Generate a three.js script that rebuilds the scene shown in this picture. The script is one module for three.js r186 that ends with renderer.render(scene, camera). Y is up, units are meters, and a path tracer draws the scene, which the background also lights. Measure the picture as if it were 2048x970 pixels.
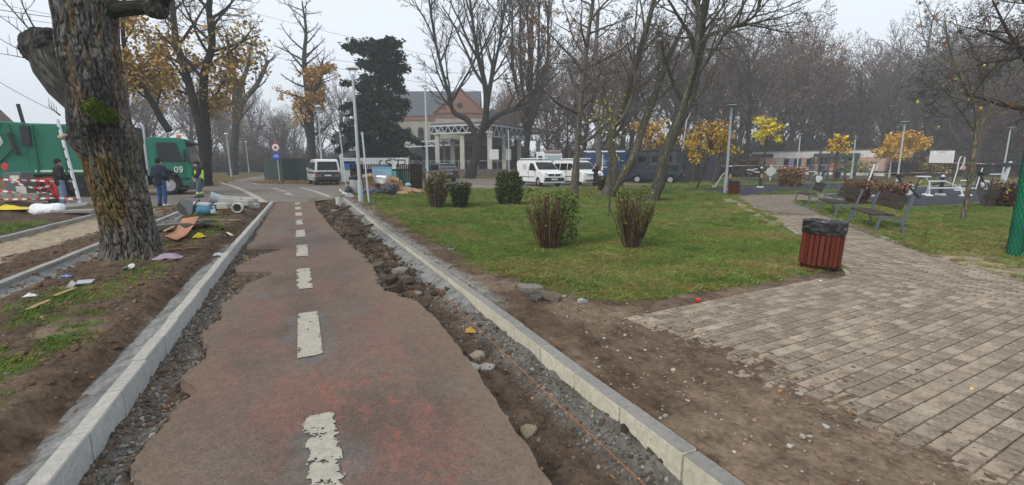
import * as THREE from 'three';
import { mergeGeometries } from 'three/addons/utils/BufferGeometryUtils.js';
import { RoundedBoxGeometry } from 'three/addons/geometries/RoundedBoxGeometry.js';
import { MarchingCubes } from 'three/addons/objects/MarchingCubes.js';

// ---------------------------------------------------------------- camera, sky, sun, exposure, haze
const scene = new THREE.Scene();
const camera = new THREE.PerspectiveCamera(55.1, 1024 / 485, 0.05, 1500);
camera.position.set(0, 1.6, 0);
camera.rotation.x = THREE.MathUtils.degToRad(-9.6);
scene.add(camera);

const renderer = new THREE.WebGLRenderer({ antialias: true });
renderer.toneMapping = THREE.LinearToneMapping;
renderer.toneMappingExposure = 1.2;
renderer.shadowMap.enabled = true;

{ // overcast sky: near white, a little bluer and darker away from the bright haze round the sun
  const W = 256, H = 128, d = new Float32Array(W * H * 4);
  for (let j = 0; j < H; j++) for (let i = 0; i < W; i++) {
    const el = ((j + 0.5) / H - 0.5) * Math.PI, up = Math.max(0, Math.sin(el));
    const az = i / W * Math.PI * 2, k = 0.84 + 0.08 * up + 0.025 * Math.sin(az * 3 + 1.3 + el * 2) * Math.cos(el * 5 + az * 2);
    const o = (j * W + i) * 4;
    d[o] = 0.915 * k; d[o + 1] = 0.985 * k; d[o + 2] = 1.07 * k; d[o + 3] = 1;
  }
  const sky = new THREE.DataTexture(d, W, H, THREE.RGBAFormat, THREE.FloatType);
  sky.mapping = THREE.EquirectangularReflectionMapping;
  sky.magFilter = THREE.LinearFilter; sky.needsUpdate = true;
  scene.background = sky; scene.environment = sky;
}
const sun = new THREE.DirectionalLight(new THREE.Color(1.0, 0.95, 0.86), 1.5);
sun.position.set(-34, 36, 22); sun.target.position.set(0, 0, -14);
sun.castShadow = true; sun.shadow.radius = 28; sun.shadow.mapSize.set(2048, 2048);
Object.assign(sun.shadow.camera, { left: -70, right: 70, top: 70, bottom: -70, near: 1, far: 200 });
scene.add(sun, sun.target);
scene.fog = new THREE.FogExp2(new THREE.Color(0.95, 0.975, 1.0), 0.0018);

// ---------------------------------------------------------------- helpers
function rngOf(seed) { let a = seed >>> 0; return () => { a = (a + 0x6D2B79F5) | 0; let t = Math.imul(a ^ (a >>> 15), 1 | a); t = (t + Math.imul(t ^ (t >>> 7), 61 | t)) ^ t; return ((t ^ (t >>> 14)) >>> 0) / 4294967296; }; }
const clamp = (v, a = 0, b = 1) => Math.min(b, Math.max(a, v));
const lerp = (a, b, t) => a + (b - a) * t;
const smooth = (a, b, v) => { const t = clamp((v - a) / (b - a)); return t * t * (3 - 2 * t); };
const mix3 = (a, b, t) => [lerp(a[0], b[0], t), lerp(a[1], b[1], t), lerp(a[2], b[2], t)];
const V = (x, y, z) => new THREE.Vector3(x, y, z);
function hash3(x, y, z) { let h = Math.imul(x, 374761393) ^ Math.imul(y, 668265263) ^ Math.imul(z, 2147483647 - 1274126177); h = Math.imul(h ^ (h >>> 13), 1274126177); return ((h ^ (h >>> 16)) >>> 0) / 4294967296; }
function noise(x, y, z = 0, wrap = 0) {
  const X = Math.floor(x), Y = Math.floor(y), Z = Math.floor(z), f = x - X, g = y - Y, h = z - Z;
  const u = f * f * (3 - 2 * f), v = g * g * (3 - 2 * g), w = h * h * (3 - 2 * h);
  const m = wrap ? (n) => ((n % wrap) + wrap) % wrap : (n) => n;
  const x0 = m(X), x1 = m(X + 1), y0 = m(Y), y1 = m(Y + 1);
  const a = lerp(lerp(hash3(x0, y0, Z), hash3(x1, y0, Z), u), lerp(hash3(x0, y1, Z), hash3(x1, y1, Z), u), v);
  if (!h) return a;
  const b = lerp(lerp(hash3(x0, y0, Z + 1), hash3(x1, y0, Z + 1), u), lerp(hash3(x0, y1, Z + 1), hash3(x1, y1, Z + 1), u), v);
  return lerp(a, b, w);
}
function fbm(x, y, z = 0, oct = 4) { let s = 0, a = 0.5, n = 0; for (let i = 0; i < oct; i++) { s += a * noise(x, y, z + i * 17); n += a; a *= 0.5; x *= 2.03; y *= 2.03; } return s / n; }
function fbmW(x, y, wrap, seed, oct = 4) { let s = 0, a = 0.5, n = 0; for (let i = 0; i < oct; i++) { s += a * noise(x, y, seed + i * 13, wrap); n += a; a *= 0.5; x *= 2; y *= 2; wrap *= 2; } return s / n; }
// the cycle path's own axes: s metres along it from the camera, t metres to its right
const PD = [-0.4124, -0.911], PR = [0.911, -0.4124];
const P = (s, t) => [s * PD[0] + t * PR[0], s * PD[1] + t * PR[1]];
const toST = (x, z) => [x * PD[0] + z * PD[1], x * PR[0] + z * PR[1]];
function inPoly(p, x, z) { let c = false; for (let i = 0, j = p.length - 1; i < p.length; j = i++) { if ((p[i][1] > z) !== (p[j][1] > z) && x < (p[j][0] - p[i][0]) * (z - p[i][1]) / (p[j][1] - p[i][1]) + p[i][0]) c = !c; } return c; }
function sdPoly(p, x, z) { // negative inside
  let d = 1e9;
  for (let i = 0, j = p.length - 1; i < p.length; j = i++) {
    const ex = p[i][0] - p[j][0], ez = p[i][1] - p[j][1], wx = x - p[j][0], wz = z - p[j][1];
    const t = clamp((wx * ex + wz * ez) / (ex * ex + ez * ez)); const a = wx - ex * t, b = wz - ez * t; d = Math.min(d, a * a + b * b);
  }
  return inPoly(p, x, z) ? -Math.sqrt(d) : Math.sqrt(d);
}
const curve = (pts) => (v) => { // piecewise smooth function through [v, value] pairs
  if (v <= pts[0][0]) return pts[0][1];
  for (let i = 1; i < pts.length; i++) if (v <= pts[i][0]) return lerp(pts[i - 1][1], pts[i][1], (v - pts[i - 1][0]) / (pts[i][0] - pts[i - 1][0]));
  return pts[pts.length - 1][1];
};

const taken = {};
function numbered(n) { const k = taken[n] = (taken[n] ?? -1) + 1; return k ? `${n}_${String(k).padStart(3, '0')}` : n; }
function shadows(o) { o.traverse((m) => { if (m.isMesh) { m.castShadow = true; m.receiveShadow = true; } }); return o; }
function tag(o, label, category, group) { o.userData = { ...o.userData, label, category }; delete o.userData.group; if (group) o.userData.group = group; return o; }
function thing(name, label, category, pos = [0, 0, 0], turn = 0, group) {
  const o = new THREE.Group(); o.name = numbered(name); o.position.set(...pos); o.rotation.y = turn; scene.add(o);
  return tag(o, label, category, group);
}
function part(parent, name, geo, mat, label, kind) {
  const m = new THREE.Mesh(geo, mat); m.name = parent === scene ? numbered(name) : name; m.castShadow = m.receiveShadow = true; parent.add(m);
  if (label) m.userData.label = label;
  if (kind) m.userData.kind = kind;
  return m;
}
function solo(name, geo, mat, label, category, group) { return tag(part(scene, name, geo, mat), label, category, group); }
function struct(name, geo, mat, label) { const m = part(scene, name, geo, mat, label, 'structure'); return m; }
function structGroup(name, label) { const o = new THREE.Group(); o.name = numbered(name); o.userData = { kind: 'structure' }; if (label) o.userData.label = label; scene.add(o); return o; }
function copy(o, pos, turn, label, group, scale) {
  const c = o.clone(); c.name = numbered(o.name.replace(/_\d{3}$/, '')); c.position.set(...pos); c.rotation.y = turn; if (scale) c.scale.setScalar(scale); scene.add(c);
  c.userData = { ...o.userData }; if (label) c.userData.label = label; if (group) c.userData.group = group; return c;
}
function copies(name, geo, mat, list, label, parent = scene) { // one uncountable mass: list of [x, y, z, sx, sy, sz, rx, ry, rz, colour]
  const m = new THREE.InstancedMesh(geo, mat, list.length), q = new THREE.Object3D(); m.name = parent === scene ? numbered(name) : name;
  list.forEach((a, i) => { q.position.set(a[0], a[1], a[2]); q.scale.set(a[3], a[4], a[5]); q.rotation.set(a[6] || 0, a[7] || 0, a[8] || 0); q.updateMatrix(); m.setMatrixAt(i, q.matrix); if (a[9]) m.setColorAt(i, new THREE.Color().setRGB(...a[9])); });
  m.userData = { kind: 'stuff' }; if (label) m.userData.label = label; m.castShadow = m.receiveShadow = true; parent.add(m); return m;
}

// ---- geometry
class MB { // collects tubes, leaves and quads with normals, uv in metres and a colour
  constructor() { this.p = []; this.n = []; this.u = []; this.c = []; this.i = []; this.k = 0; }
  v(x, y, z, nx, ny, nz, u, w, c) { this.p.push(x, y, z); this.n.push(nx, ny, nz); this.u.push(u, w); this.c.push(c[0], c[1], c[2]); return this.k++; }
  tube(pts, rad, sides, col = [1, 1, 1], cap = false, wob = 0) {
    const n = pts.length; let side = null, len = 0, prev = -1;
    for (let a = 0; a < n; a++) {
      const A = pts[Math.max(0, a - 1)], B = pts[Math.min(n - 1, a + 1)];
      let dx = B[0] - A[0], dy = B[1] - A[1], dz = B[2] - A[2]; const l = Math.hypot(dx, dy, dz) || 1; dx /= l; dy /= l; dz /= l;
      if (!side) side = Math.abs(dy) > 0.9 ? [1, 0, 0] : [-dz, 0, dx];
      const k = side[0] * dx + side[1] * dy + side[2] * dz; side = [side[0] - dx * k, side[1] - dy * k, side[2] - dz * k];
      const sl = Math.hypot(...side) || 1; side = side.map((q) => q / sl);
      const up = [dy * side[2] - dz * side[1], dz * side[0] - dx * side[2], dx * side[1] - dy * side[0]];
      if (a) len += Math.hypot(pts[a][0] - pts[a - 1][0], pts[a][1] - pts[a - 1][1], pts[a][2] - pts[a - 1][2]);
      const c = typeof col === 'function' ? col(a / (n - 1)) : col, base = this.k;
      for (let s = 0; s <= sides; s++) {
        const t = s / sides * Math.PI * 2, cs = Math.cos(t), sn = Math.sin(t), nx = side[0] * cs + up[0] * sn, ny = side[1] * cs + up[1] * sn, nz = side[2] * cs + up[2] * sn;
        const r = rad[a] * (wob ? 1 + wob * (noise(Math.cos(t) * 1.7 + 9, Math.sin(t) * 1.7 + 9, len * 2.1) - 0.5) : 1);
        this.v(pts[a][0] + nx * r, pts[a][1] + ny * r, pts[a][2] + nz * r, nx, ny, nz, s / sides * rad[0] * 6.28, len, c);
      }
      if (prev >= 0) for (let s = 0; s < sides; s++) this.i.push(prev + s, base + s + 1, base + s, prev + s, prev + s + 1, base + s + 1);
      prev = base;
      if (cap && (a === 0 || a === n - 1)) { const g = a ? 1 : -1, m = this.v(...pts[a], dx * g, dy * g, dz * g, 0, 0, c), b2 = this.k; for (let s = 0; s <= sides; s++) { const o = (base + s) * 3; this.v(this.p[o], this.p[o + 1], this.p[o + 2], dx * g, dy * g, dz * g, 0.02, 0.02, c); } for (let s = 0; s < sides; s++) g > 0 ? this.i.push(m, b2 + s, b2 + s + 1) : this.i.push(m, b2 + s + 1, b2 + s); }
    }
    return this;
  }
  quad(a, b, c, d, col = [1, 1, 1]) {
    const e = V(...b).sub(V(...a)), f = V(...d).sub(V(...a)), n = e.clone().cross(f).normalize(), w = e.length(), h = f.length();
    const i0 = this.v(...a, n.x, n.y, n.z, 0, 0, col); this.v(...b, n.x, n.y, n.z, w, 0, col); this.v(...c, n.x, n.y, n.z, w, h, col); this.v(...d, n.x, n.y, n.z, 0, h, col);
    this.i.push(i0, i0 + 1, i0 + 2, i0, i0 + 2, i0 + 3); return this;
  }
  leaf(x, y, z, size, R, col, droop = 0) { // a folded leaf of two triangles, turned at random
    const a = R() * 6.28, e = (R() - 0.5) * 2.2 - droop, ce = Math.cos(e), d = [Math.cos(a) * ce, Math.sin(e), Math.sin(a) * ce], s = [-Math.sin(a), (R() - 0.5) * 0.9, Math.cos(a)], w = size * 0.42;
    const n = [d[1] * s[2] - d[2] * s[1], d[2] * s[0] - d[0] * s[2], d[0] * s[1] - d[1] * s[0]], l = Math.hypot(...n) || 1; const f = n[1] > 0, g = f ? 1 / l : -1 / l; const N = [n[0] * g, n[1] * g, n[2] * g];
    const i0 = this.v(x, y, z, ...N, 0, 0, col); this.v(x + d[0] * size * 0.5 + s[0] * w, y + d[1] * size * 0.5 + s[1] * w, z + d[2] * size * 0.5 + s[2] * w, ...N, 1, 0, col);
    this.v(x + d[0] * size, y + d[1] * size, z + d[2] * size, ...N, 1, 1, col); this.v(x + d[0] * size * 0.5 - s[0] * w, y + d[1] * size * 0.5 - s[1] * w, z + d[2] * size * 0.5 - s[2] * w, ...N, 0, 1, col);
    f ? this.i.push(i0, i0 + 2, i0 + 1, i0, i0 + 3, i0 + 2) : this.i.push(i0, i0 + 1, i0 + 2, i0, i0 + 2, i0 + 3); return this;
  }
  geo() {
    const g = new THREE.BufferGeometry(); g.setAttribute('position', new THREE.Float32BufferAttribute(this.p, 3)); g.setAttribute('normal', new THREE.Float32BufferAttribute(this.n, 3));
    g.setAttribute('uv', new THREE.Float32BufferAttribute(this.u, 2)); g.setAttribute('color', new THREE.Float32BufferAttribute(this.c, 3)); g.setIndex(this.i); return g;
  }
}
function clean(g) { const q = g.index ? g.toNonIndexed() : g; for (const k of Object.keys(q.attributes)) if (!['position', 'normal', 'uv'].includes(k)) q.deleteAttribute(k); if (!q.attributes.uv) q.setAttribute('uv', new THREE.BufferAttribute(new Float32Array(q.attributes.position.count * 2), 2)); return q; }
function mg(list) { return metreUV(mergeGeometries(list.map(clean))); }
function metreUV(g) { const p = g.attributes.position, n = g.attributes.normal, u = g.attributes.uv; for (let i = 0; i < p.count; i++) { const x = Math.abs(n.getX(i)), y = Math.abs(n.getY(i)), z = Math.abs(n.getZ(i)); if (y > x && y > z) u.setXY(i, p.getX(i), p.getZ(i)); else if (x > z) u.setXY(i, p.getZ(i), p.getY(i)); else u.setXY(i, p.getX(i), p.getY(i)); } return g; }
function put(g, x, y, z, rx = 0, ry = 0, rz = 0) { g.applyMatrix4(new THREE.Matrix4().compose(V(x, y, z), new THREE.Quaternion().setFromEuler(new THREE.Euler(rx, ry, rz, 'YXZ')), V(1, 1, 1))); return g; }
function bx(w, h, d, x = 0, y = 0, z = 0, rx = 0, ry = 0, rz = 0, r = 0) { const q = Math.min(w, h, d) * 0.45; return put(clean(r ? new RoundedBoxGeometry(w, h, d, 1, Math.min(r, q)) : new THREE.BoxGeometry(w, h, d)), x, y, z, rx, ry, rz); }
function cy(r0, r1, h, x, y, z, seg = 16, rx = 0, ry = 0, rz = 0, open = false) { return put(clean(new THREE.CylinderGeometry(r1, r0, h, seg, 1, open)), x, y, z, rx, ry, rz); }
function bar(a, b, r, sides = 8) { return clean(new MB().tube([a, b], [r, r], sides, [1, 1, 1], true).geo()); }
function pipe(pts, r, sides = 8) { return clean(new MB().tube(pts, pts.map(() => r), sides, [1, 1, 1], true).geo()); }
function beam(a, b, w, h) { // a straight square bar from a to b
  const A = V(...a), B = V(...b), l = A.distanceTo(B), g = clean(new THREE.BoxGeometry(w, h, l)); const m = new THREE.Matrix4().lookAt(B, A, Math.abs(B.y - A.y) > 0.95 * l ? V(1, 0, 0) : V(0, 1, 0)); m.setPosition(A.add(B).multiplyScalar(0.5)); g.applyMatrix4(m); return g;
}
function plate(pts, th, bevel = 0) { const s = new THREE.Shape(pts.map((q) => new THREE.Vector2(...q))); return clean(new THREE.ExtrudeGeometry(s, { depth: th, bevelEnabled: bevel > 0, bevelSize: bevel, bevelThickness: bevel, bevelSegments: 2, curveSegments: 10 })); }
function disc(r, th, x, y, z, seg = 28) { return cy(r, r, th, x, y, z, seg, Math.PI / 2, 0, 0); }
function sheet(poly, y, inner) { // a flat sheet over a polygon of [x, z]
  const g = clean(new THREE.ShapeGeometry(new THREE.Shape(poly.map((q) => new THREE.Vector2(q[0], -q[1]))))); g.rotateX(-Math.PI / 2); g.translate(0, y, 0); return metreUV(g);
}
function rock(seed, flat = 0.7, det = 1) { const g = new THREE.IcosahedronGeometry(1, det).toNonIndexed(), p = g.attributes.position; for (let i = 0; i < p.count; i++) { const x = p.getX(i), y = p.getY(i), z = p.getZ(i), k = 0.62 + 0.75 * noise(x * 1.3 + 5, y * 1.3 + 5, z * 1.3 + seed); p.setXYZ(i, x * k, y * k * flat, z * k * (0.8 + 0.3 * noise(seed, 3))); } g.computeVertexNormals(); return clean(g); }
function slab(seed, n = 7) { const R = rngOf(seed), pts = []; for (let i = 0; i < n; i++) { const a = (i + R() * 0.7) / n * 6.28, r = 0.7 + R() * 0.5; pts.push([Math.cos(a) * r, Math.sin(a) * r]); } const g = plate(pts, 0.28, 0.06); g.rotateX(-Math.PI / 2); const p = g.attributes.position; for (let i = 0; i < p.count; i++) p.setY(i, p.getY(i) + 0.28 * (noise(p.getX(i) * 1.8 + 7, p.getZ(i) * 1.8 + 7, seed) - 0.5)); g.computeVertexNormals(); return metreUV(g); }
function blob(bones, cell = 0.02, k = 0.035, most = 96) { // one smooth skin round tapered bones [ax,ay,az, ra, bx,by,bz, rb]
  const lo = [1e9, 1e9, 1e9], hi = [-1e9, -1e9, -1e9];
  for (const b of bones) for (const o of [0, 4]) for (let a = 0; a < 3; a++) { lo[a] = Math.min(lo[a], b[o + a] - b[o + 3]); hi[a] = Math.max(hi[a], b[o + a] + b[o + 3]); }
  const size = Math.max(hi[0] - lo[0], hi[1] - lo[1], hi[2] - lo[2]) + cell * 6, res = Math.min(most, Math.max(16, Math.ceil(size / cell))), c = lo.map((v, a) => (v + hi[a]) / 2);
  const mc = new MarchingCubes(res, new THREE.MeshStandardMaterial(), false, false, 150000); mc.isolation = 0;
  const half = res / 2;
  for (let z = 0; z < res; z++) for (let y = 0; y < res; y++) for (let x = 0; x < res; x++) {
    const q = [c[0] + (x - half) / half * size / 2, c[1] + (y - half) / half * size / 2, c[2] + (z - half) / half * size / 2]; let f = 0, m = 1e9;
    const ds = [];
    for (const b of bones) { const e0 = b[4] - b[0], e1 = b[5] - b[1], e2 = b[6] - b[2], w0 = q[0] - b[0], w1 = q[1] - b[1], w2 = q[2] - b[2]; const t = clamp((e0 * w0 + e1 * w1 + e2 * w2) / (e0 * e0 + e1 * e1 + e2 * e2 + 1e-9)); const dd = Math.hypot(w0 - e0 * t, w1 - e1 * t, w2 - e2 * t) - lerp(b[3], b[7], t); ds.push(dd); if (dd < m) m = dd; }
    for (const dd of ds) { const v = (dd - m) / k; if (v < 12) f += Math.exp(-v); }
    mc.field[x + y * res + z * res * res] = -(m - k * Math.log(f));
  }
  mc.update();
  const n = mc.count, g = new THREE.BufferGeometry(), pos = new Float32Array(n * 3), nor = new Float32Array(n * 3);
  for (let i = 0; i < n * 3; i++) { pos[i] = c[i % 3] + mc.positionArray[i] * size / 2; nor[i] = mc.normalArray[i]; }
  g.setAttribute('position', new THREE.BufferAttribute(pos, 3)); g.setAttribute('normal', new THREE.BufferAttribute(nor, 3)); return metreUV(clean(g));
}

// ---- materials
function tex(size, f, rep = 1, srgb = true, repV = rep) { // tileable texture of f(u, v) -> [r, g, b] linear (srgb) or value
  const d = new Uint8Array(size * size * 4);
  for (let j = 0; j < size; j++) for (let i = 0; i < size; i++) { let c = f(i / size, j / size); if (typeof c === 'number') c = [c, c, c]; for (let k = 0; k < 3; k++) { const l = clamp(c[k]); d[(j * size + i) * 4 + k] = 255 * (srgb ? (l <= 0.0031308 ? l * 12.92 : 1.055 * Math.pow(l, 1 / 2.4) - 0.055) : l) + 0.5; } d[(j * size + i) * 4 + 3] = 255; }
  const t = new THREE.DataTexture(d, size, size); t.wrapS = t.wrapT = THREE.RepeatWrapping; t.magFilter = THREE.LinearFilter; t.repeat.set(1 / rep, 1 / repV); if (srgb) t.colorSpace = THREE.SRGBColorSpace; t.needsUpdate = true; return t;
}
const rgb = (r, g, b) => new THREE.Color().setRGB(r, g, b);
// rough, porous things (soil, bark, cloth, leaves) mirror less than a smooth varnish would
function soft(o) { return new THREE.MeshPhysicalMaterial({ specularIntensity: (o.roughness ?? 1) >= 0.6 ? 0.25 : 0.7, ...o }); }
function mat(c, rough = 0.8, o = {}) { return soft({ color: Array.isArray(c) ? rgb(...c) : new THREE.Color(c), roughness: rough, ...o }); }
const T = {}; // shared grain textures; their mean is near 0.8 so that the material colour carries the tone
T.soil = tex(512, (u, v) => { const a = fbmW(u * 12, v * 12, 12, 3, 5), b = fbmW(u * 48, v * 48, 48, 41, 3), s = hash3(Math.floor(u * 128), Math.floor(v * 128), 7) > 0.985 ? 0.3 : 0; return clamp(0.28 + 0.75 * a + 0.55 * (b - 0.4) + s * (b > 0.5 ? 1 : 0)); }, 1.3);
T.soilB = tex(512, (u, v) => fbmW(u * 16, v * 16, 16, 3, 5) * 0.6 + fbmW(u * 64, v * 64, 64, 9, 2) * 0.4, 1.3, false);
T.grain = tex(256, (u, v) => 0.62 + 0.36 * fbmW(u * 24, v * 24, 24, 5, 4) + 0.2 * (hash3(u * 256 | 0, v * 256 | 0, 2) - 0.5), 0.6);
T.grainB = tex(256, (u, v) => fbmW(u * 48, v * 48, 48, 5, 3), 0.35, false);
T.blotch = tex(256, (u, v) => { const a = fbmW(u * 5, v * 5, 5, 11, 5), b = fbmW(u * 40, v * 40, 40, 31, 2); return 0.68 + 0.42 * a + 0.2 * (b - 0.5); }, 2.5);
T.wood = tex(256, (u, v) => 0.5 + 0.5 * fbmW(u * 24, v * 24, 24, 9, 3), 0.35, true, 3);
T.bark = tex(512, (u, v) => { const r = Math.abs(fbmW(u * 12, v * 12, 12, 5, 4) - 0.5) * 2; return clamp(0.25 + 1.1 * r + 0.35 * (fbmW(u * 60, v * 60, 60, 8, 2) - 0.5)); }, 0.6, true, 2.2);
T.barkB = tex(512, (u, v) => { const r = Math.abs(fbmW(u * 12, v * 12, 12, 5, 4) - 0.5) * 2; return clamp(r * 1.6); }, 0.6, false, 2.2);
const M = {
  white: mat([0.78, 0.78, 0.77], 0.45), offwhite: mat([0.6, 0.59, 0.55], 0.7, { map: T.blotch }), black: mat([0.02, 0.02, 0.022], 0.5), dark: mat([0.035, 0.037, 0.04], 0.6), rubber: mat([0.022, 0.022, 0.024], 0.85),
  galv: mat([0.44, 0.47, 0.49], 0.5, { metalness: 0.35, map: T.blotch }), steel: mat([0.5, 0.51, 0.52], 0.4, { metalness: 0.7 }), paleSteel: mat([0.62, 0.66, 0.68], 0.45),
  glass: mat([0.008, 0.010, 0.012], 0.12), conc: mat([0.42, 0.41, 0.385], 0.92, { map: T.grain, bumpMap: T.grainB, bumpScale: 0.003 }),
  leaf: mat([1, 1, 1], 0.75, { vertexColors: true, side: THREE.DoubleSide }), twig: mat([1, 1, 1], 0.92, { vertexColors: true }), bark: mat([1, 1, 1], 0.95, { vertexColors: true, map: T.bark, bumpMap: T.barkB, bumpScale: 0.02 }),
  red: mat([0.5, 0.03, 0.025], 0.5), wood: mat([0.5, 0.36, 0.2], 0.8, { map: T.wood }), cardboard: mat([0.4, 0.25, 0.14], 0.9, { map: T.blotch }),
};

// ---------------------------------------------------------------- the ground
// outlines of what lies on the ground, in metres [x, z]
const ROAD = [[-29.89, -19.53], [-22.37, -20.33], [-17.45, -18.56], [-13.77, -17.67], [-12.63, -19.79], [-10.27, -19.53], [-8.81, -19.79], [-8.01, -21.82], [-8.31, -23.91], [-7.77, -25.98], [-5.09, -29.00], [-3.00, -29.86], [-0.46, -30.47], [5.47, -32.79], [10.72, -36.35], [12.79, -41.90], [-1.31, -51.09], [-5.21, -51.97], [-10.92, -45.70], [-13.28, -37.25], [-18.68, -37.71], [-22.37, -40.22], [-24.56, -45.70], [-28.30, -55.80], [-36.92, -79.04], [-43.53, -88.21], [-27.83, -47.12], [-21.28, -33.52], [-23.83, -30.78], [-43.36, -28.45]];
const PLAY = [[11.64, -29.57], [11.20, -25.11], [11.37, -23.35], [15.73, -27.41], [18.75, -28.45], [22.39, -30.16], [32.46, -39.69], [24.81, -37.71], [17.49, -35.91]];   // dark rubber, far part
const PLAY2 = [[15.79, -23.91], [14.80, -21.50], [15.25, -19.28], [15.08, -17.16], [16.96, -17.89], [24.61, -22.14], [42.05, -35.91], [38.50, -37.71], [27.65, -32.09], [21.01, -27.41]];
const PLAY3 = [[25.26, -51.97], [23.20, -45.70], [35.87, -45.70], [41.87, -51.97]];
const WALK = [[12.2, -24.6], [10.87, -22.47], [8.63, -16.31], [6.69, -10.88], [5.8, -8.61], [4.93, -6.61], [5.75, -5.03], [6.34, -5.0], [7.0, -5.9], [7.25, -7.6], [7.66, -9.05], [8.83, -12.04], [10.4, -15.9], [11.92, -19.53], [13.89, -20.33], [18.57, -23.53], [25.15, -28.45], [35.75, -34.28], [44.74, -39.69], [51.46, -45.70], [30.96, -35.08], [19.99, -26.44], [15.25, -24.70], [13.18, -24.30]];
const COURT = [[0.95, -4.5], [1.14, -4.71], [4.93, -6.61], [5.75, -5.03], [6.34, -5.0], [9.5, -6.3], [9.5, -0.8], [1.25, -0.8], [1.42, -2.0], [1.2, -3.2]];
const SAND_R = [[6.34, -5.3], [7.0, -6.1], [7.3, -7.7], [8.2, -8.1], [7.90, -7.69], [7.92, -6.94], [12, -6], [11, -4]];
const SAND_M = [[10.64, -22.14], [9.34, -20.90], [8.01, -16.68], [7.02, -13.36], [6.29, -10.80], [6.22, -9.91], [6.96, -11.75], [8.63, -16.31]];
const edgeL = curve([[1, -0.80], [2.7, -0.84], [3.0, -0.94], [3.4, -0.86], [3.75, -0.80], [4.05, -0.93], [4.4, -0.80], [4.75, -0.86], [5.1, -0.97], [5.5, -0.84], [6.1, -0.9], [6.7, -0.80], [7.1, -0.74], [7.3, -0.62], [7.5, -0.46], [7.68, -0.47], [7.82, -0.66], [7.9, -0.95], [8.3, -1.02], [8.8, -0.84], [9.3, -0.72], [9.6, -0.46], [9.78, -0.42], [9.88, -0.7], [9.95, -0.98], [10.6, -1.02], [11.6, -0.96], [12.6, -1.02], [14, -1.0], [16.5, -1.02], [19, -1.08], [23, -1.2]]);
const edgeR = curve([[1, 1.04], [1.83, 1.06], [2.7, 1.11], [3.24, 1.16], [4.5, 1.21], [5.3, 1.17], [5.7, 1.0], [6.0, 0.86], [6.6, 0.88], [7.4, 0.95], [8.4, 0.95], [9.6, 0.82], [11, 0.74], [13, 0.64], [15, 0.60], [18, 0.5], [20, 0.48], [23, 0.5]]);
const KR = (s) => 1.76 + 0.02 * Math.sin(s * 0.4), KA = -1.175, KB = -3.5, KC = -5.72;   // kerb faces
const grassEdge = curve([[0, 4.2], [3.9, 3.9], [4.3, 3.1], [4.9, 2.75], [6.9, 2.42], [10, 2.45], [18, 2.5], [24, 2.5]]);
const C = { soil: [0.105, 0.068, 0.045], dark: [0.058, 0.04, 0.028], light: [0.2, 0.145, 0.1], sand: [0.36, 0.29, 0.205], gravel: [0.15, 0.145, 0.13], spill: [0.26, 0.255, 0.24], turf: [0.085, 0.1, 0.034], straw: [0.17, 0.15, 0.06], litter: [0.17, 0.082, 0.036], green: [0.07, 0.11, 0.03] };

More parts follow.
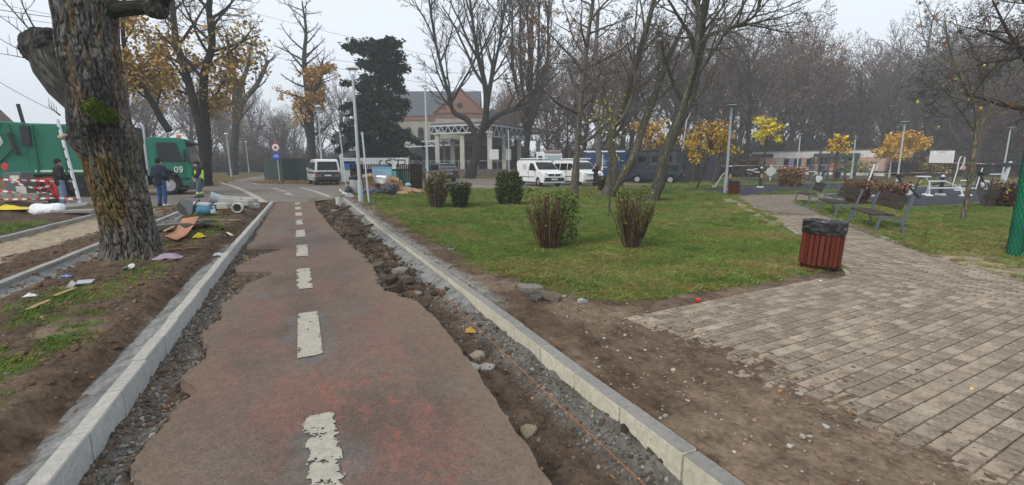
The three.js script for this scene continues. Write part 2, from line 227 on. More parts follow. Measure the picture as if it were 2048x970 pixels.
const coverOf = (x, z) => toST(x, z)[1] - (2.3 + 0.8 * fbm(x * 0.9, z * 0.9 + 20) + 0.4 * (fbm(x * 3, z * 3) - 0.5));   // > 0 where the pavers are swept clean of soil
function ground(x, z) { // -> [height, colour, grass 0..1, gravel 0..1]
  const [s, t] = toST(x, z), n1 = fbm(x * 0.9 + 40, z * 0.9 + 40), n2 = fbm(x * 4 + 11, z * 4 + 70), n3 = noise(x * 11 + 5, z * 11 + 9), far = smooth(22, 40, Math.hypot(x, z));
  let h = 0, c, g = 0, v = 0;
  const lawn = (d = 0) => { const k = clamp(0.5 + 2.4 * (n1 - 0.5) + 1.3 * (n2 - 0.5)); g = clamp(0.4 + 0.9 * k + d); return mix3(mix3(C.turf, C.straw, smooth(0.45, 0.85, fbm(x * 0.5 + 7, z * 0.7 + 3))), C.green, smooth(0.3, 0.8, k) * 0.7); };
  const soil = (k = 0) => mix3(mix3(C.dark, C.soil, clamp(0.15 + 1.5 * n2 + k)), C.light, smooth(0.5, 0.78, fbm(x * 1.7 + 3, z * 1.7 + 31) + k * 0.4) * 0.8);
  if (s > -3 && s < 24 && t > edgeL(s) - 0.02 && t < edgeR(s) + 0.02 && s < 21.5) { return [-0.12, C.soil, 0, 0]; }
  if (s < 22.8 && t >= edgeR(s) && t < KR(s) + 0.13) { // trench between the asphalt and the right kerb
    const w = KR(s), haunch = smooth(w - 0.36, w, t), hs = smooth(4.9, 6.2, s), heap = smooth(5.6, 6.6, s) * (1 - smooth(w - 0.42, w - 0.25, t)) * smooth(0.35, 0.6, n1) ;
    const nearEdge = smooth(0, 0.12, t - edgeR(s));
    h = -0.085 - 0.05 * nearEdge + 0.05 * haunch + 0.10 * (n2 - 0.5) + heap * 0.11 * nearEdge + 0.04 * (n3 - 0.5);
    v = smooth(w - 0.36, w - 0.1, t + 0.25 * (n2 - 0.5)) * (1 - hs * 0.9) + 0.05;
    c = soil(-0.3); c = mix3(c, C.gravel, clamp(v) * 0.85); c = mix3(c, C.spill, hs * smooth(w - 0.30, w - 0.2, t + 0.16 * (n2 - 0.5)) * 0.6);
  } else if (s < 22.8 && t <= edgeL(s) && t > KA - 0.13) { // gravel between the left kerb and the asphalt
    const d = smooth(0, 0.1, edgeL(s) - t);
    h = -0.035 - 0.05 * d + 0.05 * (n2 - 0.5) + 0.025 * (n3 - 0.5); v = 0.6 * d; c = mix3(soil(-0.05), C.gravel, clamp(-0.1 + 1.2 * n2) * d);
    if (s > 7 && s < 10.2 && t > -0.98) { c = mix3(c, C.soil, 0.8); v = 0.15; h = -0.045; }
  } else if (s < 21.5 && t <= KA - 0.12 && t > KB) { // left verge between the two kerbs
    const a = KA - 0.13 - t, bankTop = 0.24 + 0.2 * (n1 - 0.5) + 0.12 * (n2 - 0.5), b = t - KB - 0.02;
    const k = smooth(bankTop - 0.1, bankTop + 0.12, a);
    h = lerp(-0.02, 0.13, k) + 0.11 * (n1 - 0.5) + 0.09 * (n2 - 0.5) + 0.03 * (n3 - 0.5); c = soil(0.05 - 0.35 * (1 - k));
    const sp = (1 - smooth(0.06, 0.2, a + 0.14 * (n2 - 0.5))) * (1 - smooth(9, 12, s)); c = mix3(c, C.spill, sp * 0.9); h = lerp(h, 0.03, sp * 0.8);
    const gr = smooth(0.47, 0.62, fbm(x * 1.6 + 90, z * 1.6 + 12)) * k * smooth(0.35, 0.7, a) * (s < 5.4 || s > 11.5 ? 1 : 0.3) * smooth(0.5, 1.0, b); c = mix3(c, C.turf, gr * 0.75); g = gr * 0.8;
    const hb = 1 - smooth(0.30, 0.42, b + 0.12 * (n2 - 0.5)); c = mix3(c, C.spill, hb); h = lerp(h, -0.01 + 0.05 * (1 - smooth(0, 0.35, b)), hb); g *= 1 - hb; v = 0.12 * (1 - hb);
  } else if (s < 20.5 && t <= KB && t > KC) { // dug soil and trodden sand path between the kerbs on the left
    const b = KB - t; const sd = smooth(0.75, 1.15, b + 0.7 * (n1 - 0.5) + 0.3 * (n2 - 0.5));
    h = lerp(0.06 + 0.15 * (n2 - 0.5), -0.01, sd) + 0.03 * (n3 - 0.5); c = mix3(soil(0), C.sand, sd * 0.9); v = 0.08;
  } else if (s < 21 && t <= KC && t > KC - 4.6 && s > 2) { // small lawn beyond the third kerb
    const e = Math.min(KC - 0.16 - t, 16.6 - s); h = 0.09; c = e > 0.25 + 0.2 * (n2 - 0.5) ? lawn(0.2) : soil(-0.3); if (e < 0.25) h = 0.03;
    if (s > 16.9) { c = soil(-0.35); g = 0; h = 0.06 + 0.5 * (n1 - 0.4) * smooth(16.9, 18, s) * (1 - smooth(19.5, 21, s)) + 0.2 * (n2 - 0.5); }
  } else if (s < 23.5 && t > KR(s) && x < 13 && s > -3) { // right verge, lawn
    const e = t - grassEdge(s) + 0.55 * (n2 - 0.5) + 0.3 * (n1 - 0.5);
    if (sdPoly(COURT, x, z) < 0.25) { const d = sdPoly(COURT, x, z), cv = coverOf(x, z); h = lerp(0.024 + 0.02 * (n2 - 0.5), 0.004 + 0.010 * (n3 - 0.5), smooth(-0.6, 0.9, cv)) + 0.012 * (noise(x * 26, z * 26) - 0.5) * (1 - smooth(0.4, 1.3, cv)); c = mix3(soil(0.2), C.light, 0.3); if (d > 0) h = 0.02; }
    else { const k = smooth(-0.15, 0.35, e); h = 0.03 + 0.05 * (n2 - 0.5) * (1 - k) + 0.06 * (n1 - 0.5); c = mix3(soil(0.1), lawn(), k); g *= k; v = 0.12 * (1 - k); }
    const cs = (1 - smooth(0.1, 0.28, t - KR(s) - 0.1 + 0.2 * (n2 - 0.5))) * smooth(4.2, 5.2, s) * 0.75; c = mix3(c, C.spill, cs);
  } else { // everything farther off
    c = lawn(-0.1); if (far > 0) c = mix3(c, mix3(C.litter, C.turf, n1), far * 0.6); g *= 1 - far * 0.5; h = 0.02 * (1 - far);
    const rd = sdPoly(ROAD, x, z); if (rd < 0) { h = -0.03; g = 0; }
    else if (z > -30 && x > -12 && x < -4 && z < -19) { const l = smooth(0.35, 0.6, n1 + 0.25 * (n2 - 0.5)); c = mix3(c, mix3(C.soil, C.litter, n2), l); g *= 1 - l; }
    else if (x < -11) { const l = (x < -24 ? 0.4 : 0.75) * smooth(0.35, 0.55, n1); c = mix3(c, mix3(C.litter, C.soil, n2), l); g *= 1 - l; }
  }
  if (x > 3) {
    const sr = Math.min(sdPoly(SAND_R, x, z), sdPoly(SAND_M, x, z)) + 0.9 * (n2 - 0.5); const k = 1 - smooth(-0.3, 0.25, sr); if (k > 0) { c = mix3(c, mix3(C.sand, C.light, n2 * 0.7), k); g *= 1 - k; }
    const w = Math.min(sdPoly(WALK, x, z), sdPoly(COURT, x, z)); if (w < 0.02 && !(t < 5 && sdPoly(COURT, x, z) < 0.02)) { h = -0.004 + 0.01 * (n3 - 0.5); g = 0; c = [0.17, 0.13, 0.095]; } else if (w < 0.02) { g = 0; }
    const pl = Math.min(sdPoly(PLAY, x, z), sdPoly(PLAY2, x, z), sdPoly(PLAY3, x, z)); if (pl < 0.02) { h = -0.03; g = 0; }
  }
  return [h, c, g, v];
}
{
  const axis = (lo, hi, step, far0, far1, grow) => { const a = []; for (let v = lo; v <= hi + 1e-6; v += step) a.push(v); let d = step, v = hi; while (v < far1) { d *= grow; v += d; a.push(v); } d = step; v = lo; while (v > far0) { d *= grow; v -= d; a.unshift(v); } return a; };
  const xs = axis(-7, 7.5, 0.045, -260, 260, 1.075), zs = axis(-12, -1.3, 0.045, -300, 6, 1.06), nx = xs.length, nz = zs.length;
  const p = new Float32Array(nx * nz * 3), c = new Float32Array(nx * nz * 3), u = new Float32Array(nx * nz * 2), idx = [];
  let k = 0; for (const z of zs) for (const x of xs) { const far = Math.abs(x) > 95 || z < -110, G = far ? [0, C.litter] : ground(x, z); p.set([x, G[0], z], k * 3); c.set(G[1], k * 3); u.set([x, z], k * 2); k++; }
  for (let j = 0; j < nz - 1; j++) for (let i = 0; i < nx - 1; i++) { const a = j * nx + i; idx.push(a, a + nx, a + 1, a + 1, a + nx, a + nx + 1); }
  const g = new THREE.BufferGeometry(); g.setAttribute('position', new THREE.BufferAttribute(p, 3)); g.setAttribute('color', new THREE.BufferAttribute(c, 3)); g.setAttribute('uv', new THREE.BufferAttribute(u, 2)); g.setIndex(idx); g.computeVertexNormals();
  const m = soft({ vertexColors: true, map: T.soil, bumpMap: T.soilB, bumpScale: 0.03, roughness: 0.96 }); m.color.setRGB(1.3, 1.3, 1.3);
  struct('ground', g, m, 'soil, sand and turf of the park being dug up for new paths');
}
const gy = (x, z) => ground(x, z)[0];

// ---- grass, stones, clods: what nobody could count
{
  const R = rngOf(11), blades = new MB();
  for (let i = 0; i < 12; i++) { const a = R() * 6.28, r = Math.sqrt(R()) * 0.07, b = R() * 6.28, l = 0.018 + R() * 0.026, w = 0.0028, x = Math.cos(a) * r, z = Math.sin(a) * r, dx = Math.cos(b), dz = Math.sin(b), k = 0.75 + 0.5 * R();
    const c = [k, k, k]; const i0 = blades.v(x - dz * w, 0, z + dx * w, dx * 0.5, 0.8, dz * 0.5, 0, 0, c); blades.v(x + dz * w, 0, z - dx * w, dx * 0.5, 0.8, dz * 0.5, 0, 0, c); blades.v(x + dx * l * 0.35 + dz * w * 0.7, l * 0.75, z + dz * l * 0.35 - dx * w * 0.7, dx * 0.5, 0.8, dz * 0.5, 0, 0, c); blades.v(x + dx * l * 0.95, l, z + dz * l * 0.95, dx * 0.5, 0.8, dz * 0.5, 0, 0, c); blades.i.push(i0, i0 + 1, i0 + 2, i0, i0 + 2, i0 + 3); }
  const tuft = blades.geo().toNonIndexed(), gm = soft({ vertexColors: true, roughness: 0.8, side: THREE.DoubleSide });
  const list = [], far = [], tries = (n, fx, fz, out, size) => { for (let i = 0; i < n; i++) { const x = fx(R), z = fz(R), G = ground(x, z); if (R() > G[2] || z > -1.2 || Math.abs(x) > -z * 1.25 + 1) continue; const k = size * (0.5 + 0.6 * R() + 0.9 * smooth(0.4, 0.8, fbm(x * 2.3 + 4, z * 2.3 + 9))), d = smooth(0.38, 0.72, 0.6 * fbm(x * 0.5 + 7, z * 0.7 + 3) + 0.4 * fbm(x * 2.1 + 17, z * 2.6 + 3) + 0.3 * (R() - 0.5)), l = mix3([0.122, 0.192, 0.038], [0.245, 0.215, 0.076], d).map((q) => q * (0.62 + 0.4 * R() + 0.5 * fbm(x * 1.9 + 60, z * 1.9 + 8))); out.push([x, G[0] - 0.004, z, k, k * (0.7 + 0.5 * R()), k, (R() - 0.5) * 0.4, R() * 6.28, (R() - 0.5) * 0.4, l]); } };
  tries(110000, (r) => -4 + r() * 11.4, (r) => -4 - r() * 8, list, 0.85);
  tries(80000, (r) => -7 + r() * 20, (r) => -10 - r() * 14, list, 1.15);
  tries(26000, (r) => -6 + r() * 5, (r) => -1.6 - r() * 6, list, 0.7);
  tries(16000, (r) => -16 + r() * 10, (r) => -8 - r() * 8, list, 1.1);
  tries(30000, (r) => 7 + r() * 13, (r) => -6.5 - r() * 13, list, 1.1);
  tuft.deleteAttribute('normal'); tuft.deleteAttribute('uv'); copies('grass', tuft, gm, list, 'short damp autumn grass of the lawns beside the paths');
  tries(40000, (r) => -9 + r() * 52, (r) => -20 - r() * 22, far, 2.2);
  copies('grass', tuft, gm, far, 'far grass beyond the rubbish enclosure and round the playground');
  const st = [], cl = [], RS = rngOf(5), r0 = rock(3, 0.7, 1);
  for (let i = 0; i < 46000; i++) { // stones in the trenches and on the soil
    const q = RS(), s = 1.0 + Math.pow(RS(), 1.6) * 14, t = q < 0.38 ? lerp(KA - 0.02, -0.45, RS()) : q < 0.8 ? lerp(0.6, 1.74, RS()) : lerp(-3.4, 3.2, RS()), [x, z] = P(s, t); if (z > -1.2) continue; const G = ground(x, z); if (RS() > G[3] * 1.3) continue;
    const k = 0.003 + 0.011 * Math.pow(RS(), 3) + 0.0005 * s, w = RS(), col = w < 0.35 ? [0.15, 0.145, 0.135] : w < 0.7 ? [0.14, 0.115, 0.09] : w < 0.9 ? [0.26, 0.25, 0.23] : w < 0.96 ? [0.34, 0.24, 0.15] : [0.09, 0.08, 0.075]; const b = 0.6 + 0.7 * RS();
    st.push([x, G[0] + k * 0.3, z, k * (0.8 + 0.7 * RS()), k, k, RS() * 6, RS() * 6, RS() * 6, col.map((e) => e * b)]);
  }
  copies('gravel', r0, soft({ roughness: 0.95 }), st, 'grey crushed gravel lying along the kerbs and trenches');
  for (let i = 0; i < 30000; i++) { const q = RS(), s = 1 + Math.pow(RS(), 1.3) * 21, t = q < 0.5 ? lerp(0.55, 2.9, RS()) : q < 0.85 ? lerp(-5.0, -1.4, RS()) : lerp(-1.3, -0.5, RS()), [x, z] = P(s, t); if (z > -1.3) continue; const G = ground(x, z); if (G[2] > 0.25 || RS() > 0.45 || (t > edgeL(s) && t < edgeR(s)) || inPoly(COURT, x, z)) continue; if (G[1][0] > 0.3) continue;
    if (t > 1.85 && (RS() > 0.35 || s < 3.2)) continue; if (t > 0.5 && t < 1.85 && s < 5.4 && RS() > 0.4) continue; const heap = t > 0.5 && t < 1.6 && s > 5.6 ? 2 : t > 1.85 ? 0.55 : 1, k = (0.006 + 0.026 * Math.pow(RS(), 5)) * heap + 0.0006 * s, b = 0.6 + 0.8 * RS(); cl.push([x, G[0] + k * 0.15, z, k * (0.8 + 0.8 * RS()), k * 0.6, k, RS() * 0.7, RS() * 6, RS() * 0.7, (t > 0.4 && t < 1.8 ? [0.07, 0.048, 0.034] : [0.105, 0.07, 0.048]).map((e) => e * b)]); }
  copies('dirt', rock(8, 0.8, 2), soft({ roughness: 1 }), cl, 'brown clods of dug soil along the trenches and verges');
  // pebbles on the bare soil beside the pavers
  const pb = []; for (let i = 0; i < 900; i++) { const x = 0.6 + RS() * 3.2, z = -1.8 - RS() * 4, [s, t] = toST(x, z); if (t < KR(s) + 0.16 || RS() > 1.25 - (t - 1.9) * 0.8) continue; const k = 0.004 + 0.014 * Math.pow(RS(), 4), w = RS(), b = 0.7 + 0.5 * RS(), col = w < 0.4 ? [0.42, 0.34, 0.25] : w < 0.7 ? [0.3, 0.2, 0.13] : w < 0.9 ? [0.36, 0.35, 0.33] : [0.5, 0.47, 0.42]; pb.push([x, Math.max(gy(x, z), inPoly(COURT, x, z) ? 0.012 : -1) + k * 0.3, z, k * 1.3, k * 0.8, k, 0, RS() * 6, 0, col.map((e) => e * b)]); }
  copies('pebbles', rock(21, 0.8, 2), soft({ roughness: 0.7 }), pb, 'scattered pale pebbles on the bare soil beside the pavers');
  // soil trodden over the pavers' edge
  const du = []; for (let i = 0; i < 26000; i++) { const x = 1 + RS() * 4.2, z = -0.9 - RS() * 5.2; if (!inPoly(COURT, x, z)) continue; const cv = coverOf(x, z); if (cv < -0.3 || RS() > Math.exp(-Math.max(0, cv) * 2.4) * smooth(0.3, 0.6, fbm(x * 3.3 + 8, z * 3.3 + 4) + 0.12)) continue; const k = 0.004 + 0.016 * Math.pow(RS(), 3), b = 0.7 + 0.6 * RS(); du.push([x, 0.0155, z, k * (0.8 + RS()), k * 0.22, k, 0, RS() * 6, 0, [0.15 * b, 0.108 * b, 0.077 * b]]); }
  copies('dirt', rock(31, 0.6, 2), soft({ roughness: 1 }), du, 'thin brown dirt trodden over the edge of the pavers');
  // fallen leaves
  const lf = new MB(); lf.leaf(0, 0, 0, 1, rngOf(4), [1, 1, 1]); const fl = [], add = (n, f, y0 = 0.015, size = 0.06) => { for (let i = 0; i < n; i++) { const [x, z] = f(); const w = RS(), b = 0.6 + 0.7 * RS(), c = w < 0.45 ? [0.3, 0.13, 0.05] : w < 0.75 ? [0.36, 0.22, 0.06] : w < 0.9 ? [0.16, 0.08, 0.04] : [0.5, 0.38, 0.08]; const k = size * (0.6 + 0.7 * RS()); fl.push([x, gy(x, z) + y0 + 0.02 * RS(), z, k, k, k, (RS() - 0.5) * 0.8, RS() * 6.28, (RS() - 0.5) * 0.8, c.map((e) => e * b)]); } };
  const round = (c, r) => () => { const a = RS() * 6.28, q = r * Math.sqrt(RS()); return [c[0] + Math.cos(a) * q, c[1] + Math.sin(a) * q]; }, boxr = (x0, x1, z0, z1) => () => [lerp(x0, x1, RS()), lerp(z0, z1, RS())];
  add(110, round([0.67, -8.61], 0.7)); add(90, round([2.22, -8.61], 0.6)); add(60, round([-2.71, -16.87], 0.7)); add(40, round([-0.12, -17.89], 0.6)); add(500, boxr(-1, 12, -24, -9)); add(300, boxr(8.5, 14, -19, -9)); add(120, boxr(1.5, 6.5, -8, -2), 0.02, 0.035);
  add(500, boxr(-9, -3, -30, -20), 0.02, 0.11); add(900, boxr(-12, 2, -58, -44), 0.03, 0.2); add(800, boxr(-26, -14, -46, -40), 0.03, 0.2); add(600, boxr(4, 20, -40, -22), 0.03, 0.1); add(500, boxr(-32, -22, -48, -34), 0.03, 0.18); add(200, boxr(-4.8, -1.7, -9, -3), 0.02, 0.04);
  copies('leaves', lf.geo(), soft({ roughness: 0.8, side: THREE.DoubleSide }), fl, 'fallen brown and yellow leaves scattered over lawns and soil');
}

// ---------------------------------------------------------------- cycle path, road, kerbs, pavers
const stripUV = (g) => g;
function asphaltColour(s, t) { // dusty brown grey with what is left of the red coat
  const d = fbm(s * 1.1 + 3, t * 1.5 + 8, 0, 4), e = fbm(s * 5 + 9, t * 6 + 2, 3, 4), f = fbm(s * 22, t * 26 + 4, 7, 3);
  let c = mix3([0.108, 0.080, 0.064], [0.160, 0.119, 0.094], clamp(0.3 + 1.6 * (d - 0.4)));
  const streak = fbm(s * 0.55 + 20, t * 5 + 5, 11, 3), red = smooth(0.50, 0.72, 0.55 * fbm(s * 1.25 + 31, t * 2.1 + 17, 2, 3) + 0.3 * streak + 0.25 * e + 0.06 * (t > 0 ? 1 : 0)) * (1 - 0.45 * smooth(2, 9, s));
  c = mix3(c, [0.20, 0.105, 0.088], red * 0.6);
  const raw = smooth(0.64, 0.72, 0.40 * fbm(s * 2.3 + 50, t * 3.1 + 5, 5, 4) + 0.25 * f + 0.35 * fbm(s * 75, t * 75, 8, 2) + 0.06 * red) * smooth(5.5, 3.4, s) + (s < 5 ? smooth(0.63, 0.7, f) * Math.exp(-Math.pow((s - 3.45) / 0.16, 2) - Math.pow((t - 0.42) / 0.38, 2)) : 0); c = mix3(c, [0.27, 0.085, 0.058], clamp(raw) * 0.75 * (s > 2.4 ? 0.15 + 0.85 * smooth(-0.1, 0.12, t) : 0.7));
  c = mix3(c, [0.14, 0.128, 0.12], smooth(0.55, 0.75, fbm(s * 1.7 + 77, t * 2 + 3, 9, 3)) * 0.6);
  const mud = Math.max(smooth(edgeR(s) - 0.55, edgeR(s), t + 0.3 * (d - 0.5)) * 0.75, smooth(edgeL(s) + 0.35, edgeL(s), t) * 0.4, smooth(12, 20, s) * 0.6); c = mix3(c, [0.172, 0.124, 0.088], mud);
  return c.map((q) => q * (0.86 + 0.3 * f));
}
{
  const strip = (s0, s1, ds, nx, name) => { // asphalt layer with broken edges, about 9 cm thick
    const N = Math.round((s1 - s0) / ds), p = [], n = [], u = [], idx = []; const col = []; const W = nx + 3;
    for (let j = 0; j <= N; j++) { const s = s0 + (s1 - s0) * j / N, l = edgeL(s) + 0.05 * (fbm(s * 11, 3) - 0.5) + 0.07 * (fbm(s * 3.1, 8) - 0.5) + 0.045 * (Math.round(noise(s * 13, 5) * 3) / 3 - 0.5), r = edgeR(s) + (s > 5.3 ? 0.16 : 0.03) * (fbm(s * 9, 31) - 0.5) + (s > 5.3 ? 0.05 : 0.012) * (Math.round(noise(s * 12, 9) * 3) / 3 - 0.5);
      for (let i = -1; i <= nx + 1; i++) { const k = clamp(i / nx), t = lerp(l, r, k), e = Math.min(k, 1 - k) * (r - l), [x, z] = P(s, t); const out = i < 0 ? -0.02 : i > nx ? 0.02 : 0; const [x2, z2] = P(s, t + out);
        p.push(i < 0 || i > nx ? x2 : x, i < 0 || i > nx ? -0.14 : 0.006 * (fbm(s * 3, t * 3) - 0.5) + 0.004 * (noise(s * 26, t * 26) - 0.5), i < 0 || i > nx ? z2 : z); u.push((s - s0) / (s1 - s0), (t + 1.4) / 2.8); } }
    for (let j = 0; j < N; j++) for (let i = 0; i < W - 1; i++) { const a = j * W + i; idx.push(a, a + 1, a + W, a + 1, a + W + 1, a + W); }
    const g = new THREE.BufferGeometry(); g.setAttribute('position', new THREE.Float32BufferAttribute(p, 3)); g.setAttribute('uv', new THREE.Float32BufferAttribute(u, 2)); g.setIndex(idx); g.computeVertexNormals(); { const nn = g.attributes.normal; for (let j = 0; j <= N; j++) for (const i of [1, W - 2]) nn.setXYZ(j * W + i, 0, 1, 0); }
    const TW = 2048, TH = 1024, d = new Uint8Array(TW * TH * 4), en = (l) => 255 * (l <= 0.0031308 ? l * 12.92 : 1.055 * Math.pow(l, 1 / 2.4) - 0.055) + 0.5, dr = new Uint8Array(TW * TH * 4);
    for (let j = 0; j < TH; j++) for (let i = 0; i < TW; i++) { const s = s0 + (s1 - s0) * i / TW, t = -1.4 + 2.8 * j / TH, o = (j * TW + i) * 4; if (t < edgeL(s) - 0.1 || t > edgeR(s) + 0.15) { d[o] = d[o + 1] = d[o + 2] = 90; d[o + 3] = 255; continue; } const c = asphaltColour(s, t), w = 0.68 + 0.30 * hash3(i, j, 5) + 0.34 * hash3(i >> 2, j >> 2, 9); d[o] = en(clamp(c[0] * w)); d[o + 1] = en(clamp(c[1] * w)); d[o + 2] = en(clamp(c[2] * w)); d[o + 3] = 255; }
    const tx = new THREE.DataTexture(d, TW, TH); tx.colorSpace = THREE.SRGBColorSpace; tx.magFilter = THREE.LinearFilter; tx.needsUpdate = true;
    return struct(name, g, soft({ map: tx, roughness: 0.82 }), 'worn reddish brown asphalt of the cycle path with broken edges');
  };
  strip(1.0, 6.5, 0.022, 60, 'cycle_path'); strip(6.5, 22.3, 0.05, 40, 'cycle_path');
  // worn white dashes: thin cells of paint, the flaked ones missing
  const paint = mat([0.47, 0.43, 0.355], 0.8, { map: T.grain });
  const dash = (s0, s1, t0, w, cell, wear, seed, label, skew = 0) => {
    const b = new MB(), ns = Math.round((s1 - s0) / cell), nt = Math.max(3, Math.round(w / cell));
    const ok = (i, j) => { const s = s0 + (i + 0.5) / ns * (s1 - s0), t = (j + 0.5) / nt - 0.5, e = Math.min(t + 0.5, 0.5 - t) * w, es = Math.min(s - s0, s1 - s); return fbm(s * 9 + seed, t * 1.6 + seed, seed, 4) * 0.7 + 0.3 * fbm(s * 60, (t * w) * 60 + seed, seed, 2) > wear - 0.5 * smooth(0, 0.05, e) * 0.45 + 0.12 * (1 - smooth(0, 0.05, es)) - 0.04; };
    for (let i = 0; i < ns; i++) for (let j = 0; j < nt; j++) if (ok(i, j)) { const q = [[0, 0], [1, 0], [1, 1], [0, 1]].map(([a, c]) => { const s = s0 + (i + a) / ns * (s1 - s0), t = t0 + ((j + c) / nt - 0.5) * w + skew * (s - s0); const [x, z] = P(s, t); return [x, 0.0085 + 0.006 * (fbm(s * 3, t * 3) - 0.5), z]; }); b.quad(q[0], q[3], q[2], q[1]); }
    const g = metreUV(clean(b.geo())); const m = struct('road_marking', g, paint, label); return m;
  };
  dash(1.75, 3.04, 0.01, 0.2, 0.008, 0.60, 3, 'flaking white dash nearest on the cycle path');
  dash(4.06, 5.35, -0.02, 0.2, 0.011, 0.5, 5, 'second white dash of the cycle path'); dash(6.42, 7.72, -0.04, 0.2, 0.016, 0.58, 8, 'third white dash, worn to a point'); 
  const far = [[8.79, 10.06], [11.2, 12.4], [13.5, 14.75], [15.9, 17.0], [18.1, 19.2], [20.4, 21.4]]; far.forEach(([a, c], i) => dash(a, c, -0.05 - 0.02 * i, 0.2, 0.028, i === 2 ? 0.62 : 0.5, 11 + i, `white dash ${['fourth', 'fifth', 'sixth', 'seventh', 'eighth', 'ninth'][i]} along the cycle path`));
  // the road across
  const rm = soft({ map: tex(512, (u, v) => { const a = fbmW(u * 6, v * 6, 6, 3, 4), b = fbmW(u * 60, v * 60, 60, 4, 2); return mix3([0.135, 0.119, 0.106], [0.205, 0.17, 0.138], clamp(a * 1.5 - 0.25)).map((q) => q * (0.75 + 0.5 * b)); }, 9), roughness: 0.7 });
  struct('road', sheet(ROAD, 0.004), rm, 'grey brown asphalt of the road junction');
  const line = (pts, w, label) => { const b = new MB(); for (let i = 0; i < pts.length - 1; i++) { const A = pts[i], B = pts[i + 1], dx = B[0] - A[0], dz = B[1] - A[1], l = Math.hypot(dx, dz), nx = -dz / l * w / 2, nz = dx / l * w / 2; b.quad([A[0] + nx, 0.0085, A[1] + nz], [B[0] + nx, 0.0085, B[1] + nz], [B[0] - nx, 0.0085, B[1] - nz], [A[0] - nx, 0.0085, A[1] - nz]); } return struct('road_marking', metreUV(clean(b.geo())), paint, label); };
  line([[-26.29, -41.90], [-21.06, -35.08], [-16.72, -29.00], [-13.52, -24.30], [-10.41, -19.53]], 0.3, 'pale edge line curving along the left of the junction');
  line([[-14.62, -32.09], [-12.15, -28.45], [-10.20, -25.11], [-8.84, -22.64]], 0.25, 'pale line curving towards the rubbish enclosure');
  for (const [a, b2] of [[[-15.93, -31.09], [-14.74, -29.57]], [[-14.32, -28.72], [-13.32, -27.41]], [[-12.58, -25.98], [-11.51, -24.30]]]) line([a, b2], 0.3, 'short worn dash in the middle of the junction');
  line([[-21.71, -39.18], [-20.10, -36.97], [-17.97, -36.26], [-16.07, -36.79]], 0.22, 'pale kerb line round the leafy island');
  line([[-4.46, -35.08], [-0.49, -32.79], [1.21, -31.42]], 0.3, 'long white line of the parking road'); line([[-6.10, -39.69], [-1.19, -32.79]], 0.25, 'slanting white line of the parking road');
}
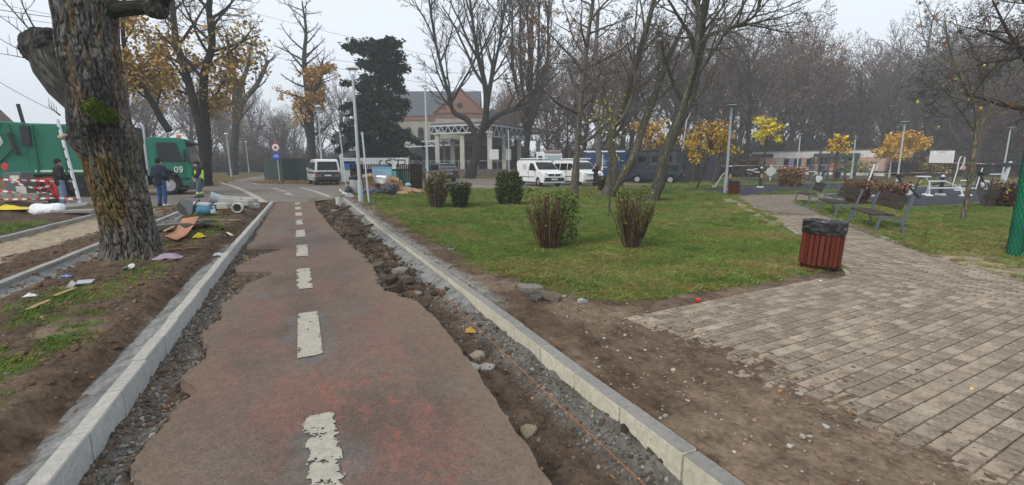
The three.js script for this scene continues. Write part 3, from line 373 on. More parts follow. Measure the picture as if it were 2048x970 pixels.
// ---- kerbs: every stone a piece of its own
{
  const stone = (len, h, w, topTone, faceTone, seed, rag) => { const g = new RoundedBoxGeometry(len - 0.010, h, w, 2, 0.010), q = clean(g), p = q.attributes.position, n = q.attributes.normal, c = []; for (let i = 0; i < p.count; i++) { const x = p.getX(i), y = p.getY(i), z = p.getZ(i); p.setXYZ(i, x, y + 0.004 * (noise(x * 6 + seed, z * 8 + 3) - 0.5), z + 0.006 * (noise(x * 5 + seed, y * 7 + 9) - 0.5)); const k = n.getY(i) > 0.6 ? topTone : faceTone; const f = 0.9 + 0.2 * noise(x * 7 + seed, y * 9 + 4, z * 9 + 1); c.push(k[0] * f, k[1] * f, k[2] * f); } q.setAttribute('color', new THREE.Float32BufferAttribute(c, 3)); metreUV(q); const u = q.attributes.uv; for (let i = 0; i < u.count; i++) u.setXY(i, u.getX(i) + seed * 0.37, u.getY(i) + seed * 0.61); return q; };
  const km = mat([1.2, 1.2, 1.2], 0.93, { vertexColors: true, map: T.grain, bumpMap: T.grainB, bumpScale: 0.002 });
  const run = (name, label, tf, s0, s1, len, h, w, top, topTone, faceTone, seed) => { const R = rngOf(seed), g = structGroup(name, label), kinds = [1, 2, 3, 4, 5].map((k) => stone(len, h, w, topTone(k), faceTone(k), k * 3.1 + seed)), ang = Math.atan2(-PD[1], PD[0]); for (let s = s0, i = 0; s < s1; s += len, i++) { const m = part(g, 'kerb_stone', kinds[i % 5], km), [x, z] = P(s + len / 2, tf(s + len / 2) + 0.006 * (R() - 0.5)); m.position.set(x, top - h / 2 + 0.008 * (R() - 0.5), z); m.rotation.set(0, ang + 0.012 * (R() - 0.5), 0.008 * (R() - 0.5), 'YXZ'); } return g; };
  const grey = (a, b, d) => (k) => [a, b, d].map((q) => q * (0.94 + 0.03 * k));
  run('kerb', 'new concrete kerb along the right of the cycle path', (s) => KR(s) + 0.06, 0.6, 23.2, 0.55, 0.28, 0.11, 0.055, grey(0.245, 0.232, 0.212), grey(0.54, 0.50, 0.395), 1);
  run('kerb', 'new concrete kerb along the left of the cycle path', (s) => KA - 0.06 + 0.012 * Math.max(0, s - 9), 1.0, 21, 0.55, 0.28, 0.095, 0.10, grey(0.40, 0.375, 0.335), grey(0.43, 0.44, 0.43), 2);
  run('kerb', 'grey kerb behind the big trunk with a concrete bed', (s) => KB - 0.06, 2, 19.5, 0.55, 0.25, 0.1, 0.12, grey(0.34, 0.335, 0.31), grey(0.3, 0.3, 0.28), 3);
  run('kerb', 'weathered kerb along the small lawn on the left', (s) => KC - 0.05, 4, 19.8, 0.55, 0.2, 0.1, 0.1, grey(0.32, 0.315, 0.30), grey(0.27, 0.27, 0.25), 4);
  // rough concrete that the kerbs were bedded in: a lumpy fillet along their feet
  const bed = (label, t0, t1, s0, s1, y0, y1, seed) => { const b = new MB(), N = Math.round((s1 - s0) / 0.05), K = 7; let prev = -1; for (let i = 0; i <= N; i++) { const s = s0 + (s1 - s0) * i / N, base = b.k; for (let k = 0; k <= K; k++) { const f = k / K, e = (1 - f) * 0.06 * (fbm(s * 1.3 + seed, 2, 0, 2) - 0.5) * Math.sign(t1 - t0) * -1, t = lerp(t0, t1, f) + e * 2, [x, z] = P(s, t); b.v(x, lerp(y0, y1, Math.pow(f, 1.25)) + 0.02 * (fbm(s * 5 + seed, f * 2, 0, 2) - 0.5) * (1 - 0.7 * f) - (k ? 0 : 0.04) - 0.09 * (1 - smooth(s0, s0 + 1.6, s)), z, 0, 1, 0, x, z, [1, 1, 1]); } if (prev >= 0) for (let k = 0; k < K; k++) b.i.push(prev + k, base + k, base + k + 1, prev + k, base + k + 1, prev + k + 1); prev = base; } const g = b.geo(); g.computeVertexNormals(); const m = mat([0.27, 0.268, 0.255], 0.97, { map: T.soil, bumpMap: T.soilB, bumpScale: 0.02, side: THREE.DoubleSide }); return struct('kerb_bed', g, m, label); };
  bed('rough concrete bed on the path side of the right kerb', 1.56, 1.765, 4.2, 22.6, -0.10, -0.015, 2);
  bed('rough concrete bed behind the left kerb', -1.53, -1.28, 1.0, 8.5, 0.0, 0.07, 4);
  bed('pale concrete bed beside the kerb behind the trunk', -3.12, -3.495, 3.0, 19, -0.02, 0.06, 6);
  // builder's string stretched along the right trench
  const sp = []; for (let i = 0; i <= 30; i++) { const s = 1.0 + i * 0.16, [x, z] = P(s, 1.5 + 0.05 * i / 30); sp.push([x, -0.022 - 0.012 * Math.sin(i / 30 * 3.14), z]); }
  solo('string', pipe(sp, 0.003, 5), mat([0.42, 0.13, 0.04], 0.8), 'orange builder\'s string stretched above the gravel along the right kerb', 'string');
}
// ---- pavers
{
  const A = [1.14, -4.71], r = [0.879, -0.477], q = [0.477, 0.879], LEN = 0.19, WID = 0.115, R = rngOf(77), all = [];
  const lay = (poly, o, u, w, court) => { for (let j = -90; j < 180; j++) { const off = (j & 1) * 0.5 + 0.06 * (R() - 0.5); for (let i = -90; i < 130; i++) { const a = (i + off) * LEN, b = j * WID, x = o[0] + u[0] * a + w[0] * b, z = o[1] + u[1] * a + w[1] * b; if (z > -0.9 || z < -14.5 || !inPoly(poly, x, z)) continue; if (x > -z * 1.2 + 1.5) continue;
    const [s, t] = toST(x, z), cover = court ? coverOf(x, z) : 1; if (court && (t < KR(s) + 0.22)) continue; all.push({ x, z, rot: Math.atan2(-u[1], u[0]), y: 0.014 + 0.005 * (R() - 0.5) - (0.024 + 0.014 * (R() - 0.5)) * (1 - smooth(-0.5, 0.7, cover)), d: Math.hypot(x, z), buried: cover < -0.7 }); } } };
  lay(COURT, A, r, q, true); lay(WALK, [4.93, -6.61], q, [0.879, -0.477], false);
  const vis = all.filter((e) => !e.buried).sort((a, b) => a.d - b.d);
  const shapes = [0, 1, 2, 3].map((k) => { const g = clean(new RoundedBoxGeometry(LEN - 0.010, 0.06, WID - 0.008, 1, 0.004)), p = g.attributes.position; for (let i = 0; i < p.count; i++) p.setY(i, p.getY(i) + 0.004 * (noise(p.getX(i) * 9 + k * 5, p.getZ(i) * 9) - 0.5)); metreUV(g); const u = g.attributes.uv; for (let i = 0; i < u.count; i++) u.setXY(i, u.getX(i) + k * 0.53, u.getY(i) + k * 0.31); return g; });
  const pt = tex(512, (u, v) => { const a = fbmW(u * 10, v * 10, 10, 31, 4), b = fbmW(u * 90, v * 90, 90, 7, 2), st = fbmW(u * 40, v * 6, 0, 3, 3); return clamp(0.64 + 0.26 * smooth(0.45, 0.7, a) + 0.5 * (b - 0.5) + 0.25 * (st - 0.5)); }, 1.6);
  const tones = [[0.349, 0.279, 0.210], [0.365, 0.294, 0.226], [0.330, 0.263, 0.200], [0.391, 0.320, 0.244], [0.339, 0.275, 0.211], [0.353, 0.280, 0.209], [0.315, 0.257, 0.198]], mats = tones.map((c) => mat(c, 0.88, { map: pt, bumpMap: T.grainB, bumpScale: 0.0015 }));
  const court = structGroup('paving', 'grey brown concrete pavers of the square and the walk'), rest = [];
  vis.forEach((e, i) => { const k = (R() * 7) | 0, rz = [(R() - 0.5) * 0.025, (R() - 0.5) * 0.025]; if (i < 300) { const m = part(court, 'paver', shapes[(R() * 4) | 0], mats[k]); m.position.set(e.x, e.y - 0.03, e.z); m.rotation.set(rz[0], e.rot, rz[1], 'YXZ'); } else { const f = 0.88 + 0.26 * R(); rest.push([e.x, e.y - 0.03, e.z, 1, 1, 1, rz[0], e.rot, rz[1], tones[k].map((t) => t * f)]); } });
  shapes.forEach((sh, k) => copies('pavers', sh, mat([1, 1, 1], 0.88, { map: pt }), rest.filter((_, i) => i % 4 === k), 'smaller looking pavers farther along the square and walk', court));
  const walkFar = WALK.filter((p) => p[1] < -13); struct('path', sheet([[9.6, -14.2], ...[[8.63, -16.31], [10.87, -22.47], [12.2, -24.6], [13.18, -24.30], [15.25, -24.70], [19.99, -26.44], [30.96, -35.08], [51.46, -45.70], [44.74, -39.69], [35.75, -34.28], [25.15, -28.45], [18.57, -23.53], [13.89, -20.33], [11.92, -19.53], [10.4, -15.9]]].filter((p) => p[1] < -13 || 1), 0.006), mat([0.29, 0.238, 0.185], 0.9, { map: pt }), 'paved walk leading past the benches to the playground');
  const rub = soft({ color: rgb(0.055, 0.06, 0.07), map: T.grain, roughness: 0.9 }); [PLAY, PLAY2, PLAY3].forEach((p, i) => struct('playground_surface', sheet(p, 0.008 + 0.004 * i), rub, ['dark rubber surface of the fitness area beside the small bin', 'dark rubber surface under the exercise machines', 'dark rubber strip in front of the pink pavilion'][i]));
  const eb = (pts, label) => { const l = pts.map((p) => [p[0], 0.02, p[1]]); const list = []; for (let i = 0; i < l.length - 1; i++) list.push(beam(l[i], l[i + 1], 0.06, 0.05)); struct('kerb_edging', mg(list), M.conc, label); };
  eb([[4.9, -6.62], [5.78, -8.63], [6.66, -10.9], [8.63, -16.31], [10.69, -22.14]], 'flush edging stones along the left of the walk'); eb([[7.7, -9.05], [8.86, -12.04], [10.44, -15.9], [11.95, -19.53]], 'flush edging stones along the benches'); eb([[15.79, -23.91], [14.80, -21.50], [15.25, -19.28], [15.00, -17.06], [16.86, -17.78], [24.61, -22.14]], 'pale edging stones round the rubber surface');
}

// ---------------------------------------------------------------- trees and bushes
// Branch: a wandering tapered tube that throws side branches; levels 0-1 go to the trunk mesh, finer ones to the crown
function growTree(o) {
  const R = rngOf(o.seed), trunk = new MB(), crown = new MB(), tips = [];
  const barkC = o.bark || [0.10, 0.085, 0.07], twigC = o.twig || barkC; const tone = (c, k) => c.map((q) => q * k);
  const emit = (pts, rad, lv) => { const r = rad[0], m = lv <= (o.trunkLevels ?? 1) ? trunk : crown; m.tube(pts, rad, r > 0.12 ? 10 : r > 0.05 ? 7 : r > 0.02 ? 4 : 3, tone(lv < 2 ? barkC : twigC, 0.8 + 0.4 * R()), false, r > 0.08 ? 0.22 : 0); };
  function grow(p, d, len, r, lv) {
    const n = Math.max(3, Math.min(10, Math.round(len / (o.seg || 0.9)))), pts = [p.slice()], rad = [r], dir = d.slice(), st = len / n, end = lv >= o.levels ? 0.35 : 0.3;
    for (let i = 1; i <= n; i++) { const w = (o.wig ?? 0.22) * (lv ? 1 : 0.4); dir[0] += (R() - 0.5) * w; dir[1] += (R() - 0.5) * w + (o.up ?? 0.06) * (lv ? 1 : 0.3); dir[2] += (R() - 0.5) * w; const l = Math.hypot(...dir); for (let k = 0; k < 3; k++) dir[k] /= l; const q = pts[i - 1]; pts.push([q[0] + dir[0] * st, q[1] + dir[1] * st, q[2] + dir[2] * st]); rad.push(Math.max(o.rmin || 0.008, r * lerp(1, end, i / n))); }
    emit(pts, rad, lv); spawn(pts, rad, len, lv);
  }
  function spawn(pts, rad, len, lv, from) {
    const n = pts.length - 1; if (lv >= o.levels) { tips.push(...pts.slice(1)); return; }
    const K = o.kids[Math.min(lv, o.kids.length - 1)], f0 = from ?? (lv ? 0.2 : o.bare ?? 0.35);
    for (let k = 0; k < K; k++) { const f = clamp(f0 + (1 - f0) * ((k + R()) / K), 0, 0.999), at = f * n, i = Math.floor(at), a = at - i, q = pts[i].map((v, j) => lerp(v, pts[i + 1][j], a)), rr = lerp(rad[i], rad[i + 1], a); const ax = pts[i + 1].map((v, j) => v - pts[i][j]), al = Math.hypot(...ax); for (let j = 0; j < 3; j++) ax[j] /= al;
      const az = k * 2.4 + R() * 1.6, spr = (o.spread ?? 0.8) * (0.75 + 0.5 * R()); let s = Math.abs(ax[1]) > 0.9 ? [1, 0, 0] : [-ax[2], 0, ax[0]]; const sl = Math.hypot(...s); s = s.map((v) => v / sl); const u = [ax[1] * s[2] - ax[2] * s[1], ax[2] * s[0] - ax[0] * s[2], ax[0] * s[1] - ax[1] * s[0]];
      const d = [0, 1, 2].map((j) => ax[j] * Math.cos(spr) + (s[j] * Math.cos(az) + u[j] * Math.sin(az)) * Math.sin(spr)); const L = len * (o.ratio ?? 0.55) * (1.15 - 0.6 * f * (lv ? 1 : o.cone ?? 0.6)) * (0.75 + 0.5 * R()); grow(q, d, L, Math.max(o.rmin || 0.008, Math.min(rr * 0.72, rr * 0.3 + L * 0.011)), lv + 1); }
    if (lv && lv < o.levels) tips.push(pts[n]);
  }
  if (o.stems) for (const st of o.stems) { const pts = [], rad = []; const C = new THREE.CatmullRomCurve3(st.pts.map((q) => V(...q))), N = 16; for (let i = 0; i <= N; i++) { const f = i / N, v = C.getPoint(f); pts.push([v.x, v.y, v.z]); rad.push(curve(st.rad)(f)); } emit(pts, rad, 0); if (!st.nokids) spawn(pts, rad, st.len || o.len, 0, st.bare); }
  else grow([0, -0.1, 0], o.lean ? [...o.lean] : [0, 1, 0], o.len, o.r, 0);
  if (!o.stems && o.flare !== 0) trunk.tube([[0, -0.1, 0], [0, 0.25, 0], [0, 0.8, 0]], [o.r * 1.6, o.r * 1.2, o.r * 0.97], 10, tone(barkC, 0.9), false, 0.3);
  return { trunk, crown, tips, R };
}
function leaves(tips, R, n, size, cols, o = {}) { const b = new MB(); for (let i = 0; i < n; i++) { const t = tips[(R() * tips.length) | 0], j = o.j ?? 0.3; if (o.keep && !o.keep(t, R)) continue; const c = cols[(R() * cols.length) | 0], k = 0.7 + 0.6 * R(); b.leaf(t[0] + (R() - 0.5) * j, t[1] + (R() - 0.5) * j, t[2] + (R() - 0.5) * j, size * (0.6 + 0.8 * R()), R, c.map((q) => q * k), o.droop ?? 0.5); } return b; }
function tree(name, label, category, pos, o, group) {
  const t = thing(name, label, category, pos, o.turn || 0, group), g = growTree(o);
  part(t, 'trunk', g.trunk.geo(), M.bark); if (g.crown.k) part(t, 'crown', g.crown.geo(), M.twig);
  if (o.leaves) part(t, 'leaves', leaves(g.tips, g.R, ...o.leaves).geo(), M.leaf);
  return t;
}
const at = (g, y = 0) => [g[0], y, g[1]];
const BR = [0.115, 0.095, 0.08], GREYB = [0.13, 0.12, 0.105], OLIVE = [0.24, 0.215, 0.16];
const YEL = [[0.66, 0.46, 0.04], [0.7, 0.52, 0.06], [0.55, 0.32, 0.04], [0.36, 0.2, 0.05]], ORA = [[0.54, 0.33, 0.06], [0.44, 0.25, 0.055], [0.6, 0.41, 0.09], [0.25, 0.14, 0.05]], RUST = [[0.26, 0.12, 0.055], [0.2, 0.095, 0.05], [0.3, 0.16, 0.07]];

{ // the big old trunk in front, pollarded, with burrs, moss and lichen
  const t = thing('old_tree', 'massive old trunk with mossy dark scar and orange lichen, in front on the left', 'tree', [0, 0, 0]);
  const rows = [[548, 178, 362], [530, 190, 346], [500, 201, 326], [450, 197, 311], [400, 186, 300], [350, 171, 287], [320, 163, 279], [300, 152, 277], [280, 143, 273], [255, 135, 266], [230, 134, 258], [200, 133, 254], [150, 123, 246], [100, 112, 238], [50, 108, 236], [0, 97, 234], [-60, 88, 236], [-140, 70, 250]];
  const Z = -7.35, F = 930, c0 = Math.cos(0.16755), s0 = Math.sin(0.16755);
  const hit = (px, py) => { const x = (px - 1024) / F, y = -(py - 485) / F, k = Z / (-c0 - y * s0); return [x * k, 1.6 + (y * c0 - s0) * k]; };
  const prof = rows.map(([py, a, b]) => { const l = hit(a, py), r = hit(b, py); return [l[1], (l[0] + r[0]) / 2 + 0.10, (r[0] - l[0]) / 2 * 0.765]; });
  const NY = 340, NA = 340, y0 = prof[0][0], y1 = prof[prof.length - 1][0], cx = curve(prof.map((q) => [q[0], q[1]])), cr = curve(prof.map((q) => [q[0], q[2]]));
  const p = [], u = [], col = [], idx = [];
  for (let j = 0; j <= NY; j++) for (let i = 0; i <= NA; i++) {
    const y = lerp(y0, y1, j / NY), a = i / NA * Math.PI * 2, ca = Math.cos(a), sa = Math.sin(a), r = (cr(y - 0.06) + cr(y + 0.06) + cr(y)) / 3, X = (cx(y - 0.06) + cx(y + 0.06) + cx(y)) / 3;
    const w = fbm(ca * 2 + 9, sa * 2 + y * 1.2 + 9, 3, 3), plateN = fbm(ca * 9 + 20 + w * 2.5 + y * 0.4, sa * 9 + 20 + 1.2 * Math.sin(y * 3.1), y * 7.0 + w * 1.5, 3), fine = fbm(ca * 24 + 30, sa * 24 + 30, y * 5, 3), ridge = Math.abs(plateN - 0.5) * 2;
    const upper = smooth(1.75, 2.05, y), depth = lerp(0.042, 0.03, upper), flare = Math.exp(-(y - y0) * 5) * 0.10 * (0.5 + 0.5 * Math.sin(a * 5 + 1)), hump = 0.06 * Math.exp(-Math.pow((y - 1.93) / 0.14, 2)) * (0.6 + 0.8 * fbm(ca + 4, sa + 4, y));
    const sx = (cx(y) - 0), scar = Math.exp(-Math.pow((y - 2.02) / 0.2, 2)) * Math.exp(-Math.pow((a > 4 ? a - 6.28 : a) - 1.1, 2) / 1.0);   // healed wound on the face towards the camera
    const rr = r * (1 - depth * 0.5) + depth * (smooth(0.0, 0.16, ridge) - 0.5) + 0.012 * (fine - 0.5) + flare + hump - 0.07 * scar * (1 + fine) + 0.03 * (w - 0.5);
    p.push(X + ca * rr, y, Z + 0.1 + sa * rr * 0.97); u.push(a * 0.5, y * 2);
    const crack = 1 - smooth(0.0, 0.11, ridge), lichen = (1 - smooth(1.66, 1.86, y)) * smooth(0.42, 0.9, y + 0.25 * (w - 0.5)) * smooth(0.34, 0.5, fbm(ca * 3.3 + 2, sa * 3.3 + 8, y * 1.4 + 3, 4)) * smooth(-0.45, 0.2, -ca * 0.75 + 0.4 * w + sa * 0.25);
    let c = mix3([0.13, 0.122, 0.112], [0.235, 0.22, 0.2], fine); c = mix3(c, [0.06, 0.055, 0.052], smooth(0.46, 0.62, fbm(ca * 2.2 + 6, sa * 2.2 + 6, y * 0.9 + 7, 3)) * upper * 0.8); c = mix3(c, [0.19, 0.165, 0.135], (1 - smooth(0.35, 0.6, y)) * 0.7);
    c = mix3(c, [0.21, 0.125, 0.04], lichen * (0.65 + 0.4 * fine)); c = mix3(c, [0.25, 0.13, 0.035], upper * smooth(0.6, 0.68, fbm(ca * 4 + 1, sa * 4 + 5, y * 1.6 + 11, 3)) * 0.4);
    c = mix3(c, [0.11, 0.115, 0.03], (1 - upper) * smooth(0.5, 0.7, fbm(ca * 5 + 1, sa * 5 + 5, y * 2, 3)) * 0.5 * smooth(0.4, 0.8, y)); c = mix3(c, [0.035, 0.026, 0.022], scar * 0.85); c = mix3(c, [0.035, 0.03, 0.027], crack * 0.8);
    col.push(...c);
  }
  for (let j = 0; j < NY; j++) for (let i = 0; i < NA; i++) { const a = j * (NA + 1) + i; idx.push(a, a + NA + 1, a + 1, a + 1, a + NA + 1, a + NA + 2); }
  const g = new THREE.BufferGeometry(); g.setAttribute('position', new THREE.Float32BufferAttribute(p, 3)); g.setAttribute('color', new THREE.Float32BufferAttribute(col, 3)); g.setAttribute('uv', new THREE.Float32BufferAttribute(u, 2)); g.setIndex(idx); g.computeVertexNormals();
  part(t, 'trunk', g, mat([1.25, 1.25, 1.25], 0.95, { vertexColors: true, map: T.bark, bumpMap: T.barkB, bumpScale: 0.012 }));
  const R = rngOf(91), knobby = (cx0, cy0, cz0, rad, seed, sq = 1) => { const q = new THREE.IcosahedronGeometry(1, 14), P2 = q.attributes.position, cc = []; for (let i = 0; i < P2.count; i++) { const v = V(P2.getX(i), P2.getY(i), P2.getZ(i)).normalize(), k = rad * (0.8 + 0.36 * fbm(v.x * 2.4 + seed, v.y * 2.4 + 9, v.z * 2.4 + 5, 4) + 0.13 * (fbm(v.x * 9 + seed, v.y * 9 + 9, v.z * 9 + 5, 3) - 0.5)); P2.setXYZ(i, cx0 + v.x * k * sq, cy0 + v.y * k, cz0 + v.z * k); const f = fbm(v.x * 5 + seed, v.y * 5 + 9, v.z * 5, 3); cc.push(0.07 + 0.07 * f, 0.066 + 0.066 * f, 0.062 + 0.055 * f); } q.computeVertexNormals(); q.setAttribute('color', new THREE.Float32BufferAttribute(cc, 3)); return q; };
  const bm = mat([1.1, 1.1, 1.1], 0.95, { vertexColors: true, map: T.bark, bumpMap: T.barkB, bumpScale: 0.012 });
  const [bxx, byy] = hit(98, 98); part(t, 'burr', knobby(bxx + 0.02, byy, Z + 0.05, 0.30, 2), bm, 'round grey burr on the left of the trunk');
  const arm = new MB(), [nx, ny] = hit(140, 165); arm.tube([[bxx + 0.05, byy - 0.03, Z + 0.05], [(bxx + nx) / 2 + 0.04, byy - 0.27, Z + 0.1], [nx + 0.12, ny - 0.1, Z + 0.15], [nx + 0.28, ny - 0.5, Z + 0.15]], [0.26, 0.28, 0.26, 0.12], 26, [0.11, 0.104, 0.095], false, 0.25); part(t, 'limb', arm.geo(), bm);
  const lb = new MB(), L = (px, py, dz = 0) => { const q = hit(px, py); return [q[0], q[1], Z + dz]; };
  lb.tube([L(215, 22), L(245, 22, 0.1), L(280, 23, 0.16), L(315, 22, 0.2), L(336, 16, 0.22), L(344, -4, 0.2), L(350, -40, 0.2), L(352, -90, 0.15)], [0.13, 0.105, 0.095, 0.1, 0.14, 0.135, 0.11, 0.09], 20, (f) => mix3([0.05, 0.052, 0.036], [0.06, 0.05, 0.045], f), false, 0.3); part(t, 'limb', lb.geo(), bm, 'mossy branch growing level to the right with an elbow');
  part(t, 'burr', knobby(L(332, 22)[0], L(332, 22)[1], Z + 0.2, 0.17, 7), bm, 'swollen elbow of the level branch');
  const shoot = (list, r) => { const sh = new MB(); const C = new THREE.CatmullRomCurve3(list.map((q) => V(...q))), pts = C.getPoints(10).map((v) => [v.x, v.y, v.z]); sh.tube(pts, pts.map((_, i) => r * (1 - 0.6 * i / 10)), 5, [0.08, 0.068, 0.06]); if (list.length > 2) for (let k = 3; k < 10; k += 2) { const q = pts[k], d = (R() - 0.5); sh.tube([q, [q[0] + d * 0.1, q[1] + 0.1 + R() * 0.05, q[2] + d * 0.1]], [0.004, 0.003], 3, [0.08, 0.07, 0.06]); } part(t, 'shoot', sh.geo(), M.twig); };
  shoot([L(76, 68), L(60, 40), L(48, 16), L(36, -14)], 0.014); shoot([L(70, 72), L(40, 38), L(12, 6), L(-20, -30)], 0.013); shoot([L(65, 76), L(48, 68), L(22, 48), L(-14, 24)], 0.011); shoot([L(72, 110), L(52, 104), L(25, 92), L(-20, 66)], 0.010); shoot([L(80, 122), L(50, 116), L(20, 110), L(-20, 104)], 0.009); shoot([L(70, 74), L(44, 34), L(66, 6), L(80, -20)], 0.006);
  shoot([L(306, 30, 0.2), L(300, 10, 0.2), L(286, -12, 0.2)], 0.02); shoot([L(322, 10, 0.2), L(316, -8, 0.2), L(300, -30, 0.1)], 0.02); shoot([L(133, 232, 0.1), L(128, 224, 0.15), L(122, 214, 0.2)], 0.012);
  // moss cushion above the scar: many small tufts
  const ms = new MB(); for (let i = 0; i < 5200; i++) { const f = R() * 2 - 1, y = 2.36 + (R() + R() - 1) * 0.19 - f * 0.07, a = 0.86 - f * 0.6; const e = Math.abs(f) + Math.abs(y - 2.36 + f * 0.07) / 0.22; if (e > 1.05 + 0.5 * (fbm(f * 3 + 5, y * 8, 3) - 0.5)) continue; const rr = cr(y) * 1.0 + 0.012 + 0.05 * fbm(f * 4 + 3, y * 9, 2, 2) * (1.2 - e), k = 0.6 + 0.8 * R(), yl = smooth(0.45, 0.65, fbm(f * 3 + 8, y * 9 + 2, 6)); ms.leaf(cx(y) + Math.cos(a) * rr, y, Z + 0.1 + Math.sin(a) * rr * 0.97, 0.022, R, mix3([0.085, 0.14, 0.015], [0.24, 0.27, 0.035], yl).map((q) => q * k), 0.2); } part(t, 'moss', ms.geo(), M.leaf, 'bright green moss cushion', 'stuff');
  const fu = mg([[157, 276, 0.09], [172, 283, 0.06], [186, 298, 0.055], [187, 310, 0.03]].map(([px, py, r], i) => { const [x, y] = hit(px, py); return rock(40 + i, 0.45, 3).scale(r, r, r * 0.8).translate(x + 0.12, y, Z + 0.1 + cr(y) * 0.6); })); part(t, 'bracket_fungus', fu, mat([0.42, 0.36, 0.27], 0.85), 'pale bracket fungus on the left of the scar');
}
// near trees of the right lawn
const stem = (o, list, rad) => ({ pts: list.map((q) => [q[0] - o[0], q[1], q[2] - o[2]]), rad });
{ // trees are placed by where they stand; the points of a stem lie at that distance
  const pt = (px, py, d) => [(px - 1024) / 930 * d * 1.0 / (Math.cos(0.16755) + -(py - 485) / 930 * Math.sin(0.16755)), 1.6 + d * (-(py - 485) / 930 * Math.cos(0.16755) - Math.sin(0.16755)) / (Math.cos(0.16755) + -(py - 485) / 930 * Math.sin(0.16755)), -d];
  const line = (d, ...q) => q.map(([x, y, dd]) => pt(x, y, d + (dd || 0)));
  const S = (o, d, list, rad, more = {}) => ({ ...stem(o, line(d, ...list), 0), rad, ...more });
  let o;
  // three-stemmed leaning tree by the parked cars
  o = at([4.78, -22.14]); let d = -o[2];
  tree('leaning_tree', 'smooth trunked tree forked low into two leaning stems, behind the twiggy bush', 'tree', o, { seed: 21, levels: 4, kids: [9, 5, 4, 3], ratio: 0.5, spread: 0.75, up: 0.1, wig: 0.3, len: 6, seg: 0.5, rmin: 0.009, bark: OLIVE, twig: BR, stems: [
    { ...S(o, d, [[1212, 400], [1222, 370], [1228, 330], [1222, 290], [1230, 240], [1258, 170], [1290, 70], [1318, -40]], [[0, 0.42], [0.12, 0.3], [0.3, 0.2], [0.6, 0.16], [1, 0.1]]), len: 5.5, bare: 0.42 },
    { ...S(o, d, [[1218, 385], [1245, 352], [1268, 310], [1285, 255, 0.3], [1310, 190, 0.4], [1335, 120, 0.6], [1372, 40, 0.8]], [[0, 0.26], [0.3, 0.19], [0.7, 0.15], [0.93, 0.10], [1, 0.02]]), len: 4, bare: 0.5 },
    { ...S(o, d, [[1225, 255], [1245, 236, -0.4], [1262, 200, -0.5], [1270, 160, -0.5], [1268, 100, -0.5], [1275, 0, -0.4]], [[0, 0.10], [0.4, 0.08], [1, 0.03]]), len: 4, bare: 0.4 }],
    leaves: [420, 0.10, RUST, { j: 0.15, droop: 0.9 }] });
  o = at([5.78, -19.79]); d = -o[2];
  tree('leaning_tree', 'thick mossy leaning trunk rising from beside the twiggy bush to the top edge', 'tree', o, { seed: 35, levels: 4, kids: [10, 5, 4, 3], ratio: 0.55, spread: 0.8, up: 0.05, wig: 0.34, len: 6, seg: 0.5, rmin: 0.008, bark: [0.2, 0.19, 0.14], twig: [0.11, 0.095, 0.08], stems: [
    { ...S(o, d, [[1300, 408], [1318, 368], [1330, 310], [1352, 255], [1378, 205], [1395, 130], [1402, 60], [1420, -40], [1440, -120]], [[0, 0.28], [0.2, 0.24], [0.5, 0.2], [0.75, 0.16], [1, 0.12]]), len: 6.5, bare: 0.42 },
    { ...S(o, d, [[1352, 255], [1372, 190, -0.2], [1390, 110, -0.3], [1399, 50, -0.3], [1392, -30, -0.4]], [[0, 0.13], [1, 0.08]]), len: 4, bare: 0.4 },
    { ...S(o, d, [[1402, 75], [1440, 62, -0.5], [1482, 48, -1], [1510, 30, -1.2], [1525, -10, -1.4]], [[0, 0.08], [1, 0.04]]), len: 4.5, bare: 0.25 }] });
  o = at([3.18, -23.53]); d = -o[2];
  tree('slim_tree', 'slim straight tree standing in front of the white vans', 'tree', o, { seed: 44, levels: 4, kids: [22, 5, 4, 3], ratio: 0.42, spread: 1.05, up: 0.05, wig: 0.42, len: 7, seg: 0.5, rmin: 0.009, bark: [0.24, 0.205, 0.165], twig: BR, stems: [{ ...S(o, d, [[1147, 394], [1152, 340], [1155, 280], [1162, 200], [1172, 110], [1185, 10], [1200, -80]], [[0, 0.27], [0.1, 0.2], [0.3, 0.15], [0.6, 0.11], [1, 0.06]]), len: 7, bare: 0.3 }], leaves: [420, 0.10, RUST, { j: 0.1, droop: 0.9 }] });
  o = at([7.76, -38.68]); d = -o[2]; tree('slim_tree', 'bare pale straight trunk beside the person at the blue van', 'tree', o, { seed: 47, levels: 4, kids: [14, 4, 4, 3], ratio: 0.36, spread: 0.9, up: 0.06, wig: 0.4, len: 10, seg: 0.7, rmin: 0.012, bark: [0.26, 0.235, 0.2], twig: BR, stems: [{ ...S(o, d, [[1200, 368], [1197, 300], [1196, 220], [1192, 120], [1196, 20]], [[0, 0.3], [0.2, 0.24], [1, 0.13]]), len: 9, bare: 0.35 }] });
  o = at([2.98, -14.69]); d = -o[2]; tree('sapling', 'thin grey sapling stake in the lawn before the leaning tree', 'sapling', o, { seed: 50, levels: 2, kids: [9, 2], ratio: 0.22, spread: 0.7, up: 0.06, wig: 0.3, len: 3, seg: 0.3, rmin: 0.006, trunkLevels: 0, bark: [0.2, 0.18, 0.13], twig: BR, stems: [{ ...S(o, d, [[1218, 432], [1222, 350], [1220, 260], [1214, 205]], [[0, 0.035], [1, 0.015]]), len: 3, bare: 0.35 }], leaves: [160, 0.06, [[0.42, 0.42, 0.06], [0.5, 0.45, 0.1]], { j: 0.5, droop: 0.6 }] });
  o = at([13.02, -13.36]); d = -o[2];
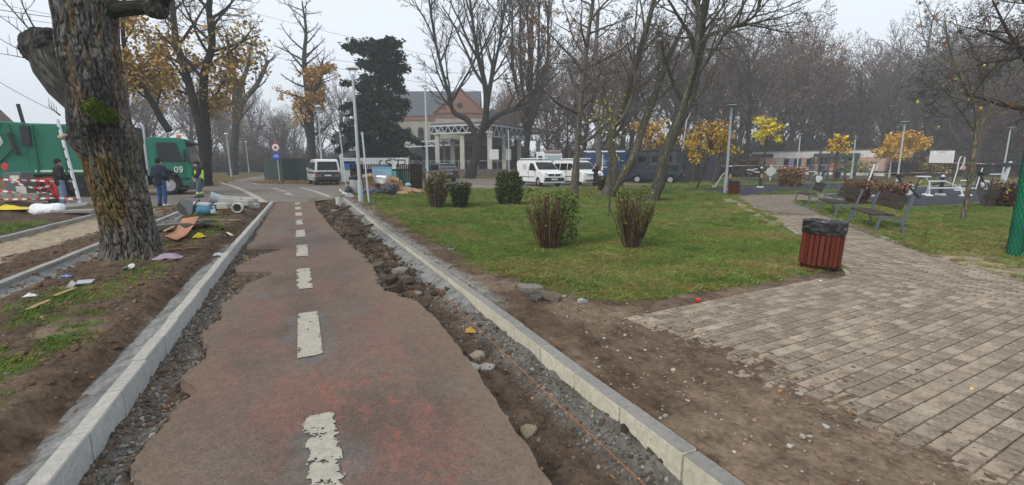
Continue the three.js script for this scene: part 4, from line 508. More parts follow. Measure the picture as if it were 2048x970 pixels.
  tree('young_tree', 'young slender tree on the grass near the green net post', 'tree', o, { seed: 61, levels: 4, kids: [7, 4, 4, 3], ratio: 0.6, spread: 0.75, up: 0.03, wig: 0.34, len: 3, seg: 0.3, rmin: 0.005, bark: [0.27, 0.23, 0.15], twig: [0.06, 0.05, 0.045], stems: [
    { ...S(o, d, [[1925, 442], [1935, 390], [1943, 330], [1953, 262], [1951, 215], [1925, 160], [1900, 100], [1890, 40]], [[0, 0.068], [0.3, 0.055], [0.5, 0.05], [1, 0.012]]), len: 2.2, bare: 0.55 }, { ...S(o, d, [[1953, 265], [1985, 215], [2015, 165], [2060, 90]], [[0, 0.035], [1, 0.012]]), len: 2.2, bare: 0.2 }, { ...S(o, d, [[1953, 268], [1930, 235], [1905, 200], [1870, 160]], [[0, 0.03], [1, 0.01]]), len: 1.6, bare: 0.2 }], leaves: [60, 0.09, [[0.5, 0.33, 0.06], [0.34, 0.1, 0.05], [0.45, 0.4, 0.08]], { j: 0.1, droop: 0.9 }] });
  o = at([17.5, -15]); d = 15; tree('overhanging_tree', 'dark branching tree with a few red leaves overhanging the top right corner', 'tree', o, { seed: 66, levels: 4, kids: [8, 5, 4, 3], ratio: 0.5, spread: 0.9, up: 0.0, wig: 0.4, len: 6, seg: 0.5, rmin: 0.008, bark: [0.07, 0.055, 0.05], twig: [0.065, 0.05, 0.05], stems: [{ ...S(o, d, [[2180, 400], [2160, 250], [2110, 100], [2070, -40]], [[0, 0.25], [1, 0.1]]), len: 5.5, bare: 0.4 }, { ...S(o, d, [[2165, 260], [2080, 160], [2020, 70], [1985, 0]], [[0, 0.1], [1, 0.02]]), len: 2.6, bare: 0.15 }], leaves: [500, 0.06, [[0.14, 0.03, 0.035], [0.2, 0.06, 0.04]], { j: 0.1, droop: 0.9 }] });
  o = at([44.64, -45.70]); d = -o[2]; tree('park_tree', 'pale trunked tree behind the exercise machines, right of the notice board', 'tree', o, { seed: 68, levels: 4, kids: [10, 5, 5, 3], ratio: 0.5, spread: 0.8, up: 0.04, wig: 0.36, len: 12, seg: 0.8, rmin: 0.014, bark: [0.17, 0.14, 0.10], twig: BR, stems: [{ ...S(o, d, [[1938, 362], [1955, 300], [1966, 240], [1972, 150], [1990, 60]], [[0, 0.4], [0.3, 0.3], [1, 0.14]]), len: 11, bare: 0.4 }], leaves: [900, 0.2, [[0.25, 0.22, 0.06], [0.2, 0.12, 0.05]], { j: 0.3 }] });
  // big bare tree before the colonnade
  o = at([-4.76, -51.97]); d = -o[2];
  tree('bare_tree', 'big bare tree forking into a wide crown in front of the colonnade', 'tree', o, { seed: 72, levels: 5, kids: [9, 5, 4, 4, 3], ratio: 0.5, spread: 0.62, up: 0.11, wig: 0.3, len: 14, seg: 1, rmin: 0.014, trunkLevels: 1, bark: [0.085, 0.074, 0.062], twig: [0.075, 0.066, 0.06], stems: [
    { ...S(o, d, [[938, 360], [950, 320], [957, 285], [955, 270]], [[0, 0.7], [0.25, 0.5], [0.7, 0.46], [1, 0.5]]), nokids: 1 },
    { ...S(o, d, [[955, 280], [935, 240, 1], [908, 225, 1.5], [895, 180, 2], [872, 90, 2], [858, 0, 2]], [[0, 0.36], [0.4, 0.25], [1, 0.1]]), len: 15, bare: 0.3 },
    { ...S(o, d, [[960, 275], [972, 230, -1], [970, 170, -1.5], [955, 110, -2], [940, 0, -2]], [[0, 0.4], [0.5, 0.27], [1, 0.11]]), len: 15, bare: 0.35 },
    { ...S(o, d, [[965, 262], [990, 235, 0], [1030, 215, 0.5], [1065, 195, 1], [1078, 150, 1]], [[0, 0.34], [0.5, 0.22], [1, 0.1]]), len: 12, bare: 0.3 },
    { ...S(o, d, [[972, 230], [985, 150, 1], [1000, 80, 2], [1010, 0, 2]], [[0, 0.24], [1, 0.09]]), len: 13, bare: 0.3 }] });
  // upright tree with brown leaves
  o = at([1.87, -62.72]); d = -o[2]; const up = (px, sp) => ({ ...S(o, d, [[1053, 320], [1056 + sp * 0.3, 250], [px, 150], [px + sp * 0.25, 40], [px + sp * 0.2, 10]], [[0, 0.3], [1, 0.08]]), len: 13, bare: 0.2 });
  tree('upright_tree', 'tall upright tree still holding brown leaves, right of the big bare tree', 'tree', o, { seed: 79, levels: 4, kids: [11, 5, 4, 3], ratio: 0.36, spread: 0.5, up: 0.16, wig: 0.26, len: 14, seg: 1, rmin: 0.015, bark: [0.09, 0.072, 0.06], twig: [0.1, 0.075, 0.058], stems: [{ ...S(o, d, [[1050, 356], [1053, 300], [1060, 200], [1058, 90], [1052, 8]], [[0, 0.55], [0.2, 0.4], [1, 0.1]]), len: 15, bare: 0.22 }, up(1028, -14), up(1042, -6), up(1075, 10), up(1092, 16), up(1063, 6)], leaves: [12000, 0.22, [[0.3, 0.17, 0.09], [0.26, 0.14, 0.075], [0.34, 0.2, 0.11]], { j: 0.5, keep: (t) => t[1] > 4.5 }] });
  // autumn tree behind the lorry: two dark stems in a cloud of orange leaves
  o = at([-23.31, -35.08]); o[0] -= 0.3; d = -o[2];
  tree('autumn_tree', 'old tree with two dark trunks and orange brown leaves behind the lorry cab', 'tree', o, { seed: 83, levels: 4, kids: [13, 6, 5, 3], ratio: 0.46, spread: 0.95, up: 0.04, wig: 0.34, len: 9, seg: 0.7, rmin: 0.011, bark: [0.058, 0.05, 0.043], twig: [0.08, 0.064, 0.05], stems: [
    { ...S(o, d, [[408, 375], [410, 300], [404, 230]], [[0, 0.55], [0.4, 0.42], [1, 0.46]]), nokids: 1 },
    { ...S(o, d, [[398, 245], [376, 160, 1], [352, 80, 1.5], [345, 10, 2], [335, -60, 2]], [[0, 0.3], [1, 0.16]]), len: 9, bare: 0.05 }, { ...S(o, d, [[410, 245], [408, 150, -1], [424, 90, -1], [418, 20, -1], [428, -80, -1]], [[0, 0.3], [1, 0.15]]), len: 9, bare: 0.08 }], leaves: [30000, 0.24, [...ORA, [0.3, 0.2, 0.06], [0.22, 0.16, 0.06]], { j: 1.0, keep: (t, R) => t[1] < 6.5 + 5 * R() && t[1] > 2.6 + 1.5 * R() }] });
  o = at([-20.50, -26.44]); d = -o[2] + 3; o[2] = -d; tree('pruned_tree', 'dark leaning limb with a sawn end hanging above the lorry body', 'tree', o, { seed: 86, levels: 3, kids: [8, 4, 3], ratio: 0.42, spread: 0.7, up: 0.1, wig: 0.3, len: 6, seg: 0.6, rmin: 0.01, bark: [0.062, 0.052, 0.045], twig: BR, stems: [{ ...S(o, d, [[338, 262], [318, 230], [290, 180], [262, 150], [245, 60], [250, -30]], [[0, 0.2], [0.1, 0.21], [0.5, 0.15], [1, 0.08]]), len: 6, bare: 0.15 }, { ...S(o, d, [[240, 390], [236, 300], [235, 200], [262, 150]], [[0, 0.3], [1, 0.2]]), len: 5, bare: 0.7 }], leaves: [5000, 0.2, ORA, { j: 0.9 }] });
  o = at([-40.46, -68.37]); d = -o[2];
  tree('pollarded_tree', 'tall bare pollarded tree by the left edge of the far path', 'tree', o, { seed: 90, levels: 4, kids: [9, 4, 4, 3], ratio: 0.34, spread: 0.5, up: 0.14, wig: 0.3, len: 12, seg: 1, rmin: 0.016, bark: [0.11, 0.10, 0.09], twig: [0.09, 0.08, 0.072], stems: [{ ...S(o, d, [[466, 352], [468, 300], [472, 240], [470, 180], [462, 110], [452, 70]], [[0, 0.7], [0.2, 0.5], [0.5, 0.48], [1, 0.2]]), len: 11, bare: 0.35 }, { ...S(o, d, [[473, 245], [488, 200, -1], [510, 175, -1], [528, 140, -1], [536, 120, -1]], [[0, 0.42], [1, 0.2]]), len: 9, bare: 0.4 }, { ...S(o, d, [[472, 235], [486, 160, 1], [496, 130, 1], [500, 95, 1]], [[0, 0.38], [1, 0.18]]), len: 9, bare: 0.4 }] });
  o = at([-25.40, -60.23]); d = -o[2];
  tree('ivy_leaved_tree', 'tall tree with clumps of yellow leaves behind the white van', 'tree', o, { seed: 95, levels: 4, kids: [30, 5, 4, 3], ratio: 0.27, spread: 1.0, up: 0.07, wig: 0.38, len: 16, seg: 0.9, rmin: 0.014, bark: [0.1, 0.086, 0.073], twig: [0.088, 0.078, 0.072], stems: [{ ...S(o, d, [[626, 356], [622, 280], [616, 190], [608, 120], [612, 60], [604, 5]], [[0, 0.6], [0.3, 0.46], [0.7, 0.22], [1, 0.08]]), len: 14, bare: 0.2 }, { ...S(o, d, [[622, 290], [612, 250], [622, 200], [640, 160], [645, 120]], [[0, 0.3], [1, 0.12]]), len: 9, bare: 0.3 }], leaves: [16000, 0.26, [[0.64, 0.4, 0.05], [0.56, 0.32, 0.05], [0.42, 0.2, 0.05]], { j: 0.8, keep: (t, R) => { const v = fbm(t[0] * 0.42 + 3, t[1] * 0.42 + 8, t[2] * 0.42, 2); return t[1] > 4 && t[1] < 13.6 && v > 0.47; } }] });
  // young maples with yellow leaves
  const maple = (g, px, top, wpx, low, label, seed, n, cols, lean = 0, group) => { const o2 = at(g), dd = -o2[2], k = dd / 930, h = pt(px, low, dd)[1], H = pt(px, top, dd)[1], cx = pt(px, low, dd)[0] - o2[0], w = wpx * k; const tips = [], Rr = rngOf(seed); const t = thing('maple_tree', label, 'tree', o2), tr = new MB(), cr = new MB(); tr.tube([[0, -0.1, 0], [cx * 0.55, h * 0.5, 0], [cx, h, 0], [cx + lean, (h + H) / 2, 0]], [0.09, 0.07, 0.06, 0.03].map((q) => q * (dd / 30)), 7, [0.2, 0.14, 0.09], false, 0.1); for (let i = 0; i < 26; i++) { const a = Rr() * 6.28, e = Rr(), r = w / 2 * Math.sqrt(Rr()) * (1 - 0.35 * e), y = lerp(h, H, e), q = [cx + lean * e + Math.cos(a) * r, y, Math.sin(a) * r]; cr.tube([[cx, lerp(h - 0.1, (h + H) / 2, e * 0.7), 0], [(cx + q[0]) / 2, y - 0.15, q[2] / 2], q], [0.03, 0.02, 0.009], 4, [0.12, 0.085, 0.06]); for (let j = 0; j < 5; j++) tips.push([q[0] + (Rr() - 0.5) * w * 0.22, y + (Rr() - 0.5) * (H - h) * 0.14, q[2] + (Rr() - 0.5) * w * 0.22]); } part(t, 'trunk', tr.geo(), M.bark); part(t, 'branches', cr.geo(), M.twig); part(t, 'leaves', leaves(tips, Rr, n, 0.18 * dd / 36, cols, { j: w * 0.16, droop: 0.75 }).geo(), M.leaf); return t; };
  maple([10.94, -27.92], 1418, 240, 92, 315, 'young maple with dense yellow leaves in front of the dark kiosk', 3, 1500, [...YEL, [0.3, 0.13, 0.05]]);
  maple([16.07, -37.71], 1440, 262, 70, 312, 'second young maple right behind the dense yellow one', 5, 500, [...YEL, ...ORA]);
  maple([15.71, -40.77], 1390, 250, 60, 300, 'thin young maple hidden behind the dense yellow one', 6, 350, ORA);
  maple([11.53, -41.90], 1300, 246, 92, 300, 'rust and yellow maple behind the leaning trunks', 7, 1300, [...ORA, [0.5, 0.36, 0.05]]);
  maple([20.09, -37.71], 1533, 235, 62, 284, 'small maple with lemon yellow leaves above the pink pavilion roof', 9, 1100, [[0.7, 0.56, 0.05], [0.64, 0.48, 0.05], [0.7, 0.6, 0.1]]);
  maple([27.89, -40.77], 1676, 268, 40, 303, 'tiny maple with golden leaves before the pavilion entrance', 11, 420, [[0.72, 0.5, 0.05], [0.66, 0.42, 0.05]]);
  maple([44.84, -53.82], 1806, 268, 94, 312, 'wide golden orange tree beside the notice board', 13, 2500, [[0.66, 0.37, 0.04], [0.58, 0.31, 0.04], [0.62, 0.42, 0.06]]);
  maple([52.08, -57.93], 1868, 315, 40, 342, 'low yellowish shrub tree under the notice board', 15, 380, [[0.4, 0.3, 0.06], [0.3, 0.22, 0.07]]);
  maple([45.68, -62.72], 1712, 322, 62, 340, 'small greenish young tree in front of the pavilion wall', 17, 500, [[0.2, 0.24, 0.06], [0.28, 0.27, 0.08]]);
}
{ // dark conifer in the middle
  const o = at([-14.18, -51.97]), t = thing('conifer', 'tall dark green conifer between the tall lamp and the church', 'conifer', o), R = rngOf(101), tr = new MB(), br = new MB(), nd = new MB(); const H = 14.7;
  tr.tube([[0, -0.2, 0], [0.05, 5, 0], [0, 11, 0.1], [0, H - 0.6, 0]], [0.55, 0.42, 0.24, 0.06], 10, [0.055, 0.043, 0.036], false, 0.2);
  const env = curve([[0, 2.6], [0.1, 3.9], [0.25, 4.6], [0.45, 4.3], [0.6, 3.5], [0.75, 3.1], [0.87, 3.2], [0.94, 2.4], [1, 1.2]]);
  for (let i = 0; i < 200; i++) { const f = Math.pow((i + R()) / 200, 0.8), y = 1.4 + f * (H - 1.8), a = R() * 6.28, L = env(f) * (0.4 + 0.75 * R()), up = lerp(-0.14, 0.36, smooth(0.45, 0.95, f)), pts = [[0, y, 0]]; for (let k = 1; k <= 5; k++) { const q = k / 5; pts.push([Math.cos(a) * L * q, y + L * (up * q - 0.16 * q * q * (f > 0.7 ? -0.5 : 1.2)), Math.sin(a) * L * q]); } br.tube(pts, [0.07, 0.06, 0.05, 0.035, 0.025, 0.012], 4, [0.05, 0.04, 0.033]);
    const m = Math.round(95 * L / 4); for (let k = 0; k < m; k++) { const q = 0.22 + 0.8 * Math.sqrt(R()), s = Math.min(4.999, q * 5), i0 = Math.min(4, Math.floor(s)), b = pts[i0].map((v, j) => lerp(v, pts[i0 + 1][j], s - i0)), w = 0.75 * (1 - 0.5 * q), g = 0.55 + 0.9 * R(); const c = mix3([0.014, 0.026, 0.016], [0.035, 0.055, 0.032], R()).map((v) => v * g); nd.leaf(b[0] + (R() - 0.5) * w * 2, b[1] + (R() - 0.75) * w * 0.9, b[2] + (R() - 0.5) * w * 2, 0.42, R, c, 0.55); nd.leaf(b[0] + (R() - 0.5) * w * 2, b[1] + (R() - 0.7) * w, b[2] + (R() - 0.5) * w * 2, 0.3, R, c, 0.9); } }
  part(t, 'trunk', tr.geo(), M.bark); part(t, 'branches', br.geo(), M.twig); part(t, 'foliage', nd.geo(), M.leaf);
}
// ---- trimmed bushes
function bush(label, g, o) {
  const t = thing('bush', label, 'bush', [g[0], gy(g[0], g[1]) - 0.02, g[1]]), R = rngOf(o.seed), st = new MB(), lf = new MB();
  for (let i = 0; i < o.n; i++) { const a = R() * 6.28, e = Math.pow(R(), 0.6), r0 = o.base * Math.sqrt(R()), r1 = o.w * e, h = o.h * (0.68 + 0.36 * R()) * (1 - 0.18 * e), x0 = Math.cos(a) * r0, z0 = Math.sin(a) * r0, x1 = Math.cos(a + 0.5 * (R() - 0.5)) * r1, z1 = Math.sin(a + 0.5 * (R() - 0.5)) * r1, b = 0.6 + 0.8 * R(), pts = []; for (let k = 0; k <= 6; k++) { const f = k / 6, q = Math.pow(f, 0.75); pts.push([lerp(x0, x1, q) + 0.035 * (R() - 0.5), h * f, lerp(z0, z1, q) + 0.035 * (R() - 0.5)]); }
    const r = (o.r || 0.007) * (0.6 + 0.7 * R()); st.tube(pts, pts.map((_, k) => r * (1.25 - 0.11 * k)), 5, o.stem.map((c) => c * b)); 
    for (let j = 0; j < (o.side || 2); j++) { const q = pts[2 + ((R() * 4) | 0)], s = [q[0] + (R() - 0.5) * 0.26, q[1] + 0.06 + 0.12 * R(), q[2] + (R() - 0.5) * 0.26]; st.tube([q, s], [r * 0.6, r * 0.35], 3, o.stem.map((c) => c * b * 0.9)); if (o.sideLeaf && R() < o.sideLeaf) lf.leaf(...s, o.ls, R, o.cols[(R() * o.cols.length) | 0].map((c) => c * (0.7 + 0.6 * R()))); } }
  for (let i = 0; i < o.leaves; i++) { const a = R() * 6.28, y = o.ly0 + (o.h * 1.02 - o.ly0) * Math.pow(R(), o.lp || 1), e = o.wl ? o.wl(y / o.h) : 1, r = o.w * e * Math.sqrt(0.25 + 0.75 * R()), c = o.cols[(R() * o.cols.length) | 0], k = 0.6 + 0.7 * R(); lf.leaf(Math.cos(a) * r + (o.off ? o.off[0] : 0), y, Math.sin(a) * r + (o.off ? o.off[1] : 0), o.ls * (0.6 + 0.8 * R()), R, c.map((q) => q * k), 0.3); }
  if (o.extra) for (let i = 0; i < o.extra.n; i++) { const u = [R() - 0.5, R() - 0.5, R() - 0.5], l = Math.hypot(...u) || 1, q = Math.cbrt(R()) / l, k = 0.55 + 0.8 * R(), c = o.extra.cols[(R() * o.extra.cols.length) | 0]; lf.leaf(o.extra.c[0] + u[0] * q * o.extra.s[0], o.extra.c[1] + u[1] * q * o.extra.s[1], o.extra.c[2] + u[2] * q * o.extra.s[2], o.ls * (0.7 + 0.8 * R()), R, c.map((v) => v * k), 0.4); }
  part(t, 'stems', st.geo(), M.twig); part(t, 'foliage', lf.geo(), M.leaf); return t;
}
{
  const GR = [[0.055, 0.09, 0.022], [0.075, 0.115, 0.028], [0.045, 0.075, 0.02], [0.11, 0.13, 0.03]], DG = [[0.035, 0.06, 0.022], [0.045, 0.075, 0.025], [0.03, 0.05, 0.02]], ST = [0.075, 0.05, 0.036];
  bush('tall twiggy trimmed bush with a green leafy side, before the slim tree', [0.67, -8.61], { seed: 1, n: 84, base: 0.15, w: 0.46, h: 1.13, r: 0.0075, stem: [0.11, 0.062, 0.042], side: 4, sideLeaf: 0.22, cols: [...GR, [0.3, 0.3, 0.06], [0.25, 0.2, 0.05]], leaves: 400, ly0: 0.5, ls: 0.042, wl: (f) => 0.35 + 0.65 * f, extra: { n: 1300, c: [0.34, 0.6, -0.1], s: [0.3, 0.62, 0.34], cols: GR } });
  bush('narrow twiggy bush, bare below, in front of the leaning trunks', [2.24, -8.61], { seed: 2, n: 70, base: 0.1, w: 0.42, h: 1.18, r: 0.0075, stem: [0.10, 0.06, 0.042], side: 5, sideLeaf: 0.12, cols: [...GR, [0.24, 0.18, 0.05]], leaves: 360, ly0: 0.5, ls: 0.042, wl: (f) => 0.3 + 0.7 * f });
  bush('dense dark green rounded bush in the middle of the lawn', [-0.12, -17.89], { seed: 3, n: 70, base: 0.3, w: 0.5, h: 1.28, r: 0.012, stem: ST, side: 2, cols: GR, leaves: 4600, ly0: 0.12, ls: 0.07, wl: (f) => 0.78 + 0.32 * Math.sin(Math.min(1, f * 1.25) * 2.6) - 0.2 * smooth(0.8, 1, f) });
  bush('small dark bush left of the lawn, lower than its neighbour', [-1.89, -16.87], { seed: 4, n: 60, base: 0.2, w: 0.42, h: 0.92, r: 0.012, stem: ST, side: 2, cols: DG, leaves: 2600, ly0: 0.15, ls: 0.06, wl: (f) => 0.5 + 0.6 * f });
  bush('open twiggy bush with yellow green tips beside the small dark bush', [-2.71, -16.87], { seed: 5, n: 110, base: 0.2, w: 0.52, h: 1.3, r: 0.013, stem: [0.12, 0.085, 0.06], side: 4, sideLeaf: 0.35, cols: [[0.16, 0.17, 0.035], [0.1, 0.12, 0.03], [0.26, 0.12, 0.05]], leaves: 900, ly0: 0.45, ls: 0.07, wl: (f) => 0.5 + 0.55 * f });
  bush('low round bush at the foot of the pale straight trunk', [5.21, -26.44], { seed: 6, n: 50, base: 0.25, w: 0.45, h: 0.95, r: 0.014, stem: ST, side: 2, cols: [[0.1, 0.09, 0.03], [0.14, 0.1, 0.03], [0.06, 0.07, 0.02]], leaves: 1100, ly0: 0.2, ls: 0.09, wl: (f) => 0.6 + 0.5 * f });
  const PU = [[0.17, 0.06, 0.045], [0.13, 0.045, 0.035], [0.22, 0.08, 0.05], [0.26, 0.16, 0.08]];
  bush('red brown trimmed bush behind the middle bench', [13.90, -18.79], { seed: 7, n: 130, base: 0.35, w: 0.55, h: 0.98, r: 0.011, stem: [0.11, 0.07, 0.055], side: 3, sideLeaf: 0.5, cols: PU, leaves: 900, ly0: 0.2, ls: 0.08, wl: (f) => 0.7 + 0.4 * f });
  bush('red brown trimmed bush behind the nearest bench', [14.69, -18.10], { seed: 8, n: 130, base: 0.35, w: 0.58, h: 0.95, r: 0.011, stem: [0.11, 0.07, 0.055], side: 3, sideLeaf: 0.5, cols: [...PU, [0.34, 0.12, 0.05]], leaves: 900, ly0: 0.2, ls: 0.08, wl: (f) => 0.7 + 0.4 * f });
  bush('thin brown shrub with few leaves left of the net post', [17.42, -17.06], { seed: 9, n: 60, base: 0.1, w: 0.32, h: 1.0, r: 0.009, stem: [0.12, 0.1, 0.09], side: 4, sideLeaf: 0.1, cols: PU, leaves: 50, ly0: 0.3, ls: 0.07 });
  bush('dark red shrub with yellow leaves at the foot of the green net post', [18.16, -17.06], { seed: 10, n: 90, base: 0.2, w: 0.5, h: 1.05, r: 0.011, stem: [0.07, 0.035, 0.035], side: 4, sideLeaf: 0.6, cols: [[0.12, 0.03, 0.03], [0.16, 0.05, 0.04], [0.45, 0.33, 0.06]], leaves: 700, ly0: 0.15, ls: 0.08, wl: (f) => 0.6 + 0.5 * f });
  bush('rusty brown shrub before the pink pavilion', [20.37, -34.28], { seed: 11, n: 60, base: 0.5, w: 0.85, h: 1.35, r: 0.02, stem: [0.12, 0.07, 0.05], side: 3, cols: RUST, leaves: 1500, ly0: 0.1, ls: 0.15 });
}

// ---------------------------------------------------------------- the woods behind
{
  const proto = (o) => { const g = growTree(o); return { trunk: g.trunk.geo(), crown: g.crown.geo(), leaves: o.leaves ? leaves(g.tips, g.R, ...o.leaves).geo() : null }; };
  const W = { levels: 4, seg: 1.3, rmin: 0.022, wig: 0.3, trunkLevels: 0 };
  const kinds = [
    { ...W, seed: 201, len: 17, r: 0.42, kids: [20, 7, 5, 3], ratio: 0.5, spread: 0.7, up: 0.10, bare: 0.28, bark: [0.085, 0.07, 0.06], twig: [0.13, 0.1, 0.086] },
    { ...W, seed: 202, len: 19, r: 0.48, kids: [22, 7, 5, 3], ratio: 0.46, spread: 0.85, up: 0.08, bare: 0.3, bark: [0.07, 0.062, 0.058], twig: [0.125, 0.102, 0.094] },
    { ...W, seed: 203, len: 15, r: 0.4, kids: [20, 7, 5, 3], ratio: 0.55, spread: 0.75, up: 0.06, bare: 0.25, bark: [0.08, 0.062, 0.052], twig: [0.14, 0.098, 0.075], leaves: [4200, 0.28, [[0.24, 0.13, 0.075], [0.28, 0.16, 0.09], [0.19, 0.1, 0.06]], { j: 0.8 }] },
    { ...W, seed: 204, len: 13, r: 0.3, kids: [18, 6, 5, 3], ratio: 0.5, spread: 0.8, up: 0.07, bare: 0.2, bark: [0.085, 0.075, 0.055], twig: [0.1, 0.09, 0.06], leaves: [2600, 0.26, [[0.15, 0.15, 0.05], [0.19, 0.17, 0.06], [0.12, 0.11, 0.045]], { j: 0.8 }] },
    { ...W, seed: 205, len: 12, r: 0.28, kids: [18, 7, 5, 3], ratio: 0.52, spread: 0.9, up: 0.03, bare: 0.15, bark: [0.06, 0.045, 0.042], twig: [0.085, 0.05, 0.055], leaves: [1800, 0.24, [[0.11, 0.045, 0.045], [0.14, 0.06, 0.05]], { j: 0.7 }] },
  ].map((o) => ({ ...proto(o), o }));
  const names = ['bare_tree', 'bare_tree', 'brown_tree', 'olive_tree', 'dark_red_tree'], labels = ['bare grey brown tree of the wood behind the park', 'tall bare purplish tree of the wood behind the park', 'tree with sparse rust brown leaves in the wood behind the park', 'tree with thin olive green leaves in the wood behind the park', 'low dark red twiggy tree in the wood behind the park'], groups = ['bare grey trees of the wood', 'bare purplish trees of the wood', 'rust brown trees of the wood', 'olive trees of the wood', 'dark red trees of the wood'];
  const made = {}, R = rngOf(300);
  const plant = (k, x, z, s) => { const turn = R() * 6.28, sc = s * (0.9 + 0.2 * R()); if (!made[k]) { const t = thing(names[k], labels[k], 'tree', [x, -0.05, z], turn, groups[k]); part(t, 'trunk', kinds[k].trunk, M.bark); part(t, 'crown', kinds[k].crown, M.twig); if (kinds[k].leaves) part(t, 'leaves', kinds[k].leaves, M.leaf); t.scale.setScalar(sc); made[k] = t; return t; } return copy(made[k], [x, -0.05, z], turn, null, null, sc); };
  const X = (px, z) => (px - 1024) / 917 * -z;
  // right: from behind the parked vans to the right edge, in three depths
  for (let i = 0; i < 19; i++) { const px = 1150 + i * 54 + (R() - 0.5) * 40, z = -(88 + R() * 20); plant((R() * 3) | 0, X(px, z), z, 1.05 + 0.12 * R() - (px > 1590 && px < 1700 ? 0.25 : 0)); }
  for (let i = 0; i < 13; i++) { const px = 1230 + i * 72 + (R() - 0.5) * 50, z = -(108 + R() * 25); plant((R() * 2) | 0, X(px, z), z, 1.2 + 0.15 * R()); }
  for (const [px, z, k, s] of [[1560, -84, 2, 1.1], [1640, -86, 4, 1.3], [1700, -82, 1, 0.95], [1765, -84, 0, 1.05], [1840, -80, 3, 1.2], [1890, -76, 0, 1.0], [1950, -74, 3, 1.1], [2000, -72, 2, 0.95], [2060, -66, 3, 1.25], [2110, -62, 1, 0.95], [1880, -90, 4, 1.2], [1985, -60, 4, 0.75], [2070, -58, 4, 0.9], [1250, -66, 1, 0.8], [1340, -70, 0, 0.85], [1480, -64, 1, 0.85], [1440, -72, 2, 0.9]]) plant(k, X(px, z), z, s);
  // left and middle, fading into the haze
  for (const [px, z, k, s] of [[530, -130, 0, 0.95], [560, -112, 4, 0.8], [585, -95, 0, 0.55], [600, -120, 1, 0.7], [655, -100, 1, 0.7], [690, -105, 0, 0.85], [540, -90, 4, 0.45], [505, -170, 1, 1.0], [490, -120, 3, 0.75], [440, -110, 2, 0.85], [400, -95, 1, 0.9], [330, -80, 2, 0.8], [280, -70, 0, 0.75], [720, -96, 4, 0.6], [1010, -110, 2, 0.9], [1110, -100, 1, 0.95], [1095, -76, 0, 0.75], [1130, -70, 4, 0.8], [1030, -96, 2, 0.85], [745, -120, 1, 0.6], [470, -140, 0, 1.0], [515, -105, 3, 0.5], [575, -140, 0, 0.8]]) plant(k, X(px, z), z, s);
  // undergrowth that closes the wood's foot
  const cl = new MB(), rc = rngOf(8); for (let i = 0; i < 150; i++) { const a = rc() * 6.28, r = Math.sqrt(rc()) * 1.4, h = rc() * 2.6 * (1 - r * 0.35); if (rc() < 0.5) cl.tube([[Math.cos(a) * r * 0.5, 0, Math.sin(a) * r * 0.5], [Math.cos(a) * r, h + 0.4, Math.sin(a) * r]], [0.03, 0.015], 3, [0.75, 0.65, 0.6]); else for (let j = 0; j < 3; j++) cl.leaf(Math.cos(a) * r, h + rc() * 0.5, Math.sin(a) * r, 0.3, rc, [1, 1, 1].map((q) => q * (0.6 + 0.7 * rc())), 0.3); }
  const ul = []; const row = (p0, p1, z0, z1, n, h) => { for (let i = 0; i < n; i++) { const px = lerp(p0, p1, R()), z = lerp(z0, z1, R()), w = R(), c = w < 0.4 ? [0.085, 0.055, 0.045] : w < 0.65 ? [0.1, 0.065, 0.04] : w < 0.85 ? [0.075, 0.08, 0.035] : [0.12, 0.1, 0.045]; ul.push([X(px, z), 0, z, 1.3, h * (0.5 + 0.6 * R()), 1.3, 0, R() * 6, 0, c]); } };
  row(1130, 2140, -86, -125, 420, 1.9); row(1780, 2140, -62, -84, 110, 1.5); row(1200, 1500, -56, -84, 70, 1.1); row(240, 640, -90, -150, 200, 1.7); row(640, 1130, -112, -140, 150, 1.6); row(-300, 420, -60, -110, 110, 1.6);
  row(1180, 2140, -104, -134, 260, 4.6); row(1760, 2140, -84, -100, 60, 3.4); row(620, 1180, -118, -140, 90, 3.2); row(400, 640, -130, -170, 90, 3.6);
  copies('undergrowth', cl.geo(), M.leaf, ul, 'brown undergrowth closing the foot of the woods');
}

